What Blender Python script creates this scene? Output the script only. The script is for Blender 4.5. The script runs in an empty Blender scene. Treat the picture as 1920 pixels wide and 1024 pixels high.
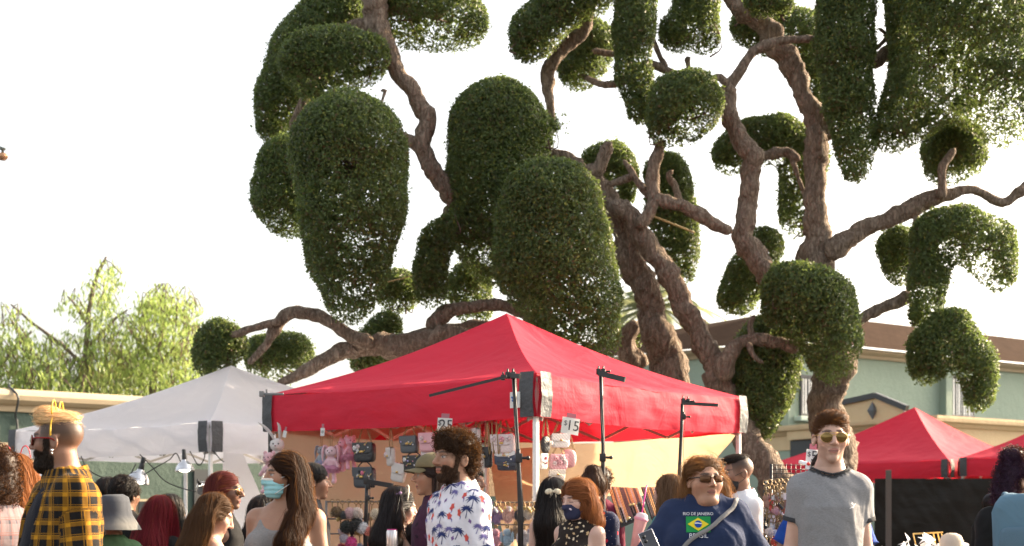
import bpy, bmesh, math, random
import numpy as np
from mathutils import Vector, Matrix, noise as mnoise
from mathutils.bvhtree import BVHTree
random.seed(5)
RNG = np.random.default_rng(7)
R_ = math.radians
SC = bpy.context.scene
COL = SC.collection
F_PX, CX, HZ, EYE = 2450.0, 960.0, 945.0, 1.42

def P(px, py, D):
    """world point seen at photo pixel (px,py) standing D metres away"""
    return np.array([(px-CX)/F_PX*D, D, EYE+(HZ-py)/F_PX*D])

# ------------------------------------------------------------------ mesh builder
class MB:
    def __init__(s): s.V=[]; s.F=[]; s.C=[]; s.A=[]; s.n=0
    def add(s, V, F, col=None, pc=None):
        V=np.asarray(V,float).reshape(-1,3)
        if len(V)==0: return s
        if isinstance(F,np.ndarray) and F.size: s.F.append(F.astype(np.int64)+s.n)
        else:
            by={}
            for f in F: by.setdefault(len(f),[]).append(f)
            for k,l in by.items(): s.F.append(np.array(l,np.int64)+s.n)
        s.V.append(V)
        if col is None: col=(1,1,1)
        c=np.asarray(col,float)
        if c.ndim==1: c=np.tile(c,(len(V),1))
        s.C.append(c)
        s.A.append(np.zeros((len(V),3)) if pc is None else np.asarray(pc,float))
        s.n+=len(V); return s
    def merge(s,o,T=None,t=None):
        for i,V in enumerate(o.V): pass
        V=np.concatenate(o.V)
        if T is not None: V=V@np.asarray(T).T
        if t is not None: V=V+np.asarray(t)
        base=s.n; s.V.append(V); s.C.append(np.concatenate(o.C)); s.A.append(np.concatenate(o.A))
        for F in o.F: s.F.append(F+base)
        s.n+=len(V); return s
    def build(s, name, mat, parent=None, smooth=True, world=False, hascol=True, label=None):
        me=bpy.data.meshes.new(name)
        V=np.concatenate(s.V)
        if world and parent is not None: V=V-np.array(parent.location)
        me.vertices.add(len(V)); me.vertices.foreach_set('co',V.astype(np.float32).ravel())
        Fs=[F for F in s.F if len(F)]
        nl=sum(F.size for F in Fs); npoly=sum(len(F) for F in Fs)
        me.loops.add(nl); me.polygons.add(npoly)
        me.loops.foreach_set('vertex_index',np.concatenate([F.ravel() for F in Fs]).astype(np.int32))
        tot=np.concatenate([np.full(len(F),F.shape[1]) for F in Fs]).astype(np.int32)
        st=np.concatenate([[0],np.cumsum(tot)[:-1]]).astype(np.int32)
        me.polygons.foreach_set('loop_start',st)
        me.polygons.foreach_set('use_smooth',np.full(npoly,smooth))
        me.update(calc_edges=True)
        C=np.concatenate(s.C)
        if np.ptp(C)>1e-4 or abs(C[0,0]-1)>1e-4:
            a=me.color_attributes.new('col','FLOAT_COLOR','POINT')
            a.data.foreach_set('color',np.c_[C,np.ones(len(C))].astype(np.float32).ravel())
        else:
            a=me.color_attributes.new('col','FLOAT_COLOR','POINT')
            a.data.foreach_set('color',np.ones((len(C),4),np.float32).ravel())
        A=np.concatenate(s.A)
        if np.abs(A).max()>0:
            a=me.attributes.new('pc','FLOAT_VECTOR','POINT'); a.data.foreach_set('vector',A.astype(np.float32).ravel())
        o=bpy.data.objects.new(name,me); COL.objects.link(o)
        if mat: me.materials.append(mat)
        if parent is not None: o.parent=parent
        if label: o['label']=label
        return o

def thing(name,label,cat,loc=(0,0,0),rz=0,group=None):
    o=bpy.data.objects.new(name,None); COL.objects.link(o); o.empty_display_size=.1
    o.location=Vector([float(v) for v in loc]); o.rotation_euler=(0,0,rz); o['label']=label; o['category']=cat
    if group: o['group']=group
    return o
def tag(o,label,cat,group=None):
    o['label']=label; o['category']=cat
    if group: o['group']=group
    return o
def struct(mb,name,mat,smooth=False):
    o=mb.build(name,mat,smooth=smooth); o['kind']='structure'; return o

# ------------------------------------------------------------------ primitives
def rotm(x=0,y=0,z=0):
    return np.array(Matrix.Rotation(R_(z),3,'Z')@Matrix.Rotation(R_(y),3,'Y')@Matrix.Rotation(R_(x),3,'X'))
def box(mb,c,size,R=None,col=None,bev=0):
    if bev:
        bm=bmesh.new(); bmesh.ops.create_cube(bm,size=1)
        for v in bm.verts: v.co=Vector((v.co.x*size[0],v.co.y*size[1],v.co.z*size[2]))
        bmesh.ops.bevel(bm,geom=list(bm.edges),offset=bev,segments=2,affect='EDGES',profile=.6)
        bm.verts.index_update()
        V=np.array([v.co[:] for v in bm.verts]); F=[[v.index for v in f.verts] for f in bm.faces]; bm.free()
    else:
        V=np.array([(x,y,z) for x in(-.5,.5) for y in(-.5,.5) for z in(-.5,.5)])*np.array(size)
        F=np.array([[0,1,3,2],[4,6,7,5],[0,4,5,1],[2,3,7,6],[0,2,6,4],[1,5,7,3]])
    if R is not None: V=V@np.asarray(R).T
    return mb.add(V+np.array(c),F,col)
def frame_dir(d):
    d=d/np.linalg.norm(d); u=np.cross(d,[0,0,1.]); 
    if np.linalg.norm(u)<1e-4: u=np.array([1.,0,0])
    u/=np.linalg.norm(u); return u,np.cross(u,d)
def beam(mb,a,b,w,h=None,col=None):
    a=np.array(a,float); b=np.array(b,float); h=h or w; d=b-a; L=np.linalg.norm(d); u,v=frame_dir(d)
    return box(mb,(a+b)/2,(w,h,L),np.array([u,v,d/L]).T,col)
def tube(mb,pts,r,n=8,col=None,cap=True,jit=0,seed=0,flat=1.0):
    pts=np.asarray(pts,float); m=len(pts); r=np.full(m,r) if np.isscalar(r) else np.asarray(r,float)
    T=np.gradient(pts,axis=0); T/=np.linalg.norm(T,axis=1)[:,None]+1e-9
    u,_=frame_dir(T[0]); V=[]; pc=[]
    L=0
    for i in range(m):
        u=u-T[i]*np.dot(u,T[i]); u/=np.linalg.norm(u)+1e-9; v=np.cross(T[i],u)
        if i: L+=np.linalg.norm(pts[i]-pts[i-1])
        a=np.linspace(0,2*math.pi,n,endpoint=False)
        V.append(pts[i]+r[i]*(np.cos(a)[:,None]*u+flat*np.sin(a)[:,None]*v))
        pc.append(np.c_[a*r[i],np.full(n,L),a])
    V=np.concatenate(V); i=np.arange(m-1)[:,None]*n; j=np.arange(n)[None,:]; k=(j+1)%n
    F=np.stack([i+j,i+k,i+n+k,i+n+j],-1).reshape(-1,4)
    mb.add(V,F,col,np.concatenate(pc))
    if cap:
        mb.F.append(np.array([list(range(n))[::-1]])+mb.n-m*n); mb.F.append(np.array([list(range(n))])+mb.n-n)
    return mb
def spline(pts,k=6):
    """Catmull-Rom through rows of pts (any dimension)"""
    p=np.asarray(pts,float); 
    if len(p)<3: 
        t=np.linspace(0,1,k+1)[:,None]; return p[0]*(1-t)+p[-1]*t
    q=np.vstack([2*p[0]-p[1],p,2*p[-1]-p[-2]]); out=[]
    for i in range(1,len(q)-2):
        for t in np.arange(k)/k:
            a,b,c,d=q[i-1],q[i],q[i+1],q[i+2]
            out.append(.5*((2*b)+(-a+c)*t+(2*a-5*b+4*c-d)*t*t+(-a+3*b-3*c+d)*t**3))
    out.append(p[-1]); return np.array(out)
def lathe(mb,prof,n=16,c=(0,0,0),R=None,col=None,sy=1):
    """prof rows (r,z)"""
    prof=np.asarray(prof,float); m=len(prof); a=np.linspace(0,2*math.pi,n,endpoint=False)
    V=np.concatenate([np.c_[r*np.cos(a),sy*r*np.sin(a),np.full(n,z)] for r,z in prof])
    i=np.arange(m-1)[:,None]*n; j=np.arange(n)[None,:]; k=(j+1)%n
    F=np.stack([i+j,i+k,i+n+k,i+n+j],-1).reshape(-1,4)
    if R is not None: V=V@np.asarray(R).T
    return mb.add(V+np.array(c),F,col)
def ball(mb,c,r,n=10,R=None,col=None,p=1.0):
    """ellipsoid, or superellipsoid with p<1 (boxy)"""
    r=np.array([r]*3 if np.isscalar(r) else r,float); m=n//2+2
    th=np.linspace(-math.pi/2,math.pi/2,m); a=np.linspace(0,2*math.pi,n*2 if p<1 else n,endpoint=False); nn=len(a)
    s=lambda x:np.sign(x)*np.abs(x)**p
    V=np.concatenate([np.c_[s(np.cos(t))*s(np.cos(a)),s(np.cos(t))*s(np.sin(a)),np.full(nn,s(np.sin(t)))] for t in th])*r
    i=np.arange(m-1)[:,None]*nn; j=np.arange(nn)[None,:]; k=(j+1)%nn
    F=np.stack([i+j,i+k,i+nn+k,i+nn+j],-1).reshape(-1,4)
    if R is not None: V=V@np.asarray(R).T
    return mb.add(V+np.array(c),F,col)
def grid(mb,fn,nu,nv,col=None,pcs=1):
    u,v=np.meshgrid(np.linspace(0,1,nu+1),np.linspace(0,1,nv+1),indexing='ij')
    V=fn(u.ravel(),v.ravel()); i=np.arange(nu)[:,None]*(nv+1); j=np.arange(nv)[None,:]
    F=np.stack([i+j,i+nv+1+j,i+nv+2+j,i+j+1],-1).reshape(-1,4)
    return mb.add(V,F,col,np.c_[u.ravel(),v.ravel(),v.ravel()*0+.01]*pcs)
def fold(P_,sc=1.0,seed=0,n=5):
    """cheap smooth noise, vectorised, about -1..1"""
    r=np.random.default_rng(seed); P_=np.asarray(P_)*sc; out=0
    for i in range(n):
        k=r.normal(size=3); k/=np.linalg.norm(k); k2=r.normal(size=3)
        f=1.0*1.5**(i*.7)
        out=out+np.sin(P_@k*f*6.28+1.6*np.sin(P_@k2*f*3+r.uniform(0,6))+r.uniform(0,6))/(i*.5+1)
    return out/2.3

# ------------------------------------------------------------------ signed-distance bodies
# prim: (kind, a, b, r1, r2, k, R)  kinds: 'c' round cone, 'f' flat-ended cone, 'e' ellipsoid (a centre, b radii)
def prim_d(pr,X):
    kd=pr['t']
    if kd=='e':
        q=X-pr['a']
        if pr.get('R') is not None: q=q@pr['R']
        rr=pr['b']; k0=np.sqrt(((q/rr)**2).sum(-1)); k1=np.sqrt(((q/(rr*rr))**2).sum(-1))+1e-9
        return k0*(k0-1)/k1
    if kd in 'cf':
        a,b=pr['a'],pr['b']; ba=b-a; L=np.linalg.norm(ba)+1e-9; t0=((X-a)@ba)/L**2; t=np.clip(t0,0,1)
        q=X-a-t[...,None]*ba
        if pr.get('sy'): q=q*np.array([1,1/pr['sy'],1])
        d=np.sqrt((q*q).sum(-1))-(pr['r1']+(pr['r2']-pr['r1'])*t)
        if kd=='f': d=np.maximum(d,(t0-1)*L)
        return d
    if kd=='p': # profile torso rows z,wx,wy,cy
        p=pr['p']; z=X[...,2]; e=pr.get('e',0)
        wx=np.interp(z,p[:,0],p[:,1])+e; wy=np.interp(z,p[:,0],p[:,2])+e; cy=np.interp(z,p[:,0],p[:,3])
        x=np.abs(X[...,0])/wx; y=np.abs(X[...,1]-cy)/wy; n=pr.get('n',2.3)
        d=((x**n+y**n)**(1/n)-1)*np.minimum(wx,wy)
        return np.maximum(d,np.maximum(p[0,0]-z,z-p[-1,0]))
    if kd=='h': # half space n.x<c
        return X@pr['a']-pr['r1']
    if kd=='b': # box
        q=X-pr['a']
        if pr.get('R') is not None: q=q@pr['R']
        q=np.abs(q)-pr['b']; return np.sqrt((np.maximum(q,0)**2).sum(-1))+np.minimum(q.max(-1),0)-pr.get('r1',0)
def E(c,r,k=.02,R=None,op='u'): return dict(t='e',a=np.array(c,float),b=np.array(r,float)*np.ones(3),k=k,R=R,op=op)
def CN(a,b,r1,r2,k=.03,kind='c',op='u',sy=None): return dict(t=kind,a=np.array(a,float),b=np.array(b,float),r1=r1,r2=r2,k=k,op=op,sy=sy)
def PF(p,k=.03,e=0,op='u',n=2.3): return dict(t='p',p=np.array(p,float),k=k,e=e,op=op,n=n)
def HS(n,c,k=.01,op='i'): return dict(t='h',a=np.array(n,float),r1=c,k=k,op=op)
def xf(pr,R,t,s=1.0):
    """rigid transform (+uniform scale) of a primitive"""
    q=dict(pr); k=pr['t']
    if k=='h': n=R@pr['a']; q['a']=n; q['r1']=pr['r1']*s+n@t; return q
    q['a']=R@(pr['a']*s)+t
    if k in 'cf': q['b']=R@(pr['b']*s)+t; q['r1']=pr['r1']*s; q['r2']=pr['r2']*s
    else:
        q['b']=pr['b']*s; R0=pr.get('R'); q['R']=R if R0 is None else R@R0
    q['k']=pr['k']*s
    return q
def comb(d,dn,k,op):
    if op=='u':
        h=np.clip(.5+.5*(d-dn)/k,0,1); return dn*h+d*(1-h)-k*h*(1-h)
    if op=='s': dn=-dn
    h=np.clip(.5-.5*(d-dn)/k,0,1); return dn*h+d*(1-h)+k*h*(1-h)
def sdf(prims,X):
    d=np.full(X.shape[:-1],.5)
    for p in prims: d=comb(d,prim_d(p,X),p['k'],p['op'])
    return d
def pbound(p):
    if p['t']=='e': r=max(p['b']); return p['a']-r,p['a']+r
    if p['t'] in 'cf': r=max(p['r1'],p['r2'])*max(1,p.get('sy') or 1); return np.minimum(p['a'],p['b'])-r,np.maximum(p['a'],p['b'])+r
    if p['t']=='p':
        q=p['p']; e=p['e']; w=q[:,1].max()+e; return np.array([-w,(q[:,3]-q[:,2]).min()-e,q[0,0]]),np.array([w,(q[:,3]+q[:,2]).max()+e,q[-1,0]])
    if p['t']=='b': r=np.linalg.norm(p['b']); return p['a']-r,p['a']+r
    return None
def axis(lo,hi,c,fine=None):
    if fine is None: return np.arange(lo,hi+c,c)
    flo,fhi,f=fine; flo=max(lo,flo); fhi=min(hi,fhi)
    a=np.arange(flo,lo-c,-c)[::-1]; m=np.arange(flo,fhi+f,f); b=np.arange(m[-1]+c,hi+c,c)
    return np.concatenate([a[:-1],m,b])
def surf(prims,res,fine=None,extra=None,pad=None):
    """surface nets over a rectilinear grid. fine=(lo3,hi3,res). returns V,F"""
    bs=[pbound(p) for p in prims if p['op']=='u']; lo=np.min([b[0] for b in bs],0)-res*2.2; hi=np.max([b[1] for b in bs],0)+res*2.2
    ax=[axis(lo[i],hi[i],res,None if fine is None else (fine[0][i],fine[1][i],fine[2])) for i in range(3)]
    G=np.stack(np.meshgrid(*ax,indexing='ij'),-1); D=np.full(G.shape[:3],.5)
    for p in prims:
        b=pbound(p); sl=[slice(None)]*3
        if b is not None and p['op']!='i':
            m=p['k']+res*1.5+.02
            for i in range(3):
                s=np.searchsorted(ax[i],[b[0][i]-m,b[1][i]+m]); sl[i]=slice(max(0,s[0]-1),s[1]+1)
        sl=tuple(sl); sub=G[sl]
        if sub.size: D[sl]=comb(D[sl],prim_d(p,sub),p['k'],p['op'])
    if extra is not None: D=D+extra(G)
    return nets(D,ax)
def nets(D,ax):
    ins=D<0; sh=np.array(D.shape)-1; acc=np.zeros((*sh,3)); cnt=np.zeros(sh); edges=[]
    for a in range(3):
        s0=[slice(None)]*3; s1=[slice(None)]*3; s0[a]=slice(0,-1); s1[a]=slice(1,None)
        cr=ins[tuple(s0)]!=ins[tuple(s1)]; idx=np.argwhere(cr)
        if len(idx)==0: edges.append(None); continue
        j=idx.copy(); j[:,a]+=1
        v0=D[tuple(idx.T)]; v1=D[tuple(j.T)]; t=v0/(v0-v1)
        pos=np.stack([ax[i][idx[:,i]] for i in range(3)],-1); pos[:,a]+=t*(ax[a][j[:,a]]-ax[a][idx[:,a]])
        b,c=(a+1)%3,(a+2)%3
        ok=(idx[:,b]>0)&(idx[:,c]>0)&(idx[:,b]<sh[b])&(idx[:,c]<sh[c]); idx=idx[ok]; pos=pos[ok]; v0=v0[ok]
        cells=[]
        for db,dc in((-1,-1),(0,-1),(0,0),(-1,0)):
            q=idx.copy(); q[:,b]+=db; q[:,c]+=dc; np.add.at(acc,tuple(q.T),pos); np.add.at(cnt,tuple(q.T),1); cells.append(q)
        edges.append((cells,v0<0))
    m=cnt>0; ids=np.full(sh,-1); ids[m]=np.arange(m.sum()); V=acc[m]/cnt[m][:,None]; F=[]
    for e in edges:
        if e is None: continue
        cells,fl=e; q=np.stack([ids[tuple(c.T)] for c in cells],-1); q[~fl]=q[~fl][:,::-1]; F.append(q)
    return V,np.concatenate(F)
def sgrad(prims,X,h=.003):
    g=np.stack([sdf(prims,X+np.eye(3)[i]*h)-sdf(prims,X-np.eye(3)[i]*h) for i in range(3)],-1)
    return g/(np.linalg.norm(g,axis=-1,keepdims=True)+1e-9)
def sample(V,F,n,rng=RNG):
    a,b,c=V[F[:,0]],V[F[:,1]],V[F[:,2]]; N=np.cross(b-a,V[F[:,-1]]-a) if F.shape[1]==4 else np.cross(b-a,c-a)
    A=np.linalg.norm(N,axis=1); i=rng.choice(len(F),n,p=A/A.sum()); u,v=rng.random(n)[:,None],rng.random(n)[:,None]
    d=V[F[i,-1]] if F.shape[1]==4 else c[i]
    if F.shape[1]==4: Q=(a[i]*(1-u)+b[i]*u)*(1-v)+(d*(1-u)+c[i]*u)*v
    else: 
        w=u+v>1; u=np.where(w,1-u,u); v=np.where(w,1-v,v); Q=a[i]+(b[i]-a[i])*u+(c[i]-a[i])*v
    return Q,N[i]/(A[i][:,None]+1e-12)
def area(V,F):
    a,b,c=V[F[:,0]],V[F[:,1]],V[F[:,2]]; s=np.linalg.norm(np.cross(b-a,c-a),axis=1).sum()/2
    if F.shape[1]==4: d=V[F[:,3]]; s+=np.linalg.norm(np.cross(c-a,d-a),axis=1).sum()/2
    return s

# ------------------------------------------------------------------ materials
class NT:
    def __init__(s,name):
        s.m=bpy.data.materials.new(name); s.m.use_nodes=True; s.t=s.m.node_tree; s.t.nodes.clear()
        s.out=s.t.nodes.new('ShaderNodeOutputMaterial')
    def n(s,kind,ins={},**kw):
        x=s.t.nodes.new('ShaderNode'+kind)
        for k,v in kw.items(): setattr(x,k,v)
        for k,v in ins.items(): s.set(x.inputs[k],v)
        return x
    def set(s,sock,v):
        if hasattr(v,'is_output') : s.t.links.new(v,sock)
        elif isinstance(v,(tuple,list)) and len(v)==3 and sock.type=='RGBA': sock.default_value=(*v,1)
        else: sock.default_value=v
    def math(s,op,a,b=None,c=None):
        x=s.n('Math',operation=op); s.set(x.inputs[0],a)
        if b is not None: s.set(x.inputs[1],b)
        if c is not None: s.set(x.inputs[2],c)
        return x.outputs[0]
    def mix(s,f,a,b,bt='MIX'):
        x=s.n('Mix',data_type='RGBA',blend_type=bt); s.set(x.inputs[0],f); s.set(x.inputs[6],a); s.set(x.inputs[7],b); return x.outputs[2]
    def attr(s,name='col'): return s.n('Attribute',attribute_name=name)
    def noise(s,scale,detail=3,vec=None,rough=.55,dist=0):
        x=s.n('TexNoise',{'Scale':scale,'Detail':detail,'Roughness':rough,'Distortion':dist})
        s.set(x.inputs['Vector'],vec if vec is not None else s.n('TexCoord').outputs['Object']); return x.outputs['Fac']
    def vec(s,scale,vec=None):
        x=s.n('Mapping'); s.set(x.inputs['Vector'],vec if vec is not None else s.n('TexCoord').outputs['Object']); x.inputs['Scale'].default_value=scale; return x.outputs[0]
    def ramp(s,f,stops):
        x=s.n('ValToRGB'); s.set(x.inputs[0],f); e=x.color_ramp.elements
        while len(e)<len(stops): e.new(.5)
        for el,(p,c) in zip(e,stops): el.position=p; el.color=(*c,1) if len(c)==3 else c
        return x.outputs[0]
    def finish(s,col,rough=.6,metal=0,bump=None,bd=.01,trans=0,tcol=None,spec=.5,sss=0,emit=None,es=1,coat=0,sheen=0):
        b=s.n('BsdfPrincipled'); s.set(b.inputs['Base Color'],col); s.set(b.inputs['Roughness'],rough); s.set(b.inputs['Metallic'],metal)
        b.inputs['Specular IOR Level'].default_value=spec
        if coat: b.inputs['Coat Weight'].default_value=coat; b.inputs['Coat Roughness'].default_value=.1
        if sheen: b.inputs['Sheen Weight'].default_value=sheen
        if sss: b.inputs['Subsurface Weight'].default_value=sss; b.inputs['Subsurface Radius'].default_value=(.5,.25,.12); b.inputs['Subsurface Scale'].default_value=.02
        if emit is not None: s.set(b.inputs['Emission Color'],emit); b.inputs['Emission Strength'].default_value=es
        if bump is not None:
            bp=s.n('Bump',{'Strength':1.0,'Distance':bd}); s.set(bp.inputs['Height'],bump); s.t.links.new(bp.outputs[0],b.inputs['Normal'])
        o=b.outputs[0]
        if trans:
            t=s.n('BsdfTranslucent'); s.set(t.inputs[0],tcol if tcol is not None else col)
            if bump is not None: s.t.links.new(bp.outputs[0],t.inputs['Normal'])
            x=s.n('MixShader'); s.set(x.inputs[0],trans); s.t.links.new(o,x.inputs[1]); s.t.links.new(t.outputs[0],x.inputs[2]); o=x.outputs[0]
        s.t.links.new(o,s.out.inputs[0]); return s.m
_mc={}
def M(name,col=(1,1,1),rough=.6,metal=0,bump=0,bs=40,var=0,vs=3,trans=0,spec=.5,**kw):
    if name in _mc: return _mc[name]
    t=NT(name); c=t.mix(1.0,t.attr().outputs['Color'],col,'MULTIPLY')
    if var:
        f=t.math('MULTIPLY_ADD',t.noise(vs,5),2*var,1-var); cc=t.n('CombineColor',{0:f,1:f,2:f}).outputs[0]; c=t.mix(1.0,c,cc,'MULTIPLY')
    b=t.noise(bs,4) if bump else None
    m=t.finish(c,rough,metal,b,bump or .01,trans,spec=spec,**kw); _mc[name]=m; return m
# ------------------------------------------------------------------ world, sun, camera
SUN_EL, SUN_AZ = 24.0, 62.0     # azimuth measured clockwise from +Y (view direction) toward +X
w=bpy.data.worlds.new("World"); SC.world=w; w.use_nodes=True; nt=w.node_tree
bg=nt.nodes['Background']; sky=nt.nodes.new('ShaderNodeTexSky'); sky.sky_type='NISHITA'; sky.sun_disc=False
sky.sun_elevation=R_(SUN_EL); sky.sun_rotation=R_(SUN_AZ); sky.air_density=1.0; sky.dust_density=5; sky.ozone_density=1.0
hs=nt.nodes.new('ShaderNodeHueSaturation'); hs.inputs['Saturation'].default_value=.45; hs.inputs['Value'].default_value=1.0
nt.links.new(sky.outputs[0],hs.inputs['Color']); wm=nt.nodes.new('ShaderNodeMix'); wm.data_type='RGBA'; wm.blend_type='MULTIPLY'; wm.inputs[0].default_value=1; wm.inputs[7].default_value=(1.05,1.0,.92,1); nt.links.new(hs.outputs[0],wm.inputs[6]); nt.links.new(wm.outputs[2],bg.inputs[0]); bg.inputs[1].default_value=0.15
sd=bpy.data.lights.new('sun','SUN'); sd.energy=4.6; sd.angle=R_(.6); sd.color=(1,.78,.52)
so=bpy.data.objects.new('sun',sd); COL.objects.link(so)
sdir=Vector((math.sin(R_(SUN_AZ))*math.cos(R_(SUN_EL)),math.cos(R_(SUN_AZ))*math.cos(R_(SUN_EL)),math.sin(R_(SUN_EL))))
so.rotation_euler=sdir.to_track_quat('Z','Y').to_euler(); so.location=(20,20,20)
cd=bpy.data.cameras.new('camera'); cam=bpy.data.objects.new('camera',cd); COL.objects.link(cam); SC.camera=cam
cam.location=(0,0,EYE); cam.rotation_euler=(R_(90),0,0); cd.sensor_width=36; cd.lens=F_PX/1920*36
cd.shift_y=(HZ-512)/1920; cd.clip_end=2000; cd.clip_start=.1
cd.dof.use_dof=True; cd.dof.focus_distance=7.4; cd.dof.aperture_fstop=3.2
SC.view_settings.view_transform='Standard'; SC.view_settings.look='None'; SC.view_settings.exposure=1.72; SC.view_settings.gamma=1
SC.cycles.max_bounces=6; SC.cycles.transparent_max_bounces=4; SC.cycles.diffuse_bounces=4
SC.cycles.use_adaptive_sampling=True; SC.cycles.sample_clamp_indirect=6

# ------------------------------------------------------------------ ground
t=NT('asphalt'); c=t.ramp(t.noise(6,6),[(.3,(.05,.048,.045)),(.7,(.085,.08,.075))]); m_asph=t.finish(c,.9,bump=t.noise(120,3),bd=.004)
g=MB(); g.add([(-600,-200,0),(600,-200,0),(600,900,0),(-600,900,0)],np.array([[0,1,2,3]])); struct(g,'ground',m_asph)
# ------------------------------------------------------------------ foliage materials
def leafmat(name,tc=(.30,.36,.06),tr=.35,rough=.42):
    t=NT(name); c=t.attr().outputs['Color']
    tcx=t.mix(.75,c,tc)
    return t.finish(c,rough,0,trans=tr,tcol=tcx,spec=.4)
m_leaf=leafmat('topiary_leaf',(.30,.40,.10),tr=.38)
m_pep=leafmat('pepper_leaf',(.46,.58,.18),tr=.5)
m_palm=leafmat('palm_leaf',(.50,.52,.28),tr=.4)
t=NT('bark'); pcv=t.attr('pc').outputs['Vector']; sv=t.vec((1.0,1.0,.30))
h1=t.noise(20,7,t.vec((1,1,.45)),.7,1.2); h2=t.noise(5,4); dv=t.n('VectorMath',operation='ADD'); t.t.links.new(sv,dv.inputs[0]); ns=t.n('TexNoise',{'Scale':7.0,'Detail':4}); t.t.links.new(sv,ns.inputs['Vector']); sc_=t.n('VectorMath',operation='SCALE'); t.t.links.new(ns.outputs['Color'],sc_.inputs[0]); sc_.inputs['Scale'].default_value=.22; t.t.links.new(sc_.outputs[0],dv.inputs[1])
v1=t.n('TexVoronoi',{'Scale':15.0,'Vector':dv.outputs[0]},feature='DISTANCE_TO_EDGE').outputs[0]
hh=t.math('ADD',t.math('MULTIPLY',h1,1.0),t.math('MULTIPLY',t.math('MINIMUM',v1,.25),1.6))
c=t.ramp(h1,[(.30,(.11,.078,.056)),(.5,(.29,.225,.175)),(.70,(.50,.41,.33))]); c=t.mix(t.math('MULTIPLY',h2,.30),c,(.20,.12,.075)); c=t.mix(t.math('MULTIPLY',t.math('SUBTRACT',1.0,t.math('MINIMUM',t.math('MULTIPLY',v1,5.0),1.0)),.38),c,(.06,.04,.03))
m_bark=t.finish(c,.9,bump=hh,bd=.05,spec=.2)
m_twig=M('twig_bark',(.12,.08,.06),.9,bump=.004,bs=60)

def leaf_quads(C,N,L,W,rng,align=.65,down=0.0):
    n=len(C); r=rng.normal(size=(n,3)); r/=np.linalg.norm(r,axis=1)[:,None]
    nn=N*align+r*(1-align*.6); nn/=np.linalg.norm(nn,axis=1)[:,None]
    d=rng.normal(size=(n,3)); d[:,2]-=down*3; d-=nn*(d*nn).sum(1)[:,None]; d/=np.linalg.norm(d,axis=1)[:,None]+1e-9
    s=np.cross(nn,d); L=L*(.7+.6*rng.random(n))[:,None]; W=W*(.7+.6*rng.random(n))[:,None]
    V=np.stack([C-d*L/2,C+s*W/2-nn*W*.15,C+d*L/2,C-s*W/2-nn*W*.15],1).reshape(-1,3)
    return V,np.arange(4*n).reshape(n,4)

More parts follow.
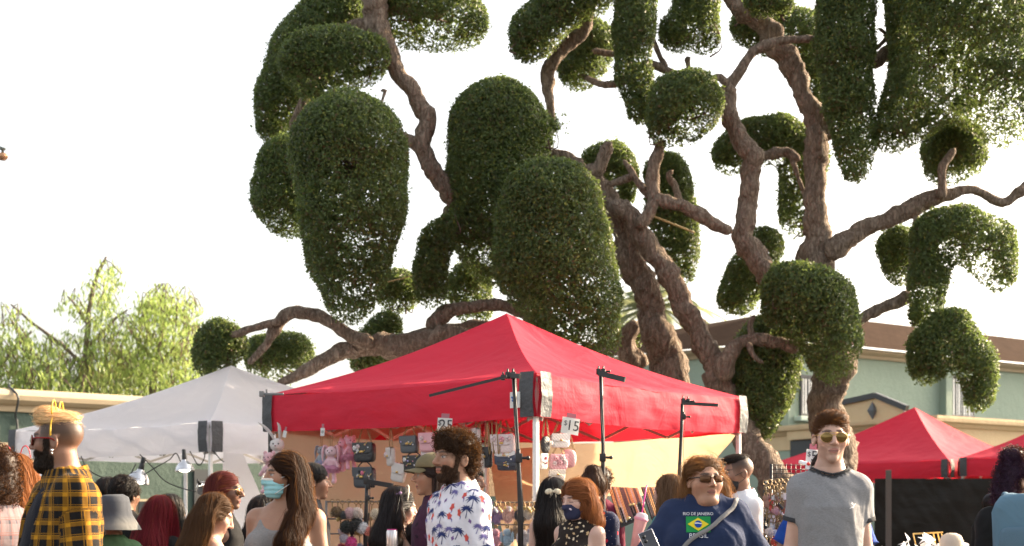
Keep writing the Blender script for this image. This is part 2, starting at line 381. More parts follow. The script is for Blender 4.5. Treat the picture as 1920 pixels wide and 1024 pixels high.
def pad(tree,chains,D,holes=.30,seed=0,name='foliage_pad',dens=1.0,bare=.55,shaggy=0,tw=1):
    """one clipped cloud of the topiary. chains = lists of (px,py,rpx[,dD]) for round cones"""
    rng=np.random.default_rng(seed+100); pr=[]; allp=[]
    for ch in chains:
        pts=[(P(q[0],q[1],D+(q[3] if len(q)>3 else 0)),q[2]/F_PX*D) for q in ch]; allp+=pts
        if len(pts)==1: pr.append(E(pts[0][0],pts[0][1],.12))
        for (a,ra),(b,rb) in zip(pts,pts[1:]): pr.append(CN(a,b,ra*.97,rb*.97,.12))
    V,F=surf(pr,.085); V=V+sgrad(pr,V,.02)*(.035*fold(V,.9,seed))[:,None]
    A=area(V,F); 
    if pr: cz=np.mean([p[0][2] for p in allp])
    n=int(A*6000*dens); Q,N=sample(V,F,n,rng)
    dep=np.abs(rng.normal(0,.035,n)); dep=np.where(rng.random(n)<.22,rng.random(n)*.2,dep); dep=dep-(rng.random(n)<.10)*rng.random(n)**2*.055
    if shaggy: dep-=rng.random(n)**3*shaggy
    C=Q-N*dep[:,None]+rng.normal(0,.006,(n,3))
    hn=fold(C,.75,seed+3)*.6+fold(C,2.6,seed+4)*.45+fold(C,5.5,seed+5)*.3
    side=(C[:,0]-C[:,0].mean())/(np.ptp(C[:,0])+1e-6)*.5-(C[:,2]-C[:,2].mean())/(np.ptp(C[:,2])+1e-6)*.9
    keep=rng.random(n)>.86*np.clip(((hn*.7+side*.8)-(1.18-holes*2.9))/.5,0,1)
    under=N[:,2]<-.45; keep&=~(under&(rng.random(n)<bare))
    C=C[keep]; N=N[keep]; dep=dep[keep]; n=len(C)
    V1,F1=leaf_quads(C,N,.044,.022,rng,.6)
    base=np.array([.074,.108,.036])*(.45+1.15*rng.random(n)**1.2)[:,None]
    cl=(fold(C,1.6,seed+9)*.18+1)[:,None]; base=base*cl
    yel=rng.random(n)<.14; base[yel]=base[yel]*np.array([2.2,1.6,1.1])
    brn=rng.random(n)<np.where(N[:,2]<-.2,.16,.035); base[brn]=np.array([.10,.055,.028])*(.6+.8*rng.random(brn.sum()))[:,None]
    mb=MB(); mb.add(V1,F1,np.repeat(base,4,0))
    # inner, sparser, larger and darker leaf quads, added to block light through the pad
    n2=int(A*380*dens); Q,N=sample(V,F,n2,rng); C=Q-N*(.10+.12*rng.random(n2))[:,None]
    hn=fold(C,.75,seed+3)*.6+fold(C,2.6,seed+4)*.45; 
    side=(C[:,0]-C[:,0].mean())/(np.ptp(C[:,0])+1e-6)*.5-(C[:,2]-C[:,2].mean())/(np.ptp(C[:,2])+1e-6)*.9
    k=(hn*.7+side*.8)<(.97-holes*2.7); k&=~((N[:,2]<-.4)&(rng.random(n2)<bare)); C=C[k];N=N[k]
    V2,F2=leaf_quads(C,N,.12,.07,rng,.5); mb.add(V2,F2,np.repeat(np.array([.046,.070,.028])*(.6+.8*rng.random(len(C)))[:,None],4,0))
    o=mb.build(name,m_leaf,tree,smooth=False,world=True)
    # twigs spreading from the limb inside to the clipped skin
    tb=MB(); m=int(A*5*tw)+6; Q,N=sample(V,F,m,rng); cen=[p[0] for p in allp]
    for q,nn in zip(Q,N):
        if nn[2]<-.2: continue
        c0=min(cen,key=lambda c:np.linalg.norm(c-q)); c0=c0+rng.normal(0,.08,3)-np.array([0,0,.1])
        mid=(c0+q)/2+rng.normal(0,.06,3)-np.array([0,0,.06]); pts=spline([c0,mid,q-nn*.04],3)
        tube(tb,pts,np.linspace(.014,.004,len(pts)),4,(1,1,1),cap=False)
    tb.build('twigs',m_twig,o,world=False) if False else None
    t2=tb.build('twigs',m_twig,None); t2.parent=o; t2.matrix_parent_inverse.identity(); t2.location=-np.array(tree.location)
    return o

def limb(tree,pts,D,name='limb',seed=0,k=7,knob=.13):
    """pts (px,py,rpx[,dD])"""
    rng=np.random.default_rng(seed); q=np.array([[*P(p[0],p[1],D+(p[3] if len(p)>3 else 0)),p[2]*.86/F_PX*D] for p in pts])
    q[:,3]*=np.where(q[:,3]>.13,.90,1.0); s=spline(q,k); L=np.r_[0,np.cumsum(np.linalg.norm(np.diff(s[:,:3],axis=0),axis=1))]
    # resample ~ every 5 cm
    n=max(10,int(L[-1]/.035)); tt=np.linspace(0,L[-1],n); s=np.stack([np.interp(tt,L,s[:,i]) for i in range(4)],-1)
    wob=s[:,3:]*.42*np.stack([fold(np.c_[tt,tt*0,tt*0],.9,seed+i) for i in range(3)],-1); s[:,:3]+=wob
    e=np.clip((L[-1]-tt)/(s[-1,3]*1.3+1e-6),0,1); s[:,3]*=np.sqrt(np.clip(1-(1-e)**2,.02,1))
    if s[0,2]>.3:
        e=np.clip(tt/(s[0,3]*1.1+1e-6),0,1); s[:,3]*=np.sqrt(np.clip(1-(1-e)**2,.05,1))
    mb=MB(); nn=18 if s[:,3].max()>.07 else 10
    tube(mb,s[:,:3],s[:,3],nn,(1,1,1))
    V=mb.V[0]; cen=np.repeat(s[:,:3],nn,0); rr=np.repeat(s[:,3],nn)[:,None]; d=(V-cen)/rr
    ang=mb.A[0][:,2]; kn=fold(np.c_[np.cos(ang)*.45,np.sin(ang)*.45,np.repeat(tt,nn)*1.1],1.0,seed+11)
    lump=np.maximum(0,fold(V,1.7,seed+21)-.35)*.55
    ridge=.05*np.sin(ang*5+np.repeat(tt,nn)*2.3+2*np.sin(np.repeat(tt,nn)*3+seed))
    crag=.15*fold(V,4.5,seed+31)+.06*fold(V,9,seed+33)+(.12*np.maximum(0,fold(V,2.6,seed+35)-.2) if s[:,3].max()>.07 else 0)
    mb.V[0]=cen+d*rr*(1+knob*kn+lump+ridge*.5+crag)[:,None]
    return mb.build(name,m_bark,tree,world=True)

GT='old pines clipped into rounded cloud shapes'
# ---- left tree
TL=thing('topiary_tree','clipped cloud tree whose low twisting limbs reach left over the white tent','tree',(P(965,945,16.2)[0],16.2,0),group=GT)
limb(TL,[(965,1170,44),(985,900,42),(1000,760,38),(1012,660,34),(1000,560,30),(950,470,27),(890,410,24),(838,360,21),(800,282,19),(806,222,18),(785,186,18),(747,132,16),(722,80,19),(702,30,27),(692,-40,30)],16.2,'trunk',1,knob=.10)
limb(TL,[(1010,740,30),(950,690,24),(880,655,23),(835,626,25),(770,640,28),(705,640,24),(650,662,17),(600,680,15),(555,705,11),(520,720,8)],15.8,seed=2)
limb(TL,[(700,645,18),(665,630,15),(625,605,13),(590,590,14),(545,588,14),(520,612,14),(500,648,9),(465,682,7)],15.7,seed=3)
limb(TL,[(530,604,10),(490,612,8),(452,626,7),(430,630,6)],15.6,seed=4)
limb(TL,[(1005,590,14),(940,572,13),(890,576,13),(850,578,15),(820,596,18),(800,622,16)],15.9,seed=5)
limb(TL,[(1000,640,12),(905,612,11),(860,615,12),(780,625,10),(740,655,10)],16.4,seed=6)
limb(TL,[(800,285,15),(772,262,13),(740,250,10)],16.2,seed=7)
limb(TL,[(700,50,18),(650,60,12),(590,150,10),(545,240,8)],16.6,seed=8)
limb(TL,[(695,10,14),(760,20,10),(830,30,7)],16.5,seed=9)
limb(TL,[(845,380,16),(838,440,10),(826,470,8)],16.5,seed=10)
limb(TL,[(768,262,10),(700,300,9),(655,360,8)],15.6,seed=12)
limb(TL,[(712,210,4),(718,185,3),(723,169,4),(713,171,3)],15.6,seed=13)
pad(TL,[[(640,15,62),(570,100,66),(532,180,57),(514,238,40)]],17.2,.24,1)
pad(TL,[[(580,112,60),(640,112,58),(682,108,50)],[(580,120,58),(590,165,36)]],15.9,.31,2,bare=.7)
pad(TL,[[(748,-20,60),(770,20,66),(830,25,70),(868,42,52)]],16.6,.33,3,bare=.7)
pad(TL,[[(655,288,117),(660,400,100),(656,490,78),(655,562,52)]],15.1,.345,4)
pad(TL,[[(545,318,66),(532,375,60),(545,402,44)]],16.6,.24,5)
pad(TL,[[(748,548,44)]],17,.33,28)
pad(TL,[[(842,415,18),(820,452,31),(804,505,33),(808,556,31)]],15.8,.34,29,bare=.7)
pad(TL,[[(880,535,48),(885,575,42)]],16.9,.28,30,dens=.8)
pad(TL,[[(725,612,36),(705,655,42),(690,680,34)]],16.6,.26,31)
pad(TL,[[(410,642,48),(402,668,42),(430,650,36)]],15.8,.20,26)
pad(TL,[[(500,668,46),(545,668,46)],[(545,680,34),(535,698,24)]],16.6,.30,27,bare=.8)
# ---- centre tree
TC=thing('topiary_tree','clipped cloud tree with two leaning trunks rising behind the peak of the large red tent','tree',(P(1262,945,16.4)[0],16.4,0),group=GT)
limb(TC,[(1275,1170,48),(1268,900,46),(1258,760,42),(1246,680,42),(1224,600,36),(1200,520,30),(1176,446,26),(1152,392,24),(1122,345,22),(1085,312,18),(1050,290,13),(1010,300,9)],16.4,'trunk',20,knob=.14)
limb(TC,[(1500,1170,46,-.6),(1470,960,40,-.5),(1425,860,36,-.3),(1378,780,34),(1350,728,34),(1335,672,25),(1300,592,23),(1252,512,22),(1205,445,21),(1178,400,18),(1150,380,16)],16.0,'trunk',21,knob=.12)
limb(TC,[(1095,318,18),(1120,322,14),(1135,275,13),(1132,266,12)],16.3,seed=22,k=5)
limb(TC,[(1140,388,17),(1165,385,17),(1185,384,15)],16.1,seed=23)
limb(TC,[(1190,425,17),(1212,400,14),(1226,372,13),(1222,330,12),(1234,288,10),(1240,262,8)],15.9,seed=24)
limb(TC,[(1226,372,12),(1272,388,13),(1330,414,12),(1372,432,12)],15.9,seed=25)
limb(TC,[(1232,380,10),(1196,338,8),(1178,312,6),(1168,300,5)],16,seed=26)
limb(TC,[(1190,328,6),(1165,340,7),(1135,345,6)],16.1,seed=27)
limb(TC,[(1278,386,8),(1265,350,8),(1252,330,7),(1262,318,5)],16.2,seed=28)
limb(TC,[(1202,700,26),(1180,660,26),(1178,630,20),(1196,604,14)],17.0,seed=29,knob=.3)
limb(TC,[(1356,712,20),(1368,668,17),(1390,645,14),(1430,638,13),(1470,646,12),(1500,652,11)],15.6,seed=30)
limb(TC,[(1410,640,9),(1405,610,7),(1415,590,5)],15.6,seed=31)
limb(TC,[(1404,640,8),(1412,665,6),(1432,680,4)],15.4,seed=32)
limb(TC,[(1200,540,20),(1203,545,22)],16.2,seed=33)
pad(TC,[[(935,248,100),(932,350,98),(918,440,78),(925,492,44)]],16.3,.25,6)
pad(TC,[[(1040,238,22),(1052,246,15)]],16.0,.42,60,shaggy=.22,tw=2)
pad(TC,[[(1030,402,106),(1042,490,116),(1075,575,94),(1118,628,54)]],15.0,.325,7)
pad(TC,[[(1142,310,46),(1168,330,30)],[(1142,310,46),(1118,306,34)],[(1168,330,26),(1176,372,22)]],17.4,.22,18,bare=.7)
pad(TC,[[(1250,328,44),(1262,400,49),(1276,465,36),(1282,512,26)]],17.2,.34,19)
pad(TC,[[(1185,628,28)]],17.6,.3,32)
# ---- right tree
TR=thing('topiary_tree','largest clipped cloud tree with upright forked trunk behind the standing man in grey','tree',(P(1562,945,16.6)[0],16.6,0),group=GT)
limb(TR,[(1562,1170,50),(1561,900,44),(1558,800,42),(1560,730,40),(1562,650,38),(1548,560,38),(1532,500,37),(1535,440,31),(1526,380,26),(1530,300,26),(1536,240,24)],16.6,'trunk',40,knob=.1)
limb(TR,[(1536,270,24),(1518,210,20),(1502,165,18),(1478,110,21),(1440,52,23),(1395,15,24),(1370,-30,24)],16.6,seed=41)
limb(TR,[(1540,262,16),(1552,236,11),(1562,216,8),(1580,150,7)],16.6,seed=42)
limb(TR,[(1550,490,24),(1590,448,19),(1640,426,18),(1700,402,19),(1740,378,18),(1775,362,14),(1822,358,10),(1880,378,10),(1925,350,10),(1960,325,9)],16.4,seed=43)
limb(TR,[(1770,372,13),(1768,340,9),(1768,315,9),(1785,288,9),(1793,278,6)],16.2,seed=44)
limb(TR,[(1570,640,20),(1605,606,13),(1642,582,12),(1685,562,13),(1706,545,9)],16.4,seed=45)
limb(TR,[(1555,640,26),(1500,580,26),(1450,530,26),(1412,475,27),(1392,430,25),(1402,350,23),(1412,302,21),(1382,252,18),(1366,200,18),(1358,158,17)],16.2,seed=46,knob=.16)
limb(TR,[(1358,165,13),(1385,138,11),(1410,100,11),(1440,86,10),(1480,78,8),(1530,75,7)],16.3,seed=47)
limb(TR,[(1362,158,10),(1345,146,8),(1310,160,6)],16.1,seed=48)
limb(TR,[(1408,305,11),(1440,292,10),(1475,285,10),(1500,300,7)],16.8,seed=49)
limb(TR,[(1480,285,6),(1498,335,5),(1508,370,4)],16.8,seed=50)
limb(TR,[(1630,125,14),(1662,102,15),(1690,95,11),(1720,92,8)],16.5,seed=51)
limb(TR,[(1640,95,4),(1662,70,5),(1680,30,5),(1690,10,4)],16.5,seed=52)
limb(TR,[(1668,88,5),(1660,65,4),(1646,52,4)],16.5,seed=53)
limb(TR,[(1702,548,7),(1712,480,7),(1716,420,6),(1722,400,8)],16.3,seed=54)
limb(TR,[(1036,250,9),(1032,190,10),(1024,140,14),(1048,98,15),(1090,64,15),(1108,10,14),(1140,-30,14)],17.0,seed=55)
limb(TR,[(1370,-20,22),(1280,-60,20),(1180,-50,18),(1110,-20,14)],17.0,seed=56)
limb(TR,[(1345,150,8),(1290,150,9),(1250,130,9),(1212,122,9),(1170,150,7),(1140,160,8),(1118,156,7,.4),(1092,140,5,.8)],16.9,seed=57)
limb(TR,[(1222,68,5),(1236,104,6),(1250,132,6)],16.9,seed=58)
limb(TR,[(1110,94,6),(1150,100,7),(1180,98,6)],17.4,seed=59)
limb(TR,[(1288,105,7),(1290,120,6),(1292,135,5)],16.9,seed=60)
limb(TR,[(1425,490,14),(1450,512,16),(1470,530,12)],16.0,seed=61)
pad(TR,[[(1112,-20,48),(1042,18,50),(1003,62,44),(986,92,30)]],16.6,.27,8)
pad(TR,[[(1108,84,50),(1090,128,47)]],17.8,.30,9,bare=.7)
pad(TR,[[(1187,-30,42),(1187,60,41),(1190,140,36),(1206,205,30)]],16.2,.29,10)
pad(TR,[[(1282,198,70)],[(1300,190,60),(1255,232,48)]],15.8,.40,11)
pad(TR,[[(1308,-20,52),(1305,48,44)],[(1305,48,40),(1270,62,38)],[(1310,60,34),(1320,70,32)]],16.9,.31,12)
pad(TR,[[(1402,50,38),(1450,58,46),(1505,62,46)],[(1505,62,40),(1522,130,32),(1532,188,24)]],17.8,.32,13)
pad(TR,[[(1420,0,30),(1465,8,26)]],16.2,.27,14)
pad(TR,[[(1585,-20,59),(1583,90,57),(1590,190,50),(1602,270,38),(1605,318,27)]],16.0,.325,15)
pad(TR,[[(1760,-40,105),(1800,50,135),(1845,140,105),(1885,222,55)],[(1740,120,75),(1720,190,66),(1680,245,46)]],16.0,.345,16)
pad(TR,[[(1788,285,60)],[(1788,285,56),(1766,316,36)]],16.9,.27,17,bare=.75)
pad(TR,[[(1370,292,40),(1405,266,45),(1460,262,46),(1510,282,46)],[(1505,310,46),(1502,400,42),(1515,438,26)]],17.4,.33,20,bare=.75)
pad(TR,[[(1432,462,42),(1402,520,40),(1385,556,42)]],17.2,.27,21)
pad(TR,[[(1490,556,72),(1530,575,74),(1560,640,54),(1560,678,44)]],15.2,.25,22)
pad(TR,[[(1440,660,72),(1430,735,58),(1425,788,42)]],16.0,.22,23,bare=.5)
pad(TR,[[(1690,468,48),(1690,500,42)]],17.0,.32,24)
pad(TR,[[(1735,590,32),(1740,510,38),(1752,442,48),(1805,436,50),(1850,460,54),(1866,512,40)]],16.0,.42,25)
pad(TR,[[(1740,682,42),(1748,655,46),(1782,618,42),(1828,680,42),(1836,742,34)]],15.8,.29,33,bare=.6)
# twine tied between limbs
def cordthing(name,label,pts,r,mat,cat='cord',sag=0):
    mb=MB(); q=spline(np.array(pts),8); 
    tube(mb,q,r,6,(1,1,1)); o=mb.build(name,mat); return tag(o,label,cat)
m_twine=M('twine',(.45,.33,.15),.8)
cordthing('twine','straw coloured rope tied from the centre tree to the slim hanging pad',[P(1224,405,16.0),P(1262,420,16.2),P(1302,436,16.5)],.014,m_twine)
cordthing('twine','thin straw rope stretched between pads above the left low limb',[P(712,532,16.2),P(770,518,16),P(832,500,15.7)],.008,m_twine)

# ------------------------------------------------------------------ feathery trees behind the left building
def feather_tree(label,base,trunk,brs,crown,D,seed,n=70,leafc=(.20,.27,.075)):
    rng=np.random.default_rng(seed); T=thing('pepper_tree',label,'tree',(P(base,945,D)[0],D,0),group='feathery trees behind the left wall')
    limb(T,trunk,D,'trunk',seed,k=5)
    for i,b in enumerate(brs): limb(T,b,D,'branch',seed+i+1,k=5)
    mb=MB(); tb=MB()
    for (cx,cy,rx,ry,cnt) in crown:
        for i in range(cnt):
            a=rng.uniform(0,2*math.pi); rr=math.sqrt(rng.random())
            px=cx+rx*rr*math.cos(a); py=cy+ry*rr*math.sin(a); Dd=D+rng.uniform(-1.2,1.2)
            top=P(px,py,Dd); L=rng.uniform(.35,1.15); m=int(L*36)
            sway=rng.normal(0,.10,2); tt=rng.random(m); sp=.07+.10*np.sqrt(tt)
            C=top+np.c_[sway[0]*tt+rng.normal(0,1,m)*sp,sway[1]*tt+rng.normal(0,1,m)*sp,-L*tt+.25*(1-(2*tt-1)**2)*0]
            N=rng.normal(size=(m,3)); N[:,2]*=.3; N/=np.linalg.norm(N,axis=1)[:,None]
            V,F=leaf_quads(C,N,.17,.045,rng,.8,down=1.2)
            c=np.array(leafc)*(.55+.9*rng.random())*(.8+.4*rng.random(m))[:,None]
            if rng.random()<.10: c=np.array([.13,.07,.035])*(.7+.6*rng.random(m))[:,None]
            mb.add(V,F,np.repeat(c,4,0))
            if rng.random()<.4: tube(tb,spline([top+np.array([rng.uniform(-.4,.4),0,-.3]),top+[0,0,.05],top+[sway[0],0,-L*.6]],3),.012,4,(1,1,1),cap=False)
    cr=mb.build('crown',m_pep,T,smooth=False,world=True)
    t2=tb.build('twigs',m_twig,cr); t2.location=-np.array(T.location)
feather_tree('tallest feathery pepper tree with a thin dark stem, in the middle behind the left building',168,
  [(170,1100,9),(168,760,8),(160,690,7),(165,600,5),(178,530,4),(200,480,2)],
  [[(160,690,5),(120,650,4),(60,605,3),(20,570,2)],[(165,610,4),(140,570,3),(125,555,2)],[(165,650,4),(215,600,3),(240,580,2)]],
  [(200,500,16,32,12),(165,560,48,42,20),(185,600,45,55,20),(150,670,85,60,62),(215,650,50,60,24)],33,201)
feather_tree('round topped bright feathery pepper tree just left of the clipped tree',300,
  [(288,1100,9),(286,760,8),(292,700,6),(300,640,5),(315,575,3)],
  [[(295,690,4),(330,650,3),(365,635,2)],[(292,680,4),(260,640,3),(240,610,2)]],
  [(315,560,52,34,44),(300,610,72,52,66),(300,680,80,55,72),(355,640,26,45,16)],34,231,leafc=(.24,.32,.08))
feather_tree('sparse drooping pepper tree at the left edge of the photo',40,
  [(-20,1100,10),(-15,760,9),(-5,690,7),(-30,620,5)],
  [[(130,720,5),(90,690,4),(45,640,3),(18,595,2)],[(-10,700,5),(30,650,3),(60,620,2)]],
  [(15,610,50,45,24),(60,660,60,50,36),(10,700,50,50,42),(110,700,50,40,34),(40,590,30,20,6)],32,251)
feather_tree('low pale feathery tree filling the gap between two taller pepper trees',240,
  [(240,1100,8),(240,800,7),(238,720,5),(240,660,3)],[[(240,700,4),(225,670,3),(215,650,2)]],
  [(240,700,70,45,48),(235,655,30,20,8),(390,720,40,35,30)],36,271,leafc=(.34,.36,.12))
# palm behind the centre trunks
PL=thing('palm_tree','pale hazy palm tree far behind the centre clipped tree','tree',(P(1225,945,46)[0],46,0))
limb(PL,[(1225,1040,12),(1226,800,11),(1224,640,10),(1222,592,11)],46,'trunk',300,k=4)
mb=MB(); rng=np.random.default_rng(9); c0=P(1226,578,46)
for i in range(34):
    a=rng.uniform(0,2*math.pi); el=rng.uniform(-.35,1.2); L=rng.uniform(2.0,3.1)
    d=np.array([math.cos(a)*math.cos(el),math.sin(a)*math.cos(el),math.sin(el)])
    tt=np.linspace(0,1,14)[:,None]; ax_=c0+d*L*tt+np.array([0,0,-1.3])*tt**2.2
    tube(mb,ax_,np.linspace(.025,.006,14),4,(.10,.09,.045),cap=False)
    sd_=np.cross(d,[0,0,1.]); sd_/=np.linalg.norm(sd_)
    for s in(-1,1):
        for k in range(2,14):
            for h in(0,.5):
                p0=ax_[k]-(ax_[k]-ax_[k-1])*h; ll=.5*(1-.5*abs(k/14-.5)*2)
                tip=p0+sd_*s*ll*.8+d*ll*.55+np.array([0,0,-.28*ll/.5]); w_=np.array([0,0,.034])
                mb.add([p0-w_,tip,p0+w_],np.array([[0,1,2]]),np.array([.13,.17,.075])*rng.uniform(.7,1.3))
mb.build('crown',m_palm,PL,smooth=False,world=True)
# ------------------------------------------------------------------ buildings
def stucco(name,c1,c2):
    t=NT(name); c=t.mix(t.noise(.7,6),c1,c2); c=t.mix(t.math('MULTIPLY',t.noise(1.0,5,t.vec((4,4,.5))),.35),c,tuple(x*.82 for x in c1))
    h=t.math('ADD',t.noise(14,6,rough=.7),t.math('MULTIPLY',t.noise(3,3),1.2)); return t.finish(c,.9,bump=h,bd=.02)
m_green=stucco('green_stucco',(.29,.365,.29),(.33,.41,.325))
m_dgreen=stucco('dark_green_paint',(.070,.105,.088),(.085,.125,.102))  # deeper green paint of the left building's wall
m_cream=stucco('cream_stucco',(.62,.47,.27),(.68,.53,.33))
m_trim=M('cream_trim',(.44,.35,.23),.7,bump=.004,bs=30,var=.12)
m_dark=M('dark_paint',(.035,.04,.045),.5)
m_glass=M('window_glass',(.03,.035,.04),.08,spec=.8)
m_white=M('white_paint',(.75,.75,.73),.5)
t=NT('shingles'); tc=t.n('TexCoord').outputs['Object']
br=t.n('TexBrick',{'Color1':(.032,.019,.013),'Color2':(.052,.031,.021),'Mortar':(.03,.02,.016),'Scale':1.0,'Mortar Size':.018,'Brick Width':.32,'Row Height':.16})
sw=t.n('CombineXYZ'); sp=t.n('SeparateXYZ'); t.t.links.new(t.attr('pc').outputs['Vector'],sw.inputs[0]) if False else None
t.t.links.new(t.attr('pc').outputs['Vector'],br.inputs['Vector'])
c=t.mix(t.noise(2,5),br.outputs['Color'],(.062,.038,.026)); m_shing=t.finish(c,1.0,spec=.02,bump=br.outputs['Fac'],bd=-.02)

def XZ(px,D): return np.array([(px-CX)/F_PX*D,D])
def wallseg(mb,a,b,z0,z1,th=.25):
    """vertical wall slab from a to b (xy), visible face on the camera side, thickness away"""
    a=np.array(a);b=np.array(b); d=b-a; L=np.linalg.norm(d); d/=L; n=np.array([-d[1],d[0]]); n=n if n[1]>0 else -n
    ang=math.degrees(math.atan2(d[1],d[0])); c=(a+b)/2+n*th/2
    box(mb,(c[0],c[1],(z0+z1)/2),(L,th,z1-z0),rotm(z=ang)); return ang
def onwall(a,b,px,z,off=0):
    """point of the wall line a-b seen at column px, moved off metres toward the camera"""
    a=np.array(a);b=np.array(b); k=(px-CX)/F_PX; d=b-a; t=(k*a[1]-a[0])/(d[0]-k*d[1]); p=a+d*t
    n=np.array([-d[1],d[0]])/np.linalg.norm(d); n=n if n[1]<0 else -n
    p=p+n*off; return np.array([p[0],p[1],z])
zat=lambda py,D: EYE+(HZ-py)/F_PX*D

# right building: upper storey set back, lower storey projecting
A=XZ(1150,41.5); B=XZ(1478,37.6); C_=XZ(1770,41.6); E_=XZ(2250,50)
BR=thing('stucco_building','green stucco two storey building with cream trim and brown shingle roof behind the right trees','building',(B[0],B[1],0))
mb=MB(); wallseg(mb,A,B,0,6.0); wallseg(mb,B,E_,0,6.0)
box(mb,(B[0]+4,B[1]+8,3),(.3,8,5.9)); mb.build('wall',m_green,BR,smooth=False,world=True)
mb=MB(); AL=math.degrees(math.atan2(*(B-A)[::-1])); AR=math.degrees(math.atan2(*(E_-B)[::-1]))
def cornice(mb,a,b,z,prof):
    a=np.array(a);b=np.array(b); d=(b-a)/np.linalg.norm(b-a); n=np.array([-d[1],d[0]]); n=n if n[1]<0 else -n
    V=[];m=len(prof)
    for p in(a-d*.0,b+d*.0):
        for o_,h in prof: V.append((p[0]+n[0]*o_,p[1]+n[1]*o_,z+h))
    F=[[i,i+1,m+i+1,m+i] for i in range(m-1)]+[[m-1,0,m,2*m-1],list(range(m)),list(range(m,2*m))[::-1]]; mb.add(V,F)
pf=[(-.2,-.20),(.10,-.20),(.14,-.12),(.30,-.06),(.34,-.02),(.34,.05),(-.2,.05)]
cornice(mb,A,B+np.array([.1,-.06]),6.0,pf); cornice(mb,B-np.array([.1,.06]),E_,6.0,pf); mb.build('eave_trim',m_trim,BR,smooth=False,world=True)
# hip roof
dl=(A-B)/np.linalg.norm(A-B); dr=(E_-B)/np.linalg.norm(E_-B)
e0=np.r_[B-dl*.3-dr*.3+np.array([0,-.35]),6.06]; eL=np.r_[A+dl*2+np.array([-.1,-.35]),6.06]; eR=np.r_[E_+dr*3+np.array([.1,-.4]),6.06]
inn=np.array([.14,.99]); rz=7.45
rL=np.r_[B+dl*1.5+inn*4.2,rz+.1]; r0=np.r_[B+inn*3.3,rz]; rR=np.r_[E_+dr*3+inn*3.3,rz]; rLL=np.r_[A+dl*2+inn*5.5,rz-.2]
mb=MB()
def rooff(a,b,c,d):
    V=np.array([a,b,c,d]); u=(V[1]-V[0])/np.linalg.norm(V[1]-V[0]); n=np.cross(u,V[3]-V[0]); n/=np.linalg.norm(n); v=np.cross(n,u)
    pc=np.c_[(V-V[0])@u,(V-V[0])@v,np.zeros(4)+.001]; mb.add(V,np.array([[0,1,2,3]]),None,pc)
rooff(e0,eR,rR,r0); rooff(eL,e0,r0,rLL)
mb.build('roof',m_shing,BR,smooth=False,world=True)
# windows of the upper storey: recessed dark frame, white curtain strips
def window(x0,x1,z0,z1,a,b,parent,ledge=True):
    p0=onwall(a,b,x0,z0,.03); p1=onwall(a,b,x1,z0,.03); d=p1-p0; w=np.linalg.norm(d); ang=math.degrees(math.atan2(d[1],d[0])); c=(p0+p1)/2; c[2]=(z0+z1)/2; R=rotm(z=ang)
    f=MB(); 
    for sx in(-1,1): box(f,c+R@np.array([sx*w/2,0,0]),(.07,.10,z1-z0+.07),R)
    for sz in(-1,1): box(f,c+np.array([0,0,sz*(z1-z0)/2]),(w-.07,.098,.07),R)
    for k in range(1,4): box(f,c+R@np.array([-w/2+w*k/4,-.02,0]),(.03,.05,z1-z0-.07),R)
    fo=f.build('window',m_dark,parent,smooth=False,world=True)
    g=MB(); box(g,c,(w,.03,z1-z0),R); go=g.build('pane',m_glass,fo,smooth=False); go.location=-np.array(parent.location)
    k=MB()
    for i in range(9): box(k,c+R@np.array([-w/2+w*(i+.5)/9,-.028,-.03]),(w/16,.02,z1-z0-.1),R)
    ko=k.build('blind',m_white,fo,smooth=False); ko.location=-np.array(parent.location)
    if ledge:
        s=MB(); box(s,c+R@np.array([0,-.1,-(z1-z0)/2-.13]),(w+.5,.28,.14),R,bev=.03); so_=s.build('sill',M('pale_green_sill',(.42,.53,.46),.7,bump=.01,bs=20),fo,smooth=False); so_.location=-np.array(parent.location)
window(1500,1548,zat(778,38),zat(706,38),B,E_,BR)
window(1778,1822,zat(781,42),zat(708,42),B,E_,BR,False)
mb=MB()
for px in(1768,): p=onwall(B,E_,px,0,.12); box(mb,(p[0],p[1],4.6),(.30,.25,2.3),rotm(z=AR))
mb.build('pilaster',m_green,BR,smooth=False,world=True)
# projecting lower storey
G0=XZ(1400,38.4); G1=XZ(1738,32.4); G2=XZ(2150,38.5)
mb=MB(); wallseg(mb,G0,G1,0,3.15); wallseg(mb,G1,G2,0,3.15); mb.build('lower_wall',m_green,BR,smooth=False,world=True)
pf2=[(-.1,-.62),(.03,-.62),(.03,-.22),(.10,-.20),(.16,-.12),(.28,-.08),(.30,0),(.30,.06),(-.1,.06)]
mb=MB(); cornice(mb,G0,G1,3.55,pf2); cornice(mb,G1,G2,3.55,pf2); mb.build('cornice',m_cream,BR,smooth=False,world=True)
mb=MB(); V=[]
q0=np.r_[G0,3.58];q1=np.r_[G1,3.58];q2=np.r_[G2,3.58]; b0=q0+[0,4,.1]; b1=q1+[0,9,.1]; b2=q2+[0,9,.1]
mb.add([q0,q1,b1,b0],np.array([[0,1,2,3]])); mb.add([q1,q2,b2,b1],np.array([[0,1,2,3]])); mb.build('flat_roof',m_dark,BR,smooth=False,world=True)
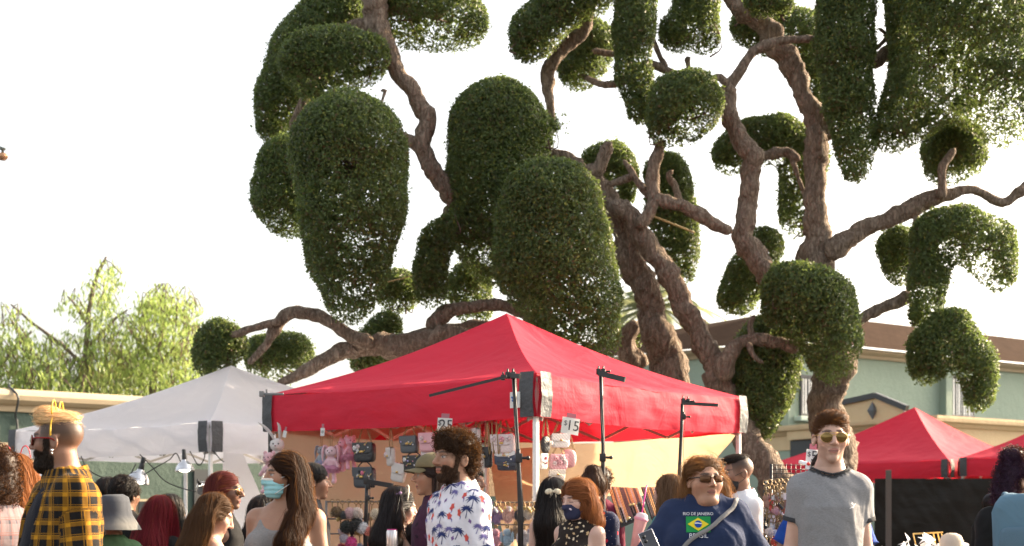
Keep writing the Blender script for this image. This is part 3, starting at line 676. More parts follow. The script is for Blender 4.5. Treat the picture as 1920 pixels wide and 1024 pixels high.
# gable ornament above the cornice
def gpt(px,py,off=.0): 
    p=onwall(G0,G1,px,0,off); p[2]=zat(py,p[1]); return p
gp=[gpt(1592,791,.22),gpt(1592,757,.22),gpt(1652,744,.22),gpt(1712,768,.22),gpt(1716,791,.22)]
n=np.array([.0,.35,0]); mb=MB(); mb.add(gp+[p+n for p in gp],[[0,1,2,3,4],[9,8,7,6,5],[0,5,6,1],[1,6,7,2],[2,7,8,3],[3,8,9,4],[0,4,9,5]])
go=mb.build('gable',m_cream,BR,smooth=False,world=True)
mb=MB(); o3=np.array([0,-.04,.03]); beam(mb,gp[1]+o3,gp[2]+o3,.12,.14); beam(mb,gp[2]+o3+[.0,.0,.01],gp[3]+o3,.12,.14); x=mb.build('coping',m_dark,go,smooth=False); x.location=-np.array(BR.location)
c0=gpt(1652,770,.30); mb=MB(); wv,hv=.14,.24
mb.add([c0+[wv,0,0],c0+[0,0,hv],c0+[-wv,0,0],c0+[0,0,-hv],c0+[0,-.07,0]],np.array([[0,1,4],[1,2,4],[2,3,4],[3,0,4]])); x=mb.build('diamond_ornament',M('slate_ornament',(.10,.12,.13),.5),go,smooth=False); x.location=-np.array(BR.location)
# cream lintel box and dark opening beneath it
p0=onwall(G0,G1,1486,0,.05); mb=MB(); p1=onwall(G0,G1,1562,0,.05); cc=(p0+p1)/2; cc[2]=zat(811,36); box(mb,cc,(np.linalg.norm(p1-p0),.3,.36),rotm(z=math.degrees(math.atan2(*(G1-G0)[::-1])))); mb.build('lintel',m_cream,BR,smooth=False,world=True)
cc=cc.copy(); cc[2]=zat(823,36)-.9; mb=MB(); box(mb,cc,(np.linalg.norm(p1-p0)-.05,.12,1.75),rotm(z=math.degrees(math.atan2(*(G1-G0)[::-1])))); mb.build('doorway',m_dark,BR,smooth=False,world=True)

# left building
LA=XZ(-260,23.2); LB=XZ(1010,33.8)
BL=thing('stucco_building','low dark green building with a rounded cream roof edge behind the white tent','building',(LA[0],LA[1],0))
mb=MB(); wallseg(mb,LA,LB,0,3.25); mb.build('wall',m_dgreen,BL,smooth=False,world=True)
mb=MB(); cornice(mb,LA,LB,3.42,[(-.3,-.24),(.06,-.24),(.07,-.12),(.16,-.10),(.24,-.03),(.26,.06),(.20,.14),(.08,.19),(-.3,.19)]); mb.build('roof_edge',m_trim,BL,smooth=False,world=True)
def lwall(px,py,off=0):
    p=onwall(LA,LB,px,0,off); p[2]=zat(py,p[1]); return p
AW=math.degrees(math.atan2(*(LB-LA)[::-1]))
def lbox(x0,x1,y0,y1,off,th,mat,name,parent=None):
    a=lwall(x0,y0,off); b=lwall(x1,y1,off); c=(a+b)/2; c[2]=(a[2]+b[2])/2; m_=MB(); box(m_,c,(np.linalg.norm((b-a)[:2]),th,abs(lwall((x0+x1)/2,y0)[2]-lwall((x0+x1)/2,y1)[2])),rotm(z=AW)); return m_.build(name,mat,parent or BL,smooth=False,world=True)
lv=lbox(52,112,862,925,.02,.06,m_dark,'louvre_window')
mb=MB()
for i in range(7):
    a=lwall(52,866+i*9,.08); b=lwall(112,866+i*9,.08); beam(mb,a,b,.05,.03)
x=mb.build('slats',m_trim,lv,smooth=False); x.location=-np.array(BL.location)
lbox(-20,10,830,880,.06,.16,m_trim,'electrical_box')
dd=lbox(362,388,880,1030,.02,.08,m_dark,'door')
lf=lbox(252,282,936,964,.03,.08,m_trim,'window_frame'); x=lbox(256,279,940,962,.08,.04,m_glass,'pane'); 
mb=MB(); tube(mb,spline([lwall(14,738,.05)+[0,0,.15],lwall(22,745,.33),lwall(27,780,.06),lwall(31,810,.05),lwall(31,1010,.05)],6),.022,6,(1,1,1)); tag(mb.build('cable',m_dark,None),'dark cable hanging down the green wall over the cream roof edge','cable')
# ------------------------------------------------------------------ tents
def fabric(name,col,tr=.3,tc=None,rough=.7):
    t=NT(name); n1=t.noise(2.2,4,dist=1.2); n2=t.noise(1.0,3,t.vec((1.5,1.5,7)))
    wv=t.noise(220,2); h=t.math('ADD',t.math('MULTIPLY',n1,1.0),t.math('ADD',t.math('MULTIPLY',n2,.5),t.math('MULTIPLY',wv,.01)))
    c=t.mix(t.math('MULTIPLY',t.noise(1.3,5),.25),col,tuple(x*.75 for x in col)); c=t.mix(1.0,c,t.attr().outputs['Color'],'MULTIPLY')
    return t.finish(c,rough,bump=h,bd=.022,trans=tr,tcol=tc,spec=.15)
m_red=fabric('red_canopy_cloth',(.62,.040,.075),.28,(.78,.03,.05))
m_wht=fabric('white_canopy_cloth',(.94,.93,.98),.58,(.95,.93,.96))
m_gry=M('grey_webbing',(.06,.062,.068),.6,bump=.01,bs=25,var=.2)
m_steel=M('painted_steel',(.55,.55,.55),.4,metal=.3)
m_pole=M('white_powder_coat',(.78,.77,.75),.35,var=.1)
m_blk=M('black_metal',(.018,.018,.02),.4)
m_trs=M('truss_steel',(.42,.40,.37),.45,metal=.4)

def canopy(label,near,left,right,zb,vh,apex_z,mat,group,seed=0,poles=(1,1,1),legcol=m_pole,sag=.10,patchw=.13,apex=None):
    n,l,r=[np.array(q) for q in(near,left,right)]; bk=l+r-n; cor=[n,r,bk,l]; ctr=(l+r)/2 if apex is None else np.array(apex)
    T=thing('canopy_tent',label,'tent',(ctr[0],ctr[1],0),group=group); zt=zb+vh; ap=np.r_[ctr,apex_z]
    mb=MB()
    for i in range(4):
        a=np.r_[cor[i],zt]; b=np.r_[cor[(i+1)%4],zt]; L=np.linalg.norm(b-a)
        def fn(u,v,a=a,b=b,i=i):
            U=u[:,None]; Vv=v[:,None]; e=a+(b-a)*U; p=e+(ap-e)*Vv
            s=4*u*(1-u)*(1-v)*v
            p[:,2]-=s*sag*2.2+ .10*np.sin(math.pi*np.clip(v,0,1))*1.0*(1-np.abs(2*u-1)*.3)*sag/.1
            eg=np.minimum(1,np.minimum(u,1-u)*8); p[:,2]+=.016*fold(p,.8,seed+i)*(1-v)*eg+.007*fold(p,2.4,seed+i+7)*eg
            p[:,2]-=4*u*(1-u)*.03*(v<.01)
            return p
        grid(mb,fn,56,40)
    mb.build('roof',mat,T,world=True)
    for i in range(4):
        a=cor[i]; b=cor[(i+1)%4]; d=(b-a)/np.linalg.norm(b-a); nn=np.array([d[1],-d[0]]); 
        if nn@((a+b)/2-(l+r)/2)<0: nn=-nn
        mb=MB()
        def fv(u,v,a=a,b=b,nn=nn,i=i):
            p=np.c_[a+(b-a)*u[:,None],zt-vh*v]; w=.022*fold(p*[1,1,.5],1.1,seed+20+i)*np.sin(math.pi*u)**.4*(.3+.7*v)+.02*np.sin(math.pi*v)
            w+=.006*fold(p*[1,1,3],2.0,seed+30+i)
            p[:,:2]+=nn*w[:,None]; p[:,2]-=4*u*(1-u)*.03+(v>.97)*.006*fold(p,1.2,seed+i)
            return p
        grid(mb,fv,70,12); vo=mb.build('valance',mat,T,world=True)
        for k,(c,s) in enumerate(((a,1),(b,-1))):
            mb=MB()
            def fp(u,v,c=c,s=s,nn=nn,d=d):
                p=np.c_[c+nn*.028+d*s*(patchw*u+.004)[:,None],zt+.012-(vh+.016)*v]; p[:,:2]+=nn*(.006*fold(p,5,seed+40+k)+.014*np.sin(math.pi*v))[:,None]; return p
            grid(mb,fp,4,16); x=mb.build('corner_patch',m_gry,vo); x.location=-np.array(T.location)
        # hem binding
    # legs
    for c,pz in zip(cor,(poles[0],poles[2],1,poles[1])):
        ins=c+((l+r)/2-c)/np.linalg.norm((l+r)/2-c)*.05; mb=MB(); m_=legcol if pz==1 else (m_blk if pz==2 else legcol)
        box(mb,(ins[0],ins[1],zt/2+.45),(.036,.036,zt-.9),rotm(z=45),bev=.004); box(mb,(ins[0],ins[1],.62),(.028,.028,1.2),rotm(z=45)); box(mb,(ins[0],ins[1],.01),(.11,.11,.02),rotm(z=45))
        box(mb,(ins[0],ins[1],1.15),(.05,.05,.07),rotm(z=45),bev=.006)
        mb.build('leg',m_,T,smooth=False,world=True)
    # scissor trusses under each side and to the centre
    for i in range(4):
        a=np.r_[cor[i],0]; b=np.r_[cor[(i+1)%4],0]; off=np.r_[((l+r)/2-(cor[i]+cor[(i+1)%4])/2),0]; off=off/np.linalg.norm(off)*.07
        mb=MB(); N_=4; hi,lo=zb+.27,zb-.02
        for k in range(N_):
            p=a+(b-a)*(k/N_)+off; q=a+(b-a)*((k+1)/N_)+off; up=[0,0,hi]; dn=[0,0,lo]
            beam(mb,p+up,q+dn,.012,.026); beam(mb,p+dn+off*.25,q+up+off*.25,.012,.026)
        mb.build('truss',m_trs,T,smooth=False,world=True)
    mb=MB(); hub=np.r_[(l+r)/2,0]
    for c in cor:
        c3=np.r_[c,0]; beam(mb,c3+[0,0,zt-.05],hub+(c3-hub)*.5+[0,0,zt+.28*(apex_z-zt)],.014,.03); beam(mb,c3*.5+hub*.5+[0,0,zt+.28*(apex_z-zt)],hub+[0,0,apex_z-.18],.014,.03)
    tube(mb,[hub+[0,0,apex_z-.45],hub+[0,0,apex_z-.05]],.02,8)
    mb.build('roof_frame',m_trs,T,smooth=False,world=True)
    return T,cor,zt
W1=np.array([-3.17,13.7]); W2=XZ(20,15.4); W3=np.array([-.60,15.9])
GT2='pop-up canopy tents'
TW,_,_=canopy('white pop-up canopy tent with dark corner patches, left of the large red one','',0,0,0,0,0,0,0) if False else canopy('white pop-up canopy tent with dark corner patches, left of the large red one',W1,W2,W3,1.97,.31,3.07,m_wht,GT2,1,sag=.09,apex=(-3.36,15.6),legcol=m_pole)
N1=np.array([.182,9.6]); L1=XZ(497,11.6); R1=XZ(1395,11.85)
TRD,_,ZT1=canopy('large red pop-up canopy tent with grey corner patches and hanging handbags',N1,L1,R1,2.065,.318,3.13,m_red,GT2,2,poles=(1,2,1),sag=.095)
N2=XZ(1779,22.2); L2_=XZ(1440,24.8)
dv=L2_-N2; R2v=np.array([-dv[1],dv[0]]); R2v=R2v if R2v[0]>0 else -R2v
canopy('red pop-up canopy tent with bright sunlit ridge behind the man in grey',N2,L2_,N2+R2v,1.87,.30,zat(763,24.5),m_red,GT2,3,apex=XZ(1715,24.6),patchw=.12)
N3=XZ(1800,22.0); canopy('red pop-up canopy tent cut off by the right edge of the photo',N3+np.array([2.2,-1.6]),N3,N3+np.array([4.2,1.0]),1.89,.30,3.05,m_red,GT2,4,patchw=.12)

def sheet(name,label,cat,fn,nu,nv,mat):
    mb=MB(); grid(mb,fn,nu,nv); return tag(mb.build(name,mat),label,cat)
m_tan=fabric('tan_tarp',(.44,.315,.22),.40,(.74,.56,.36),.7)
m_btarp=fabric('black_tarp',(.022,.019,.017),.0,None,.38)
BK=L1+R1-N1
def hang(a,b,z0,z1,seed,amp=.05,cut=None):
    a=np.array(a);b=np.array(b)
    def fn(u,v):
        p=np.c_[a+(b-a)*u[:,None],z1+(z0-z1)*v]
        if cut is not None: p=cut(p,u,v)
        d=(b-a)/np.linalg.norm(b-a); n=np.array([-d[1],d[0]]); p[:,:2]+=n*(amp*fold(p*[1,1,.35],.55,seed)*(.2+.8*v)+.25*amp*fold(p*[1,1,.6],1.8,seed+1))[:,None]; return p
    return fn
sheet('tarp','tan tarp hung as back wall behind the plush toys and handbags','tarp',hang(L1+[.08,.05],BK+[-.12,-.10],.9,2.20,3),60,40,m_tan)
def cutR(p,u,v):
    # sagging top edge, right end pulled down to a tie
    p[:,2]-=.10*np.sin(math.pi*u)*(1-v)+.0*u; s=np.clip((u-.80)/.2,0,1); p[:,2]+=(1-v)*0; w=(v*s); p[:,0]-=.42*w*np.sin(np.minimum(v*2,1)*1.57); return p
sheet('tarp','bright sunlit tan tarp hung on the right rear side above the necklace racks','tarp',hang(BK+[.02,.0],R1+[-.06,.06],1.50,2.12,5,.05,cutR),60,40,m_tan)
# narrow strip of the tarp folded around the rear leg
sheet('tarp','narrow yellow lit tarp flap beside the thin light stand under the tent peak','tarp',hang(XZ(916,12.9),XZ(998,12.3),.9,1.95,8,.05,lambda p,u,v:(p.__setitem__((slice(None),0),p[:,0]+.17*v*(1-u)),p)[1]),20,30,m_tan)
sheet('tarp','glossy black plastic tarp hung below the rear red tents','tarp',hang(XZ(1640,21.9),XZ(1990,21.7),0,1.845,11,.10),90,50,m_btarp)
def shw(u,v):
    p=np.stack([P(420+u_*95*(0.35+.65*min(1,v_*1.5))-(10*v_),846+v_*190,14.6+.25*u_) for u_,v_ in zip(u,v)]); p[:,1]+=.06*fold(p*[1,1,.3],.7,5); return p
sheet('sheet','white sheet draped down the right side of the white tent','sheet',shw,30,40,m_wht)
mb=MB(); 
def shw2(u,v):
    p=np.stack([P(424+u_*22-v_*26*(1-u_),850+v_*30,14.4) for u_,v_ in zip(u,v)]); p[:,1]+=.03*fold(p,2,6); return p
# steel post seen at left in front of the black tarp
mb=MB(); box(mb,tuple(XZ(1666,21.4))+(1.0,),(.085,.05,1.95),bev=.008); tag(mb.build('post',M('worn_grey_post',(.11,.085,.075),.6,bump=.004),None,smooth=False),'grey steel post standing in front of the black tarp','post')
mb=MB(); a=XZ(348,15.2); tube(mb,[(a[0],a[1],0),(a[0],a[1],2.0)],.022,10); tag(mb.build('pole',m_pole),'white tent pole by the dark door behind the white tent','pole')

# ------------------------------------------------------------------ light stands, clamp lamps, cords
GL='thin black light stands in front of the red tent'
def stand(label,D,pole,arms,knobs):
    b=P(pole[0][0],pole[0][1],D); T=thing('light_stand',label,'light stand',(P(pole[-1][0],pole[-1][1],D)[0],D,0),group=GL)
    q=[P(x,y,D) for x,y in pole]; base=q[-1].copy(); base[2]=.35; q.append(base); mb=MB(); tube(mb,q,[.013]+[.013]*(len(q)-3)+[.019,.019] if len(q)>2 else .016,8); mb.build('pole',m_blk,T,world=True)
    for a in(20,140,260):
        mb=MB(); e=base+[.45*math.cos(R_(a)),.45*math.sin(R_(a)),-.34]; beam(mb,base+[0,0,.05],e,.014,.02); mb.build('leg',m_blk,T,smooth=False,world=True)
    for (x0,y0,x1,y1,w_) in arms:
        mb=MB(); beam(mb,P(x0,y0,D-.03),P(x1,y1,D-.12),w_,w_*1.5); mb.build('light_bar',m_blk,T,smooth=False,world=True)
    for x,y,s in knobs:
        mb=MB(); c=P(x,y,D-.02); box(mb,c,(.03*s,.035,.04*s),bev=.004); tube(mb,[c,c+[.035*s,-.02,.0]],.007*s,6); tube(mb,[c,c+[0,0,.04*s]],.006*s,6); ball(mb,c+[.04*s,-.02,0],.010*s,6); mb.build('clamp',m_blk,T,world=True)
    mb=MB(); q=[P(pole[0][0]+4+(2*math.sin(i)),pole[0][1]+i*18,D-.03) for i in range(11)]; tube(mb,spline(q,3),.0022,4,(1,1,1)); mb.build('cord',m_blk,T,world=True)
stand('black light stand before the tent peak, its long bar pointing down to the left',8.6,[(963,704),(966,760),(971,850),(976,945)],[(805,742,950,706,.012),(955,703,975,706,.02)],[(943,708,.9),(952,704,1.1),(962,704,1.1),(973,859,1.5)])
stand('black light stand between the price sign and the sunlit tarp, flat bar at top',8.9,[(1126,696),(1128,760),(1131,840),(1130,945)],[(1123,700,1172,712,.024)],[(1122,697,1.0),(1131,697,1.0),(1130,858,1.4)])
stand('shortest upper black light stand near the right tent corner, bar pointing right',9.6,[(1279,757),(1278,800),(1275,860),(1272,950)],[(1279,756,1347,760,.016)],[(1281,752,1.0),(1290,753,1.0),(1282,782,1.0)])
stand('low black light stand under the grey quilted handbag at left',9.3,[(688,906),(687,940),(686,1000)],[(690,903,736,911,.022)],[(687,901,1.3),(691,912,1.0),(689,934,1.0)])
mb=MB(); beam(mb,P(492,739,11.3),P(531,739,11.2),.02); box(mb,P(491,739,11.3),(.04,.04,.05),bev=.004); tube(mb,[P(500,741,11.28),P(500,730,11.28)],.008,6); tag(mb.build('light_bar',M('grey_light_bar',(.22,.22,.22),.4)),'short grey rod clamped on the left corner of the large red tent','light bar')

m_alu=M('spun_aluminium',(.75,.75,.76),.22,metal=1.0,bump=.002,bs=30)
t=NT('lit_bulb'); m_bulb=t.finish((1,1,1),.4,emit=(1,.90,.72),es=2.2)
def clamp_lamp(label,px,py,D,R,s=1.0):
    c=P(px,py,D); T=thing('clamp_lamp',label,'lamp',c,group='aluminium clamp lamps under the white tent'); Rm=rotm(*R)
    mb=MB(); lathe(mb,np.array([(.03,.06),(.035,.045),(.07,.02),(.095,-.02),(.102,-.055),(.108,-.058),(.100,-.056),(.09,-.018),(.066,.014),(.03,.03)])*s,24,(0,0,0),Rm); mb.build('shade',m_alu,T)
    mb=MB(); ball(mb,Rm@np.array([0,0,-.035*s]),np.array([.066,.066,.038])*s,14,Rm); mb.build('bulb',m_bulb,T)
    mb=MB(); lathe(mb,np.array([(.001,.14),(.02,.138),(.024,.10),(.026,.06),(.02,.05)])*s,12,(0,0,0),Rm); box(mb,Rm@np.array([0,0,.15*s]),(.03*s,.05*s,.05*s),Rm,bev=.005); mb.build('socket',m_blk,T)
clamp_lamp('round lit clamp lamp tilted by the plaid shirt man\'s beard',80,884,13.4,(35,0,10),1.25)
clamp_lamp('large silver clamp lamp hanging lowest over the black haired heads, shade facing down',261,893,13.5,(-8,12,0),1.15)
clamp_lamp('silver clamp lamp hanging beside the near leg of the white tent',346,873,13.3,(-5,-4,0),.95)
clamp_lamp('small clamp lamp turned toward the camera beside the white sheet',378,912,13.4,(60,-15,0),.72)
def cable(label,pts,D,r=.006): 
    mb=MB(); tube(mb,spline([P(x,y,D) for x,y in pts],6),r,5,(1,1,1)); tag(mb.build('cable',m_blk),label,'cable',)
cable('black cable drooping between the tent truss and the large clamp lamp',[(152,855),(165,880),(200,897),(238,895),(255,870)],13.45)
cable('black cable crossing from the lamps down to the right white sheet',[(262,852),(285,875),(310,902),(350,918),(398,926)],13.5)
cable('black cable looping upward between the two middle clamp lamps',[(270,890),(300,872),(318,862),(330,850),(340,868)],13.4)
cable('short black cable hanging by the near leg of the white tent',[(356,846),(372,872),(382,862),(385,846)],13.5)
cable('black cable running right from the near leg of the white tent',[(400,845),(412,860),(420,866)],13.6)
m_rack=M('rack_wire',(.16,.15,.14),.4,metal=.6)
# ------------------------------------------------------------------ goods on show
m_lea=M('quilted_leather',rough=.38,bump=.006,bs=60,coat=.15)
t=NT('quilted'); ob=t.n('TexCoord').outputs['Object']; sp=t.n('SeparateXYZ'); t.t.links.new(ob,sp.inputs[0])
q1=t.math('PINGPONG',t.math('MULTIPLY',t.math('ADD',sp.outputs[0],sp.outputs[2]),1),.0125); q2=t.math('PINGPONG',t.math('MULTIPLY',t.math('SUBTRACT',sp.outputs[0],sp.outputs[2]),1),.0125)
m_quilt=t.finish(t.attr().outputs['Color'],.4,bump=t.math('POWER',t.math('MINIMUM',q1,q2),.6),bd=.03,spec=.5)
m_gold=M('gold_metal',(.72,.48,.18),.3,metal=1.0)
m_chain=M('gold_chain',(.30,.205,.10),.5,metal=.5)
m_trim=M('flower_trim',rough=.5,bump=.002,bs=90)
m_fur=M('soft_plush',rough=.95,bump=.006,bs=90,var=.15,vs=30,sheen=.5)
m_tulle=M('tulle',rough=.8,trans=.5)
t=NT('paper'); m_paper=t.finish((.82,.82,.80),.6,trans=.25); m_ink=M('black_ink',(.02,.02,.02),.6)
m_plas=M('clear_plastic_tag',(.75,.70,.72),.2,trans=.4)

def vline(a,b,px):
    a=np.array(a);b=np.array(b); k=(px-CX)/F_PX; d=b-a; t_=(k*a[1]-a[0])/(d[0]-k*d[1]); return (a+d*t_)
def flower(mb,c,r,col,nrm=(0,-1,0)):
    n=np.array(nrm,float); u,v=frame_dir(n)
    for k in range(6):
        a=k*math.pi/3; ball(mb,c+(u*math.cos(a)+v*math.sin(a))*r*.55,(r*.42,r*.42,r*.42),6,None,np.array(col)*(.85+.3*(k%2)))
    ball(mb,c+n*r*.35,r*.33,6,None,np.array(col)*.8)
def handbag(label,px,py,w,h,D,col,col2=None,yaw=0,strap='chain',topy=None,quilt=1,fl=(),clasp=1,flap=.55,tilt=0,round_=0,group='handbags hanging under the red tent valance',hook=None,studs=0):
    """px,py centre; w,h in photo px; hangs from photo row topy"""
    c=P(px,py,D); s=D/F_PX; W,H=w*s*1.12,h*s*1.1; dp=min(W,H)*.38; rng=np.random.default_rng(int(px*7+py))
    T=thing('handbag',label,'handbag',c,R_(yaw),group); col2=col2 or col; mq=m_quilt if quilt else m_lea; Rt=rotm(y=tilt)
    mb=MB()
    if round_: ball(mb,(0,0,0),(W/2,dp*.6,H/2),18,Rt@rotm(x=90)@np.eye(3) if False else Rt,col,p=.75)
    else: ball(mb,Rt@np.array([0,0,-.02*H]),(W/2,dp/2,H/2),14,Rt,col,p=.38)
    mb.build('body',mq,T)
    if flap and not round_:
        mb=MB()
        def ff(u,v):
            a=v*1.0; x=(u-.5)*W*(1.01-.12*np.clip(v-.6,0,1)); yy=-dp/2*np.sin(np.minimum(a*2.2,1)*1.5708)*1.09; yy=np.where(a<.2,dp/2*(1-a*10)*0+dp*.45-a*5*dp*.95,-dp/2*1.10)
            zz=np.where(a<.2,H*.49,H*.49-(a-.2)/.8*H*flap*(1-.22*(2*np.abs(u-.5))**3)); return np.c_[x,yy,zz]@Rt.T
        grid(mb,ff,12,14,col2); ball(mb,Rt@np.array([0,-dp*.56,H*.49-H*flap]),(W*.36,.005,.006),8,Rt,np.array(col2)*.8); mb.build('flap',mq,T)
    if clasp:
        mb=MB(); box(mb,Rt@np.array([0,-dp*.62,H*.49-H*flap*.86]),(W*.15,.012,H*.11),Rt,bev=.003); ball(mb,Rt@np.array([0,-dp*.62-.008,H*.49-H*flap*.86]),.006,6); mb.build('clasp',m_gold,T)
    ty=(topy if topy else py-h/2-40); hz_=(py-ty)*s; rz=np.array(rotm(z=-yaw))
    for sx in(-1,1):
        mb=MB(); a=Rt@np.array([sx*W*.36,0,H*.44]); tp=np.array([sx*W*.10,0,hz_]); 
        if strap=='chain':
            n=max(6,int(np.linalg.norm(tp-a)/.011))
            for off in(-.006,.006):
                q=np.linspace(a+[off,0,0],tp+[off*.6,0,0],n)
                tube(mb,q,.0026*(1+.5*(np.arange(n)%2)),5,(1,1,1))
            mb.build('chain',m_chain,T)
        else: tube(mb,spline([a,(a+tp)/2+[sx*.01,0,0],tp],4),.005,6,strap); mb.build('strap',m_lea,T)
    for (fx,fz,fr,fc) in fl:
        mb=MB(); flower(mb,Rt@np.array([fx*W,-dp*.55-.004,fz*H]),fr*s,fc); mb.build('flower',m_trim,T)
    if studs:
        mb=MB()
        for i in range(studs):
            x,z=rng.uniform(-.4,.4),rng.uniform(-.1,.4); cc=[(.7,.5,.15),(.8,.8,.85),(.5,.45,.8),(.75,.3,.4)][i%4]; ball(mb,Rt@np.array([x*W,-dp*.58,z*H]),rng.uniform(.004,.008),6,None,cc)
            if i%3==0: beam(mb,Rt@np.array([x*W,-dp*.6,z*H]),Rt@np.array([(x+.12)*W,-dp*.6,(z+.12)*H]),.004,.004,(.7,.5,.15))
        mb.build('studs',m_trim,T)
    return T
Lp=lambda px,o=.10:vline(N1+[.0,o],L1+[0,o],px)[1]
Rp=lambda px,o=.12:vline(N1+[0,o],R1+[0,o],px)[1]
BK_=(.022,.022,.026); GY=(.085,.09,.10); CR=(.62,.56,.53); PK=(.72,.38,.42); LP_=(.68,.55,.56); NV=(.04,.05,.09); WH=(.75,.73,.72)
handbag('black handbag with pale flowers on its flap, directly above the grey quilted one',684,848,47,34,Lp(684),BK_,yaw=-40,topy=800,fl=[(-.36,.22,5,WH),(-.18,.28,5,LP_),(-.2,.08,3.5,WH)],studs=9,clasp=1,quilt=0)
handbag('dark grey quilted handbag with a pink rose on its flap, hung from the black one',684,895,47,36,Lp(684)-.02,(.05,.055,.065),yaw=-40,topy=866,strap=(.02,.02,.02),fl=[(.05,.2,4.5,(.75,.2,.3)),(-.12,.26,3,BK_)],studs=10)
handbag('small cream handbag with a rosette at its left, upper one of the cream pair',733,856,27,32,Lp(733),CR,yaw=-68,topy=798,fl=[(-.35,.1,6,LP_)],quilt=1)
handbag('small cream handbag swinging below the other cream one, with dark trim',748,886,27,32,Lp(745),CR,yaw=-30,topy=868,tilt=12,strap=BK_,quilt=1)
handbag('grey quilted handbag with gold clasp beside the pink handbag',768,833,38,30,Lp(768),GY,yaw=-40,topy=794,studs=7)
handbag('black handbag dotted with pearls below the grey quilted one',776,870,42,30,Lp(772),(.012,.012,.014),yaw=-40,topy=848,strap=BK_,fl=[(-.36,.25,4.5,WH)],studs=12,quilt=0,clasp=0)
handbag('pink quilted handbag under the price sign by the curly hair',803,829,34,33,Lp(803),PK,yaw=-40,topy=792,fl=[(-.25,.2,5,LP_)])
handbag('pale pink handbag almost hidden behind the curly haired man',806,862,30,30,Lp(806)+.03,LP_,yaw=-40,topy=846)
handbag('upper cream handbag just right of the curly hair',893,822,27,36,Lp(893),(.66,.64,.62),yaw=-70,topy=790)
handbag('lower cream handbag just right of the curly hair',899,869,30,36,Lp(899),(.64,.60,.56),yaw=-70,topy=792)
handbag('black handbag with chain wedged between cream and pink ones',914,857,24,36,Lp(914),BK_,yaw=-60,topy=790)
handbag('pale pink handbag with three raised flowers, left of the light stand',944,832,44,33,Lp(944),(.72,.60,.60),yaw=-30,topy=788,fl=[(-.35,.25,6,LP_),(.02,.22,6,(.7,.35,.4)),(.3,.25,6,LP_)],quilt=1)
handbag('navy and white handbag below the pale pink one',948,859,42,24,Lp(948)+.01,NV,WH,yaw=-30,topy=846,flap=.35,strap=NV,studs=6,quilt=0)
handbag('flat dark glitter handbag lowest under the navy and white one',953,874,42,15,Lp(953),(.03,.03,.045),yaw=-30,topy=866,strap=BK_,clasp=1,quilt=0,studs=4)
handbag('black fluffy round handbag with a cream bow right of the white tent leg',1023,834,19,30,Rp(1023),(.012,.012,.014),yaw=40,topy=785,round_=1,clasp=0,fl=[(.4,.1,5,CR)])
handbag('white quilted handbag tucked under the larger price sign',1050,826,34,24,Rp(1050),WH,yaw=25,topy=790)
handbag('small cream handbag with red flowers beside the white tent leg',1019,865,17,27,Rp(1019),CR,yaw=50,topy=852,fl=[(.1,.2,3.5,(.5,.1,.15)),(.2,-.1,3,(.6,.2,.25))],clasp=0)
handbag('pink ruffled handbag covered in petals, under the white quilted one',1047,866,33,27,Rp(1047),PK,yaw=25,topy=838,fl=[(-.2,.2,6,PK),(.15,.25,6,LP_),(.0,-.05,6,PK),(.3,0,5,LP_),(-.3,-.1,5,LP_)],clasp=0)
handbag('round dusty pink handbag on a thin gold chain',1066,860,27,32,Rp(1066)+.05,(.60,.33,.35),yaw=15,topy=815,round_=1,clasp=0)
handbag('cream handbag with gold buckle lowest above the black haired woman',1044,891,30,20,Rp(1044),(.68,.60,.52),yaw=25,topy=878,flap=.5)
# extra loops of gold chain hanging from the valance
for px in(918,926,935):
    mb=MB(); d=Lp(px,.05); tube(mb,spline([P(px-4,788,d),P(px-2,830,d),P(px,852,d),P(px+3,830,d),P(px+5,788,d)],5),.004,5,(1,1,1)); tag(mb.build('chain',m_chain),'gold bag chains hanging in a bunch under the valance between cream and pink handbags','chain','gold chains hanging in a bunch')

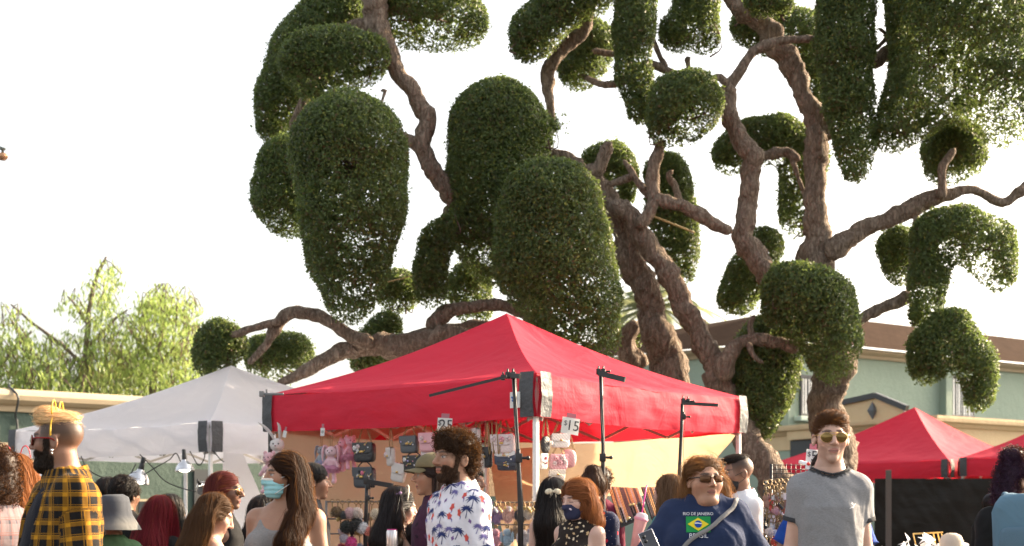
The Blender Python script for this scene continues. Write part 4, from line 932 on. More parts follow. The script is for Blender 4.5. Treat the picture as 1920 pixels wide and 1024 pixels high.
# ---- soft toys
def plush(label,px,py,hpx,D,col,ears='long',tutu=None,yaw=-15,topy=None,belly=None,headonly=False,group='plush toys hanging at the left of the red tent',legs=1,s_=1.0,kc=None):
    c=P(px,py,D); s=hpx*D/F_PX/1.0; T=thing('plush_bunny' if ears!='bear' else 'plush_bear',label,'plush toy',c,R_(yaw),group)
    pr=[E((0,0,.30),(.15,.13,.14),.03),E((0,-.10,.26),(.07,.06,.055),.03)]
    if not headonly: pr+=[E((0,0,.02),(.12,.10,.17),.04),CN((-.10,-.02,.10),(-.20,-.06,-.06),.05,.045,.03),CN((.10,-.02,.10),(.20,-.06,-.06),.05,.045,.03)]
    if legs and not headonly: pr+=[CN((-.07,-.02,-.1),(-.10,-.05,-.42),.055,.06,.03),CN((.07,-.02,-.1),(.10,-.05,-.42),.055,.06,.03),E((-.10,-.09,-.44),(.06,.08,.05),.02),E((.10,-.09,-.44),(.06,.08,.05),.02)]
    pr=[dict(p) for p in pr]; V,F=surf(pr,.028); V=V+sgrad(pr,V)*(.012*fold(V,6,3))[:,None]
    C=np.tile(np.array(col,float),(len(V),1))
    if belly is not None: m=(V[:,1]<-.07)&(V[:,2]>.1); C[m]=belly
    T.scale=(s,s,s); mb=MB(); mb.add(V,F,C); mb.build('body',m_fur,T)
    for sx in(-1,1):
        mb=MB()
        if ears=='long': tube(mb,spline([(sx*.08,0,.40),(sx*.17,-.02,.44),(sx*.21,-.05,.25),(sx*.19,-.07,.02)],5),[.03,.045,.055,.06,.062,.065,.068,.07,.07,.07,.068,.065,.055,.04,.03,.012][:16],8,np.array(col)*.97,flat=.45)
        elif ears=='up': tube(mb,spline([(sx*.06,0,.40),(sx*.10-.05,0,.55),(sx*.16-.12,0,.68),(sx*.2-.2,-.02,.76)],5),[.03,.045,.055,.06,.062,.065,.066,.066,.064,.06,.055,.05,.045,.035,.02,.01],8,col,flat=.5)
        else: ball(mb,(sx*.11,0,.42),(.055,.03,.055),8,None,col)
        mb.build('ear',m_fur,T)
        mb=MB(); ball(mb,(sx*.055,-.125,.32),.017,6,None,(.01,.01,.01)); mb.build('eye',M('bead',rough=.15),T)
    mb=MB(); ball(mb,(0,-.158,.275),(.022,.015,.016),6,None,(.25,.08,.09)); mb.build('nose',M('bead',rough=.15),T)
    if tutu is not None:
        mb=MB(); rng=np.random.default_rng(int(px)); a=np.linspace(0,2*math.pi,72,endpoint=False)
        for L_ in range(3):
            rr=.26-.03*L_+.035*rng.random(72); V=[];
            for j,(r0,z0) in enumerate(((.09,-.01),(.5,0),(1,0))):
                r=.09+(rr-.09)*(j/2); z=-.02-(.09+.05*L_)*(j/2)**1.2-.015*rng.random(72)*j; V.append(np.c_[r*np.cos(a),r*.8*np.sin(a),z])
            V=np.concatenate(V); i=np.arange(2)[:,None]*72; j=np.arange(72)[None,:]; k=(j+1)%72
            mb.add(V,np.stack([i+j,i+k,i+72+k,i+72+j],-1).reshape(-1,4),np.array(tutu)*(1-.08*L_))
        mb.build('skirt',m_tulle,T)
    if topy is not None:
        mb=MB(); L=(py-topy)/hpx
        for sx in(-1,1): q=np.linspace((sx*.02,0,.42),(sx*.04,0,L),18); tube(mb,q,.007*(1+.6*(np.arange(18)%2)),5,(1,1,1))
        mb.build('chain',m_chain,T)
    return T
plush('large grey and white floppy rabbit toy on the dark left tent leg',520,862,92,11.35,(.58,.54,.52),'up',None,-5,belly=(.7,.64,.62))
plush('pink rabbit toy pressed between the dark tent leg and the grey rabbit',505,885,84,11.2,(.72,.42,.46),'bear',None,-25)
plush('small grey rabbit toy in a pale blue skirt behind the pink one',603,862,58,Lp(604)+.05,(.33,.36,.40),'long',(.45,.50,.70),-30,813)
plush('pink long eared rabbit toy in a lilac and pink skirt, nearest of the plush bunch',621,870,76,Lp(621)-.05,(.78,.48,.54),'long',(.72,.38,.52),-10,812,belly=(.8,.6,.64))
plush('pink bear toy with pink skirt behind the long eared rabbit',643,852,68,Lp(643)+.08,(.76,.36,.44),'bear',(.74,.34,.46),-50,806)
plush('pink bear toy turned right beside the black flowered handbag',657,848,68,Lp(657)+.03,(.74,.34,.42),'bear',(.74,.36,.48),30,804)

# ---- key rings, pompoms and rabbits on the wire racks
m_pom=M('pompom_fur',rough=.95,var=.2,vs=60,sheen=.6)
def furball(mb,c,r,col,rng,n=420,L=.35):
    V0=rng.normal(size=(n,3)); V0/=np.linalg.norm(V0,axis=1)[:,None]; r=np.array(r)*np.ones(3)
    ball(mb,c,r*.86,10,None,np.array(col)*.75)
    A=c+V0*r*.7; t_=np.cross(V0,rng.normal(size=(n,3))); t_/=np.linalg.norm(t_,axis=1)[:,None]; tip=c+V0*r*(1+L*.35*rng.random(n)[:,None])+t_*r.mean()*.16
    w=r.mean()*.09; V=np.stack([A-t_*w,tip,A+t_*w],1).reshape(-1,3); mb.add(V,np.arange(3*n).reshape(n,3),np.repeat(np.array(col)*(.75+.5*rng.random(n))[:,None],3,0))
def rabbitring(label,px,py,hpx,D,col,group):
    T=thing('rabbit_keyring',label,'key ring',P(px,py,D),R_(random.uniform(-25,25)),group); s=hpx*D/F_PX; rng=np.random.default_rng(int(px)); mb=MB()
    furball(mb,np.zeros(3)+[0,0,-.12*s],(.24*s,.17*s,.30*s),col,rng); furball(mb,np.array([0,-.02*s,.22*s]),(.20*s,.17*s,.19*s),col,rng,260); mb.build('body',m_pom,T,smooth=False)
    for sx in(-1,1):
        mb=MB(); furball(mb,np.array([sx*.25*s,-.05*s,.02*s]),(.09*s,.08*s,.26*s),np.array(col)*.93,rng,160); mb.build('ear',m_pom,T,smooth=False)
    mb=MB(); a=np.linspace(0,2*math.pi,13); tube(mb,np.c_[.06*s*np.cos(a),0*a,.50*s+.06*s*np.sin(a)],.006,5,(1,1,1),cap=False); mb.build('ring',m_chain,T)
GR='fluffy rabbit key rings on the wire rack'
rr_=[('lilac fluffy rabbit key ring, leftmost full one of the upper rack row',931,967,40,(.30,.20,.38)),('cream pink fluffy rabbit key ring in the middle of the upper row',953,965,42,(.72,.48,.44)),('black fluffy rabbit key ring in the upper row',976,967,40,(.035,.04,.055)),('black and white fluffy toy key ring right of the black rabbit',991,962,34,(.60,.58,.55)),('dark maroon fluffy key ring at the right end of the upper row',1004,959,30,(.07,.015,.03)),
('pink fluffy rabbit key ring, left of the pale blue one in the lower row',930,1008,42,(.72,.38,.45)),('pale blue fluffy rabbit key ring in the lower row',951,1008,42,(.42,.58,.70)),('tan fluffy rabbit key ring hung in front between blue and white ones',967,998,34,(.38,.26,.16)),('white fluffy rabbit key ring in the lower row',982,1010,42,(.72,.70,.72)),('grey lilac fluffy rabbit key ring at the right end of the lower row',994,1004,34,(.42,.40,.52)),('beige fluffy rabbit key ring partly behind the palm print shirt',917,962,34,(.55,.42,.36))]
RK=9.0
for l,x,y,h,c in rr_: rabbitring(l,x,y,h,RK+.1*random.random(),c,GR)
def rack(label,x0,x1,rows,D,post=None):
    T=thing('wire_rack',label,'rack',(P((x0+x1)/2,945,D)[0],D,0)); 
    for y in rows: mb=MB(); tube(mb,[P(x0,y,D),P(x1,y,D)],.006,6); mb.build('rail',m_rack,T,world=True)
    for x in(x0,x1): mb=MB(); a=P(x,rows[0]-2,D); tube(mb,[a,(a[0],a[1],0)],.009,6); mb.build('upright',m_rack,T,world=True)
    return T
rack('wire rack holding fluffy rabbit key rings right of the palm print shirt',908,1020,(942,984),RK+.1)
rack('wire rack of key rings between the grey tank top and the woman with hairband',612,770,(941,973,1001),9.4)
GK='small gold key rings hanging on racks'
def keyring(px,py,D,seed,pal,label,group,sc=1.0):
    rng=np.random.default_rng(seed); T=thing('key_ring',label,'key ring',P(px,py,D),0,group); s=.012*sc
    mb=MB(); a=np.linspace(0,2*math.pi,11); tube(mb,np.c_[s*np.cos(a),0*a,s*np.sin(a)+s],.0028*sc,4,(1,1,1),cap=False)
    q=np.linspace((0,0,0),(rng.normal(0,.004),0,-.045*sc),8); tube(mb,q,.0035*(1+.6*(np.arange(8)%2)),4,(1,1,1)); mb.build('chain',m_chain,T)
    mb=MB(); c=pal[rng.integers(len(pal))]; k=rng.integers(4); o=np.array([0,0,-.07*sc])
    if k==0: furball(mb,o,.028*sc,c,rng,120)
    elif k==1: ball(mb,o,(.016*sc,.008,.02*sc),8,None,c); ball(mb,o-[0,0,.03*sc],(.012*sc,.008,.016*sc),8,None,c)
    elif k==2:
        for j in range(3): ball(mb,o+[.01*(j-1),0,-.012*j],(.008,.006,.012),6,None,np.array(c)*(.7+.3*j))
    else: box(mb,o,(.03*sc,.006,.035*sc),rotm(y=rng.uniform(-30,30)),c,bev=.003)
    mb.build('charm',m_trim,T,smooth=True)
pal1=[(.7,.5,.18),(.6,.42,.15),(.72,.45,.5),(.7,.66,.66),(.02,.02,.02),(.5,.35,.2),(.75,.6,.62)]
pal2=[(.75,.12,.4),(.72,.45,.5),(.6,.42,.15),(.5,.08,.1),(.7,.6,.6),(.25,.3,.45)]
i_=0
for row,(y0,xs) in enumerate(((943,range(622,738,11)),(975,range(640,742,11)),(1003,range(640,748,12)))):
    for x in xs:
        i_+=1; keyring(x+random.uniform(-2,2),y0+random.uniform(0,3),9.35,i_,pal1 if row<2 else pal2,'small key ring hanging on the wire rack behind the grey tank top',GK,1.15)
for x in range(920,1016,9): i_+=1; keyring(x,942,8.95,i_,[(.7,.5,.18),(.8,.8,.8)],'small gold key ring on the top rail of the rabbit rack','gold key rings on the rabbit rack',.55)
def pompom(label,px,py,r,D,col): 
    mb=MB(); c=P(px,py,D); furball(mb,c,r*D/F_PX,col,np.random.default_rng(int(px)),700); tag(mb.build('pompom',m_pom,None,smooth=False),label,'pompom','fluffy pompoms on the left rack')
for a in [('left black fluffy pompom on the rack',650,988,13,(.012,.02,.016)),('right black fluffy pompom on the rack, beside the white one',668,984,13,(.012,.014,.014)),('white fluffy pompom beside the black ones',679,990,12,(.72,.72,.75)),('small coral pompom touching the stand foot',690,996,9,(.80,.28,.22)),('larger coral pompom at the bottom below the rack',700,1020,11,(.75,.24,.20)),('black pompom right of the small coral one',700,996,10,(.012,.012,.014)),('pale pink fluffy pompom in the upper rack row',656,962,11,(.72,.50,.52)),('cream fluffy pompom in the upper rack row',670,962,11,(.72,.62,.56)),('dark grey pompom beside the pale pink one',644,966,8,(.10,.11,.12)),('brown fluffy pompom at the shoulder of the grey tank top',631,960,11,(.20,.12,.05)),('beige fluffy pompom under the green cord',705,964,11,(.66,.58,.46)),('hot pink plush charm at the bottom of the rack',658,1018,12,(.8,.08,.35)),('white plush charm left of the hot pink one',645,1010,9,(.7,.64,.72))]:
    pompom(a[0],a[1],a[2],a[3],9.25,a[4])
# necklace boards
m_neck=[M('bead_gold',(.65,.45,.2),.3,metal=.7),M('bead_silver',(.6,.6,.6),.3,metal=.7),M('bead_dark',(.05,.05,.055),.3)]
def board(label,q,D,D2,n):
    """q four corners px: tl,tr,br,bl"""
    T=thing('necklace_board',label,'display board',P(q[3][0],945,D)*[1,1,0]); c=[P(q[0][0],q[0][1],D2),P(q[1][0],q[1][1],D2),P(q[2][0],q[2][1],D),P(q[3][0],q[3][1],D)]
    mb=MB(); gb=lambda o_: (lambda u,v:(lambda U,W:(c[0]*(1-U)+c[1]*U)*(1-W)+(c[3]*(1-U)+c[2]*U)*W+np.array([0,o_,0]))(u[:,None],v[:,None])); grid(mb,gb(0),12,12); grid(mb,gb(.03),12,12); mb.build('board',M('black_velvet',(.012,.012,.012),.9),T,smooth=False,world=True)
    rng=np.random.default_rng(int(q[0][0]))
    for i in range(n):
        u=(i+.5)/n; a=c[0]+(c[1]-c[0])*u; b=c[3]+(c[2]-c[3])*u; L=rng.uniform(.8,.99) if rng.random()<.75 else .55; m=26; tt=np.linspace(.02,L,m)[:,None]; p=a+(b-a)*tt+[0,-.012,0]
        mb=MB(); tube(mb,p,.0042*(1+.55*(np.arange(m)%2)),5,(1,1,1)); 
        if rng.random()<.5: ball(mb,p[-1],rng.uniform(.010,.018),7)
        mb.build('necklace',m_neck[rng.choice(3,p=[.55,.25,.2])],T,world=True)
board('black slanted board of gold and dark necklaces left of the pink straw',[(1140,912),(1196,915),(1216,968),(1165,990)],9.2,10.0,20)
board('black slanted board of necklaces behind the pink straw and teal sleeve',[(1202,913),(1262,915),(1284,985),(1226,985)],9.4,10.1,17)
0 and board('narrow black board of beads behind the dark blue dotted dress',[(1128,905),(1139,912),(1160,990),(1140,985)],9.5,10.2,3)
# charm rack at right (5 dollar rack)
TK=thing('charm_rack','wire rack crowded with small charms between the white polo and the man in grey','rack',(P(1465,945,8.2)[0],8.2,0))
for y in(906,930,960,989): mb=MB(); tube(mb,[P(1432,y,8.2),P(1492,y,8.2)],.006,6); mb.build('rail',m_blk,TK,world=True)
for x in(1434,1491): mb=MB(); tube(mb,[P(x,902,8.2),(P(x,885,8.2)[0],8.2,0)],.010,6); mb.build('upright',m_blk,TK,world=True)
pal3=[(.7,.5,.25),(.75,.72,.70),(.03,.03,.03),(.6,.3,.3),(.72,.6,.55),(.3,.15,.1),(.7,.7,.72),(.75,.12,.08)]
for r,y in enumerate((907,920,932,946,960,974,990,1006)):
    for x in range(1437,1492,7): i_+=1; keyring(x+random.uniform(-2,2),y+random.uniform(-2,3),8.15+random.uniform(-.03,.04),i_,pal3,'small dangling charm on the crowded rack beside the man in grey','small charms on the crowded rack',1.2)
T5=thing('wire_grid','dark wire grid panel hanging behind the charm rack by the red tent valance','wire grid',P(1448,885,8.6)*[1,1,0])
mb=MB()
for y in(872,880,888,896): tube(mb,[P(1446,y,8.6),P(1512,y,8.6)],.0025,4)
for k in range(8): tube(mb,[P(1447+k*9,870,8.6),P(1447+k*9,900,8.6)],.0025,4)
mb.build('grid',m_blk,T5,world=True); mb=MB(); tube(mb,[P(1446,870,8.6),(P(1446,870,8.6)[0],8.6,0)],.01,6); mb.build('upright',m_blk,T5,world=True)

# ---- writing
def text2(s,size=1.0):
    cu=bpy.data.curves.new('t','FONT'); cu.body=s; cu.size=size; cu.align_x='CENTER'; cu.align_y='CENTER'; cu.resolution_u=3; o=bpy.data.objects.new('t',cu); COL.objects.link(o)
    dg=bpy.context.evaluated_depsgraph_get(); me=bpy.data.meshes.new_from_object(o.evaluated_get(dg)); bm=bmesh.new(); bm.from_mesh(me); bmesh.ops.triangulate(bm,faces=bm.faces[:]); bm.verts.index_update()
    V=np.array([v.co[:2] for v in bm.verts]); F=np.array([[v.index for v in f.verts] for f in bm.faces]); bm.free(); bpy.data.objects.remove(o); bpy.data.curves.remove(cu); bpy.data.meshes.remove(me); return V,F
def sign(label,px,py,w,h,D,items,yaw=0,tilt=0,name='price_sign',pocket=True,curl=.0):
    s=D/F_PX; T=thing(name,label,'sign',P(px,py,D),R_(yaw)); W,H=w*s,h*s; Rt=rotm(y=tilt)
    def f(u,v): return np.c_[(u-.5)*W,-.004-curl*np.sin(u*3)*v,(.5-v)*H]@Rt.T
    mb=MB(); grid(mb,f,8,8); ball(mb,(0,.002,0),(W*.49,.002,H*.49),8,Rt,p=.1); mb.build('card',m_paper,T)
    for (tx,x,z,sz,col) in items:
        V,F=text2(tx,sz*s); V3=np.c_[V[:,0]+x*W,np.full(len(V),-.009-curl*1.0),V[:,1]+z*H]@Rt.T; mb=MB(); mb.add(V3,F,col); mb.build('lettering',M('ink',rough=.7),T,smooth=False)
    if pocket:
        mb=MB(); box(mb,Rt@np.array([0,.0,H*.5+.012]),(W*.55,.002,.045),Rt,(.75,.35,.42)); mb.build('plastic_pocket',m_plas,T,smooth=False)
    return T
ink=(.03,.03,.04)
sign('white price card reading $25 above the curly haired man',834,797,28,26,9.9,[('25',.10,-.02,27,ink),('$',-.34,.12,14,ink)],-10,4)
sign('larger white price card reading $15 right of the white tent leg',1069,799,35,31,9.7,[('15',.10,0,27,ink),('$',-.33,.12,13,ink)],18,8,curl=.012)
sign('white price card reading $5 at the left jaw of the man in grey',1523,862,25,38,8.1,[('5',.10,.16,27,ink),('$',-.30,.25,13,ink),('1',.14,-.38,14,ink)],5,4)
sign('tiny white price tag above the pale blue skirted plush',605,810,9,15,10.9,[('18',0,0,7,ink)],-30,3)
sign('tiny white price tag near the left corner of the large red tent',534,814,8,13,11.3,[],-30,14)
sign('white rounded card with a blue emblem on the red valance',966,750,24,30,9.72,[],-40,0,'logo_card',False)
lt=[o for o in COL.objects if o.name.startswith('logo_card')][0]
lt.location=Vector(P(966,750,float(vline(N1,L1,966)[1])-.06)); mb=MB(); s=9.7/F_PX
for (x,z,a,b,r) in((-.1,.15,5,2,30),(.1,.0,4,2,-20),(0,-.15,6,2,25),(.15,.2,3,1.5,60)): ball(mb,(x*14*s*1.6,-.012,z*20*s),(a*s*1.2,.002,b*s*1.2),8,rotm(y=r),(.03,.12,.4))
mb.build('emblem',M('ink',rough=.7),lt)
# clips holding the 5 dollar sign
mb=MB(); beam(mb,P(1500,866,8.12),P(1515,870,8.05),.02); ball(mb,P(1516,870,8.03),.012,8,None,(.8,.05,.03)); tag(mb.build('clip',M('painted_clip',rough=.4)),'small dark clip with red tip on the $5 sign','clip')
# goods on the right: white tulle, frame and cream hat
T=thing('tulle_bundle','pile of white tulle bows at the bottom in front of the black tarp','tulle',P(1735,1015,8.6)); rng=np.random.default_rng(3); mb=MB()
for i in range(46):
    c=np.array([rng.normal(0,.105),rng.normal(0,.06),rng.uniform(-.12,.055)]); c[2]-=abs(c[0])*.28; n=rng.normal(size=3); u,v=frame_dir(n); r=rng.uniform(.03,.06); a=rng.uniform(0,6)
    p=[c+(u*math.cos(a+k)+v*math.sin(a+k))*r*(1 if k%2 else .5)+rng.normal(0,.006,3) for k in range(6)]; mb.add([c]+p,[[0,k+1,(k+1)%6+1] for k in range(6)])
mb.build('bows',M('white_tulle',(.78,.78,.80),.8,trans=.5),T,smooth=False)
mb=MB(); q=[P(1712,1001,8.7),P(1768,998,8.7)]; beam(mb,q[0],q[1],.01); 
for x,x2 in((1712,1720),(1750,1757),(1758,1766),(1765,1776)): beam(mb,P(x,1000,8.7),P(x2,1035,8.7),.008)
tag(mb.build('gold_frame',m_gold,None,smooth=False),'thin gold wire frame standing in the white tulle','frame')
mb=MB(); lathe(mb,[(.001,.10),(.03,.098),(.062,.08),(.075,.045),(.078,0),(.082,-.05),(.14,-.085),(.142,-.09),(.08,-.06)],24,P(1784,1028,8.5)); tag(mb.build('hat',M('cream_felt',(.62,.50,.38),.9,bump=.003,bs=80)),'cream felt hat at the bottom right of the white tulle','hat')

# lantern at the far left, on a post just outside the frame
LN=thing('hanging_lamp','small copper coloured lamp hanging high at the left edge against the sky','lamp',P(5,288,14)); D=14; s=D/F_PX
mb=MB(); lathe(mb,[(.001,-.075),(.03,-.07),(.052,-.045),(.055,-.025),(.04,.0),(.001,.005)],18); mb.build('shade',M('copper_lamp',(.55,.30,.16),.45,metal=.4),LN)
mb=MB(); lathe(mb,[(.001,.0),(.014,.0),(.014,.035),(.03,.04),(.032,.06),(.001,.065)],14); mb.build('socket',M('grey_socket',(.16,.18,.16),.5),LN)
mb=MB(); a=P(5,288,14); q=[(0,0,.06),(-.10,0,.10),(-.25,0,.09),(-.25,0,-a[2])]; tube(mb,q,[.008,.012,.03,.04],8); mb.build('post',M('grey_socket'),LN)
# ------------------------------------------------------------------ people
t=NT('skin'); c=t.attr().outputs['Color']; c=t.mix(1.0,c,t.ramp(t.noise(25,4),[(.3,(.93,.88,.87)),(.7,(1.0,1.0,1.0))]),'MULTIPLY')
m_skin=t.finish(c,.48,bump=t.noise(300,2),bd=.0008,sss=.12,spec=.4)
def clothmat(name,colfn=None,rough=.85,bd=.020):
    t=NT(name); c=t.attr().outputs['Color']
    if colfn: c=colfn(t,c)
    h=t.math('ADD',t.noise(4.5,3,dist=.7),t.math('MULTIPLY',t.noise(500,2),.03))
    return t.finish(c,rough,bump=h,bd=bd,spec=.15,sheen=.03,trans=0)
m_cloth=clothmat('plain_cloth')
def heather(t,c): return t.mix(1.0,c,t.ramp(t.noise(1.0,3,t.vec((90,90,900)) ,.7),[(.3,(.70,.70,.71)),(.7,(1.25,1.25,1.25))]),'MULTIPLY')
m_heather=clothmat('heathered_cloth',heather)
def plaid(c0,c1,c2,p=.105):
    def f(t,c):
        sp=t.n('SeparateXYZ'); t.t.links.new(t.attr('pc').outputs['Vector'],sp.inputs[0]); u,v=sp.outputs[0],sp.outputs[1]
        def band(x,w,o,pp=p): return t.math('LESS_THAN',t.math('FRACT',t.math('ADD',t.math('DIVIDE',x,pp),o)),w)
        b=t.math('ADD',t.math('MULTIPLY',band(u,.29,0),.5),t.math('MULTIPLY',band(v,.31,0),.5))
        col=t.mix(t.math('POWER',b,1.4),c0,c1)
        th=t.math('MAXIMUM',t.math('MAXIMUM',band(u,.07,.75),band(v,.07,.75)),t.math('MAXIMUM',band(u,.05,.6),band(v,.05,.6)))
        return t.mix(t.math('MULTIPLY',th,.75),col,c2)
    return f
m_plaid1=clothmat('yellow_black_plaid',plaid((.010,.009,.009),(.44,.205,.014),(.30,.14,.012),.058))
m_plaid2=clothmat('pink_grey_plaid',plaid((.19,.15,.16),(.06,.06,.075),(.22,.09,.08),.07))
def chk(t,c):
    sp=t.n('SeparateXYZ'); t.t.links.new(t.attr('pc').outputs['Vector'],sp.inputs[0]); v=t.math('FRACT',t.math('MULTIPLY',sp.outputs[0],45)); return t.mix(t.math('MULTIPLY',t.math('LESS_THAN',v,.4),.3),c,(.02,.02,.02))
m_rib=clothmat('ribbed_cloth',None,.8)
t=NT('hair'); c=t.attr().outputs['Color']; m_hair=t.finish(c,.62,trans=.22,tcol=t.mix(.5,c,(1,.42,.10),'MIX'),spec=.12)
t=NT('dark_hair'); c=t.attr().outputs['Color']; m_dhair=t.finish(c,.52,trans=.08,tcol=t.mix(.3,c,(1,.42,.10),'MIX'),spec=.20)
m_den=clothmat('denim',None,.85)
def lens(name,c,r=.06): 
    t=NT(name); return t.finish(c,r,metal=.75,spec=.8)
m_lgold=lens('gold_mirror_lens',(.17,.105,.03)); m_lbrn=lens('brown_lens',(.10,.045,.02))
SKIN=dict(fair=(.56,.36,.28),tan=(.37,.21,.14),brown=(.27,.145,.095),pale=(.58,.40,.33),deep=(.20,.11,.075))

def headprims(fem=0,jaw=1.0,chin=0,fat=0):
    j=jaw; w=.058*j+fat*.012
    return [E((0,.016,.036),(.076,.094,.082),.02),E((0,-.030,-.030),(w,.064,.074),.035),E((0,-.066-chin*.5,-.098),(.021*j+fat*.01,.020,.018),.025),
      E((.041,-.058,-.018),(.022+fat*.008,.022,.022),.03),E((-.041,-.058,-.018),(.022+fat*.008,.022,.022),.03),
      CN((-.030,-.080,.027),(.030,-.080,.027),.011,.011,.02),
      E((.031,-.100,.006),(.016,.016,.011),.014,op='s'),E((-.031,-.100,.006),(.016,.016,.011),.014,op='s'),
      E((.031,-.076,.005),(.0125,.0125,.0125),.006),E((-.031,-.076,.005),(.0125,.0125,.0125),.006),
      CN((0,-.089,.018),(0,-.112,-.024),.008,.012,.012),E((.012,-.101,-.029),(.009,.010,.007),.008),E((-.012,-.101,-.029),(.009,.010,.007),.008),
      CN((-.019,-.0845,-.0565),(.019,-.0845,-.0565),.0052,.0052,.009),CN((-.015,-.084,-.0670),(.015,-.084,-.0670),.0062,.0062,.010),
      E((0,-.104,-.0615),(.026,.012,.0018),.004,op='s'),
      E((.079,.012,-.006),(.008,.020,.031),.008,rotm(z=-18)),E((-.079,.012,-.006),(.008,.020,.031),.008,rotm(z=18)),
      E((.088,.008,-.002),(.006,.011,.018),.005,rotm(z=-18),op='s'),E((-.088,.008,-.002),(.006,.011,.018),.005,rotm(z=18),op='s')]+([E((0,-.045,-.108),(.045,.035,.022),.04)] if fat else [])
FACE=[E((0,-.145,-.045),(.074,.085,.118),.02,op='s')]

def hairvol(kind,L=.4):
    """hair volume primitives in head space; 'bd' entries live in body space relative to the head centre"""
    cap=[E((0,.022,.044),(.087,.104,.090),.02)]; cut=[E((0,-.138,-.038),(.074,.100,.116),.015,op='s'),dict(t='b',a=np.array([0,-.07,-.10]),b=np.array([.2,.065,.09]),k=.02,op='s',R=None)]
    if kind=='short': return cap+cut+[HS((0,0,-1),.045)],[]
    if kind=='quiff': return [E((0,.020,.040),(.0775,.098,.083),.02),E((0,-.026,.096),(.062,.058,.025),.03)]+[E((0,-.130,-.040),(.078,.100,.126),.012,op='s'),dict(t='b',a=np.array([0,-.08,-.10]),b=np.array([.2,.075,.09]),k=.02,op='s',R=None),HS((0,0,-1),.055)],[]
    if kind=='topflat': return [E((0,-.002,.088),(.056,.080,.027),.02),HS((0,0,-1),-.070,.02)],[]
    if kind=='curly': return [E((0,.018,.062),(.090,.104,.082),.03),E((0,.070,-.005),(.078,.055,.075),.03),E((0,-.048,.104),(.070,.044,.036),.03)]+[E((0,-.155,-.045),(.070,.085,.105),.02,op='s'),dict(t='b',a=np.array([0,-.10,-.09]),b=np.array([.2,.09,.075]),k=.02,op='s',R=None)],[]
    bd=[CN((0,.045,-.03),(0,.115,-.20),.086,.085,.05),CN((0,.115,-.20),(0,.115,-L),.095,.060,.05)]
    side=[CN((.072,.0,.0),(.088,.012,-.17),.026,.034,.03),CN((-.072,.0,.0),(-.088,.012,-.17),.026,.034,.03)]
    if kind=='long': return cap+cut+side,bd
    if kind=='bob': return [E((0,.022,.046),(.092,.108,.092),.02),E((0,.045,-.055),(.112,.085,.085),.05)]+[E((0,-.150,-.04),(.062,.092,.115),.02,op='s')],[]
    if kind=='shoulder': return cap+cut+[CN((.074,.0,.0),(.105,.03,-.17),.03,.05,.04),CN((-.074,.0,.0),(-.105,.03,-.17),.03,.05,.04),CN((0,.06,0),(0,.10,-.17),.085,.085,.05)],[]
    if kind=='thin': return [E((0,.022,.040),(.081,.100,.084),.02),E((0,-.130,-.040),(.080,.102,.126),.012,op='s'),dict(t='b',a=np.array([0,-.07,-.10]),b=np.array([.2,.065,.09]),k=.02,op='s',R=None)],[]
    if kind=='bun': return cap+cut+[E((0,.06,.13),(.05,.05,.045),.02),HS((0,0,-1),.07)],[]
    return cap+cut,[]

def strands(mb,pr,n,L,w,col,wave=.004,combd=(0,0,-1),seed=0,steps=12,zmin=None,lift=.003,cvar=.45,curl=0,tipcol=None,region=None,freq=30,off0=0.0,part=None,twist=.4):
    rng=np.random.default_rng(seed); V,F=surf(pr,.014); Q,N=sample(V,F,n*3,rng)
    uu=[p for p in pr if p['op']=='u']
    kk=sdf(uu,Q)>-.007; Q=Q[kk]
    if region is not None: k=region(Q); Q=Q[k][:n]
    else: Q=Q[:n]
    n=len(Q); 
    if n==0: return
    off=off0+lift*rng.random(n)+.001; st=(L*(.6+.5*rng.random(n)))/steps; ph=rng.uniform(0,6.28,n)
    g=np.array(combd,float)+rng.normal(0,.12,(n,3)); X=Q.copy(); pts=[]; nr=[]
    for i in range(steps+1):
        N=sgrad(pr,X); d=sdf(pr,X); X=X-N*(d-off)[:,None]; pts.append(X.copy()); nr.append(N)
        gx=g
        if part is not None:
            HH,RR,hh=part; hl_=((X-HH)@RR)/hh; wf=np.clip((.025-hl_[:,1])/.05,0,1)*np.clip((hl_[:,2]+.02)/.04,0,1); wf=wf[:,None]
            gx=g+(wf*np.c_[np.where(hl_[:,0]>-.012,1.,-1.)*1.5,np.full(n,1.5),np.full(n,.9)])@RR.T
        gg=gx/np.linalg.norm(gx,axis=1)[:,None]; t_=gg-N*(gg*N).sum(1)[:,None]*.96; t_/=np.linalg.norm(t_,axis=1)[:,None]+1e-6
        s=np.cross(N,t_); s/=np.linalg.norm(s,axis=1)[:,None]+1e-6
        X=X+t_*st[:,None]+s*(wave*np.sin(ph+i*freq/steps)*1.0)[:,None]
        if curl: off=off+rng.normal(0,curl,n)
    pts=np.array(pts); nr=np.array(nr); T=np.gradient(pts,axis=0); S=np.cross(nr,T); S/=np.linalg.norm(S,axis=2,keepdims=True)+1e-6
    tw=rng.normal(0,twist,n)[None,:,None]; S=S*np.cos(tw)+nr*np.sin(tw)
    prof=np.sin(np.linspace(.35,math.pi,steps+1))[:,None,None]**.6; ww=w*(.6+.8*rng.random(n))[None,:,None]*prof
    A=pts-S*ww/2; B=pts+S*ww/2; V=np.stack([A,B],2).transpose(1,0,2,3).reshape(-1,3) # n, steps+1, 2
    i=np.arange(n)[:,None]*(2*(steps+1)); j=np.arange(steps)[None,:]*2; F=np.stack([i+j,i+j+1,i+j+3,i+j+2],-1).reshape(-1,4)
    c=np.array(col)*(1-cvar+2*cvar*rng.random(n))[:,None]
    C=np.repeat(c[:,None,:],steps+1,1)
    if tipcol is not None: f=np.linspace(0,1,steps+1)[None,:,None]**1.5*np.clip(rng.random(n)+.3,0,1)[:,None,None]; C=C*(1-f)+np.array(tipcol)*f
    mb.add(V,F,np.repeat(C,2,1).reshape(-1,3))

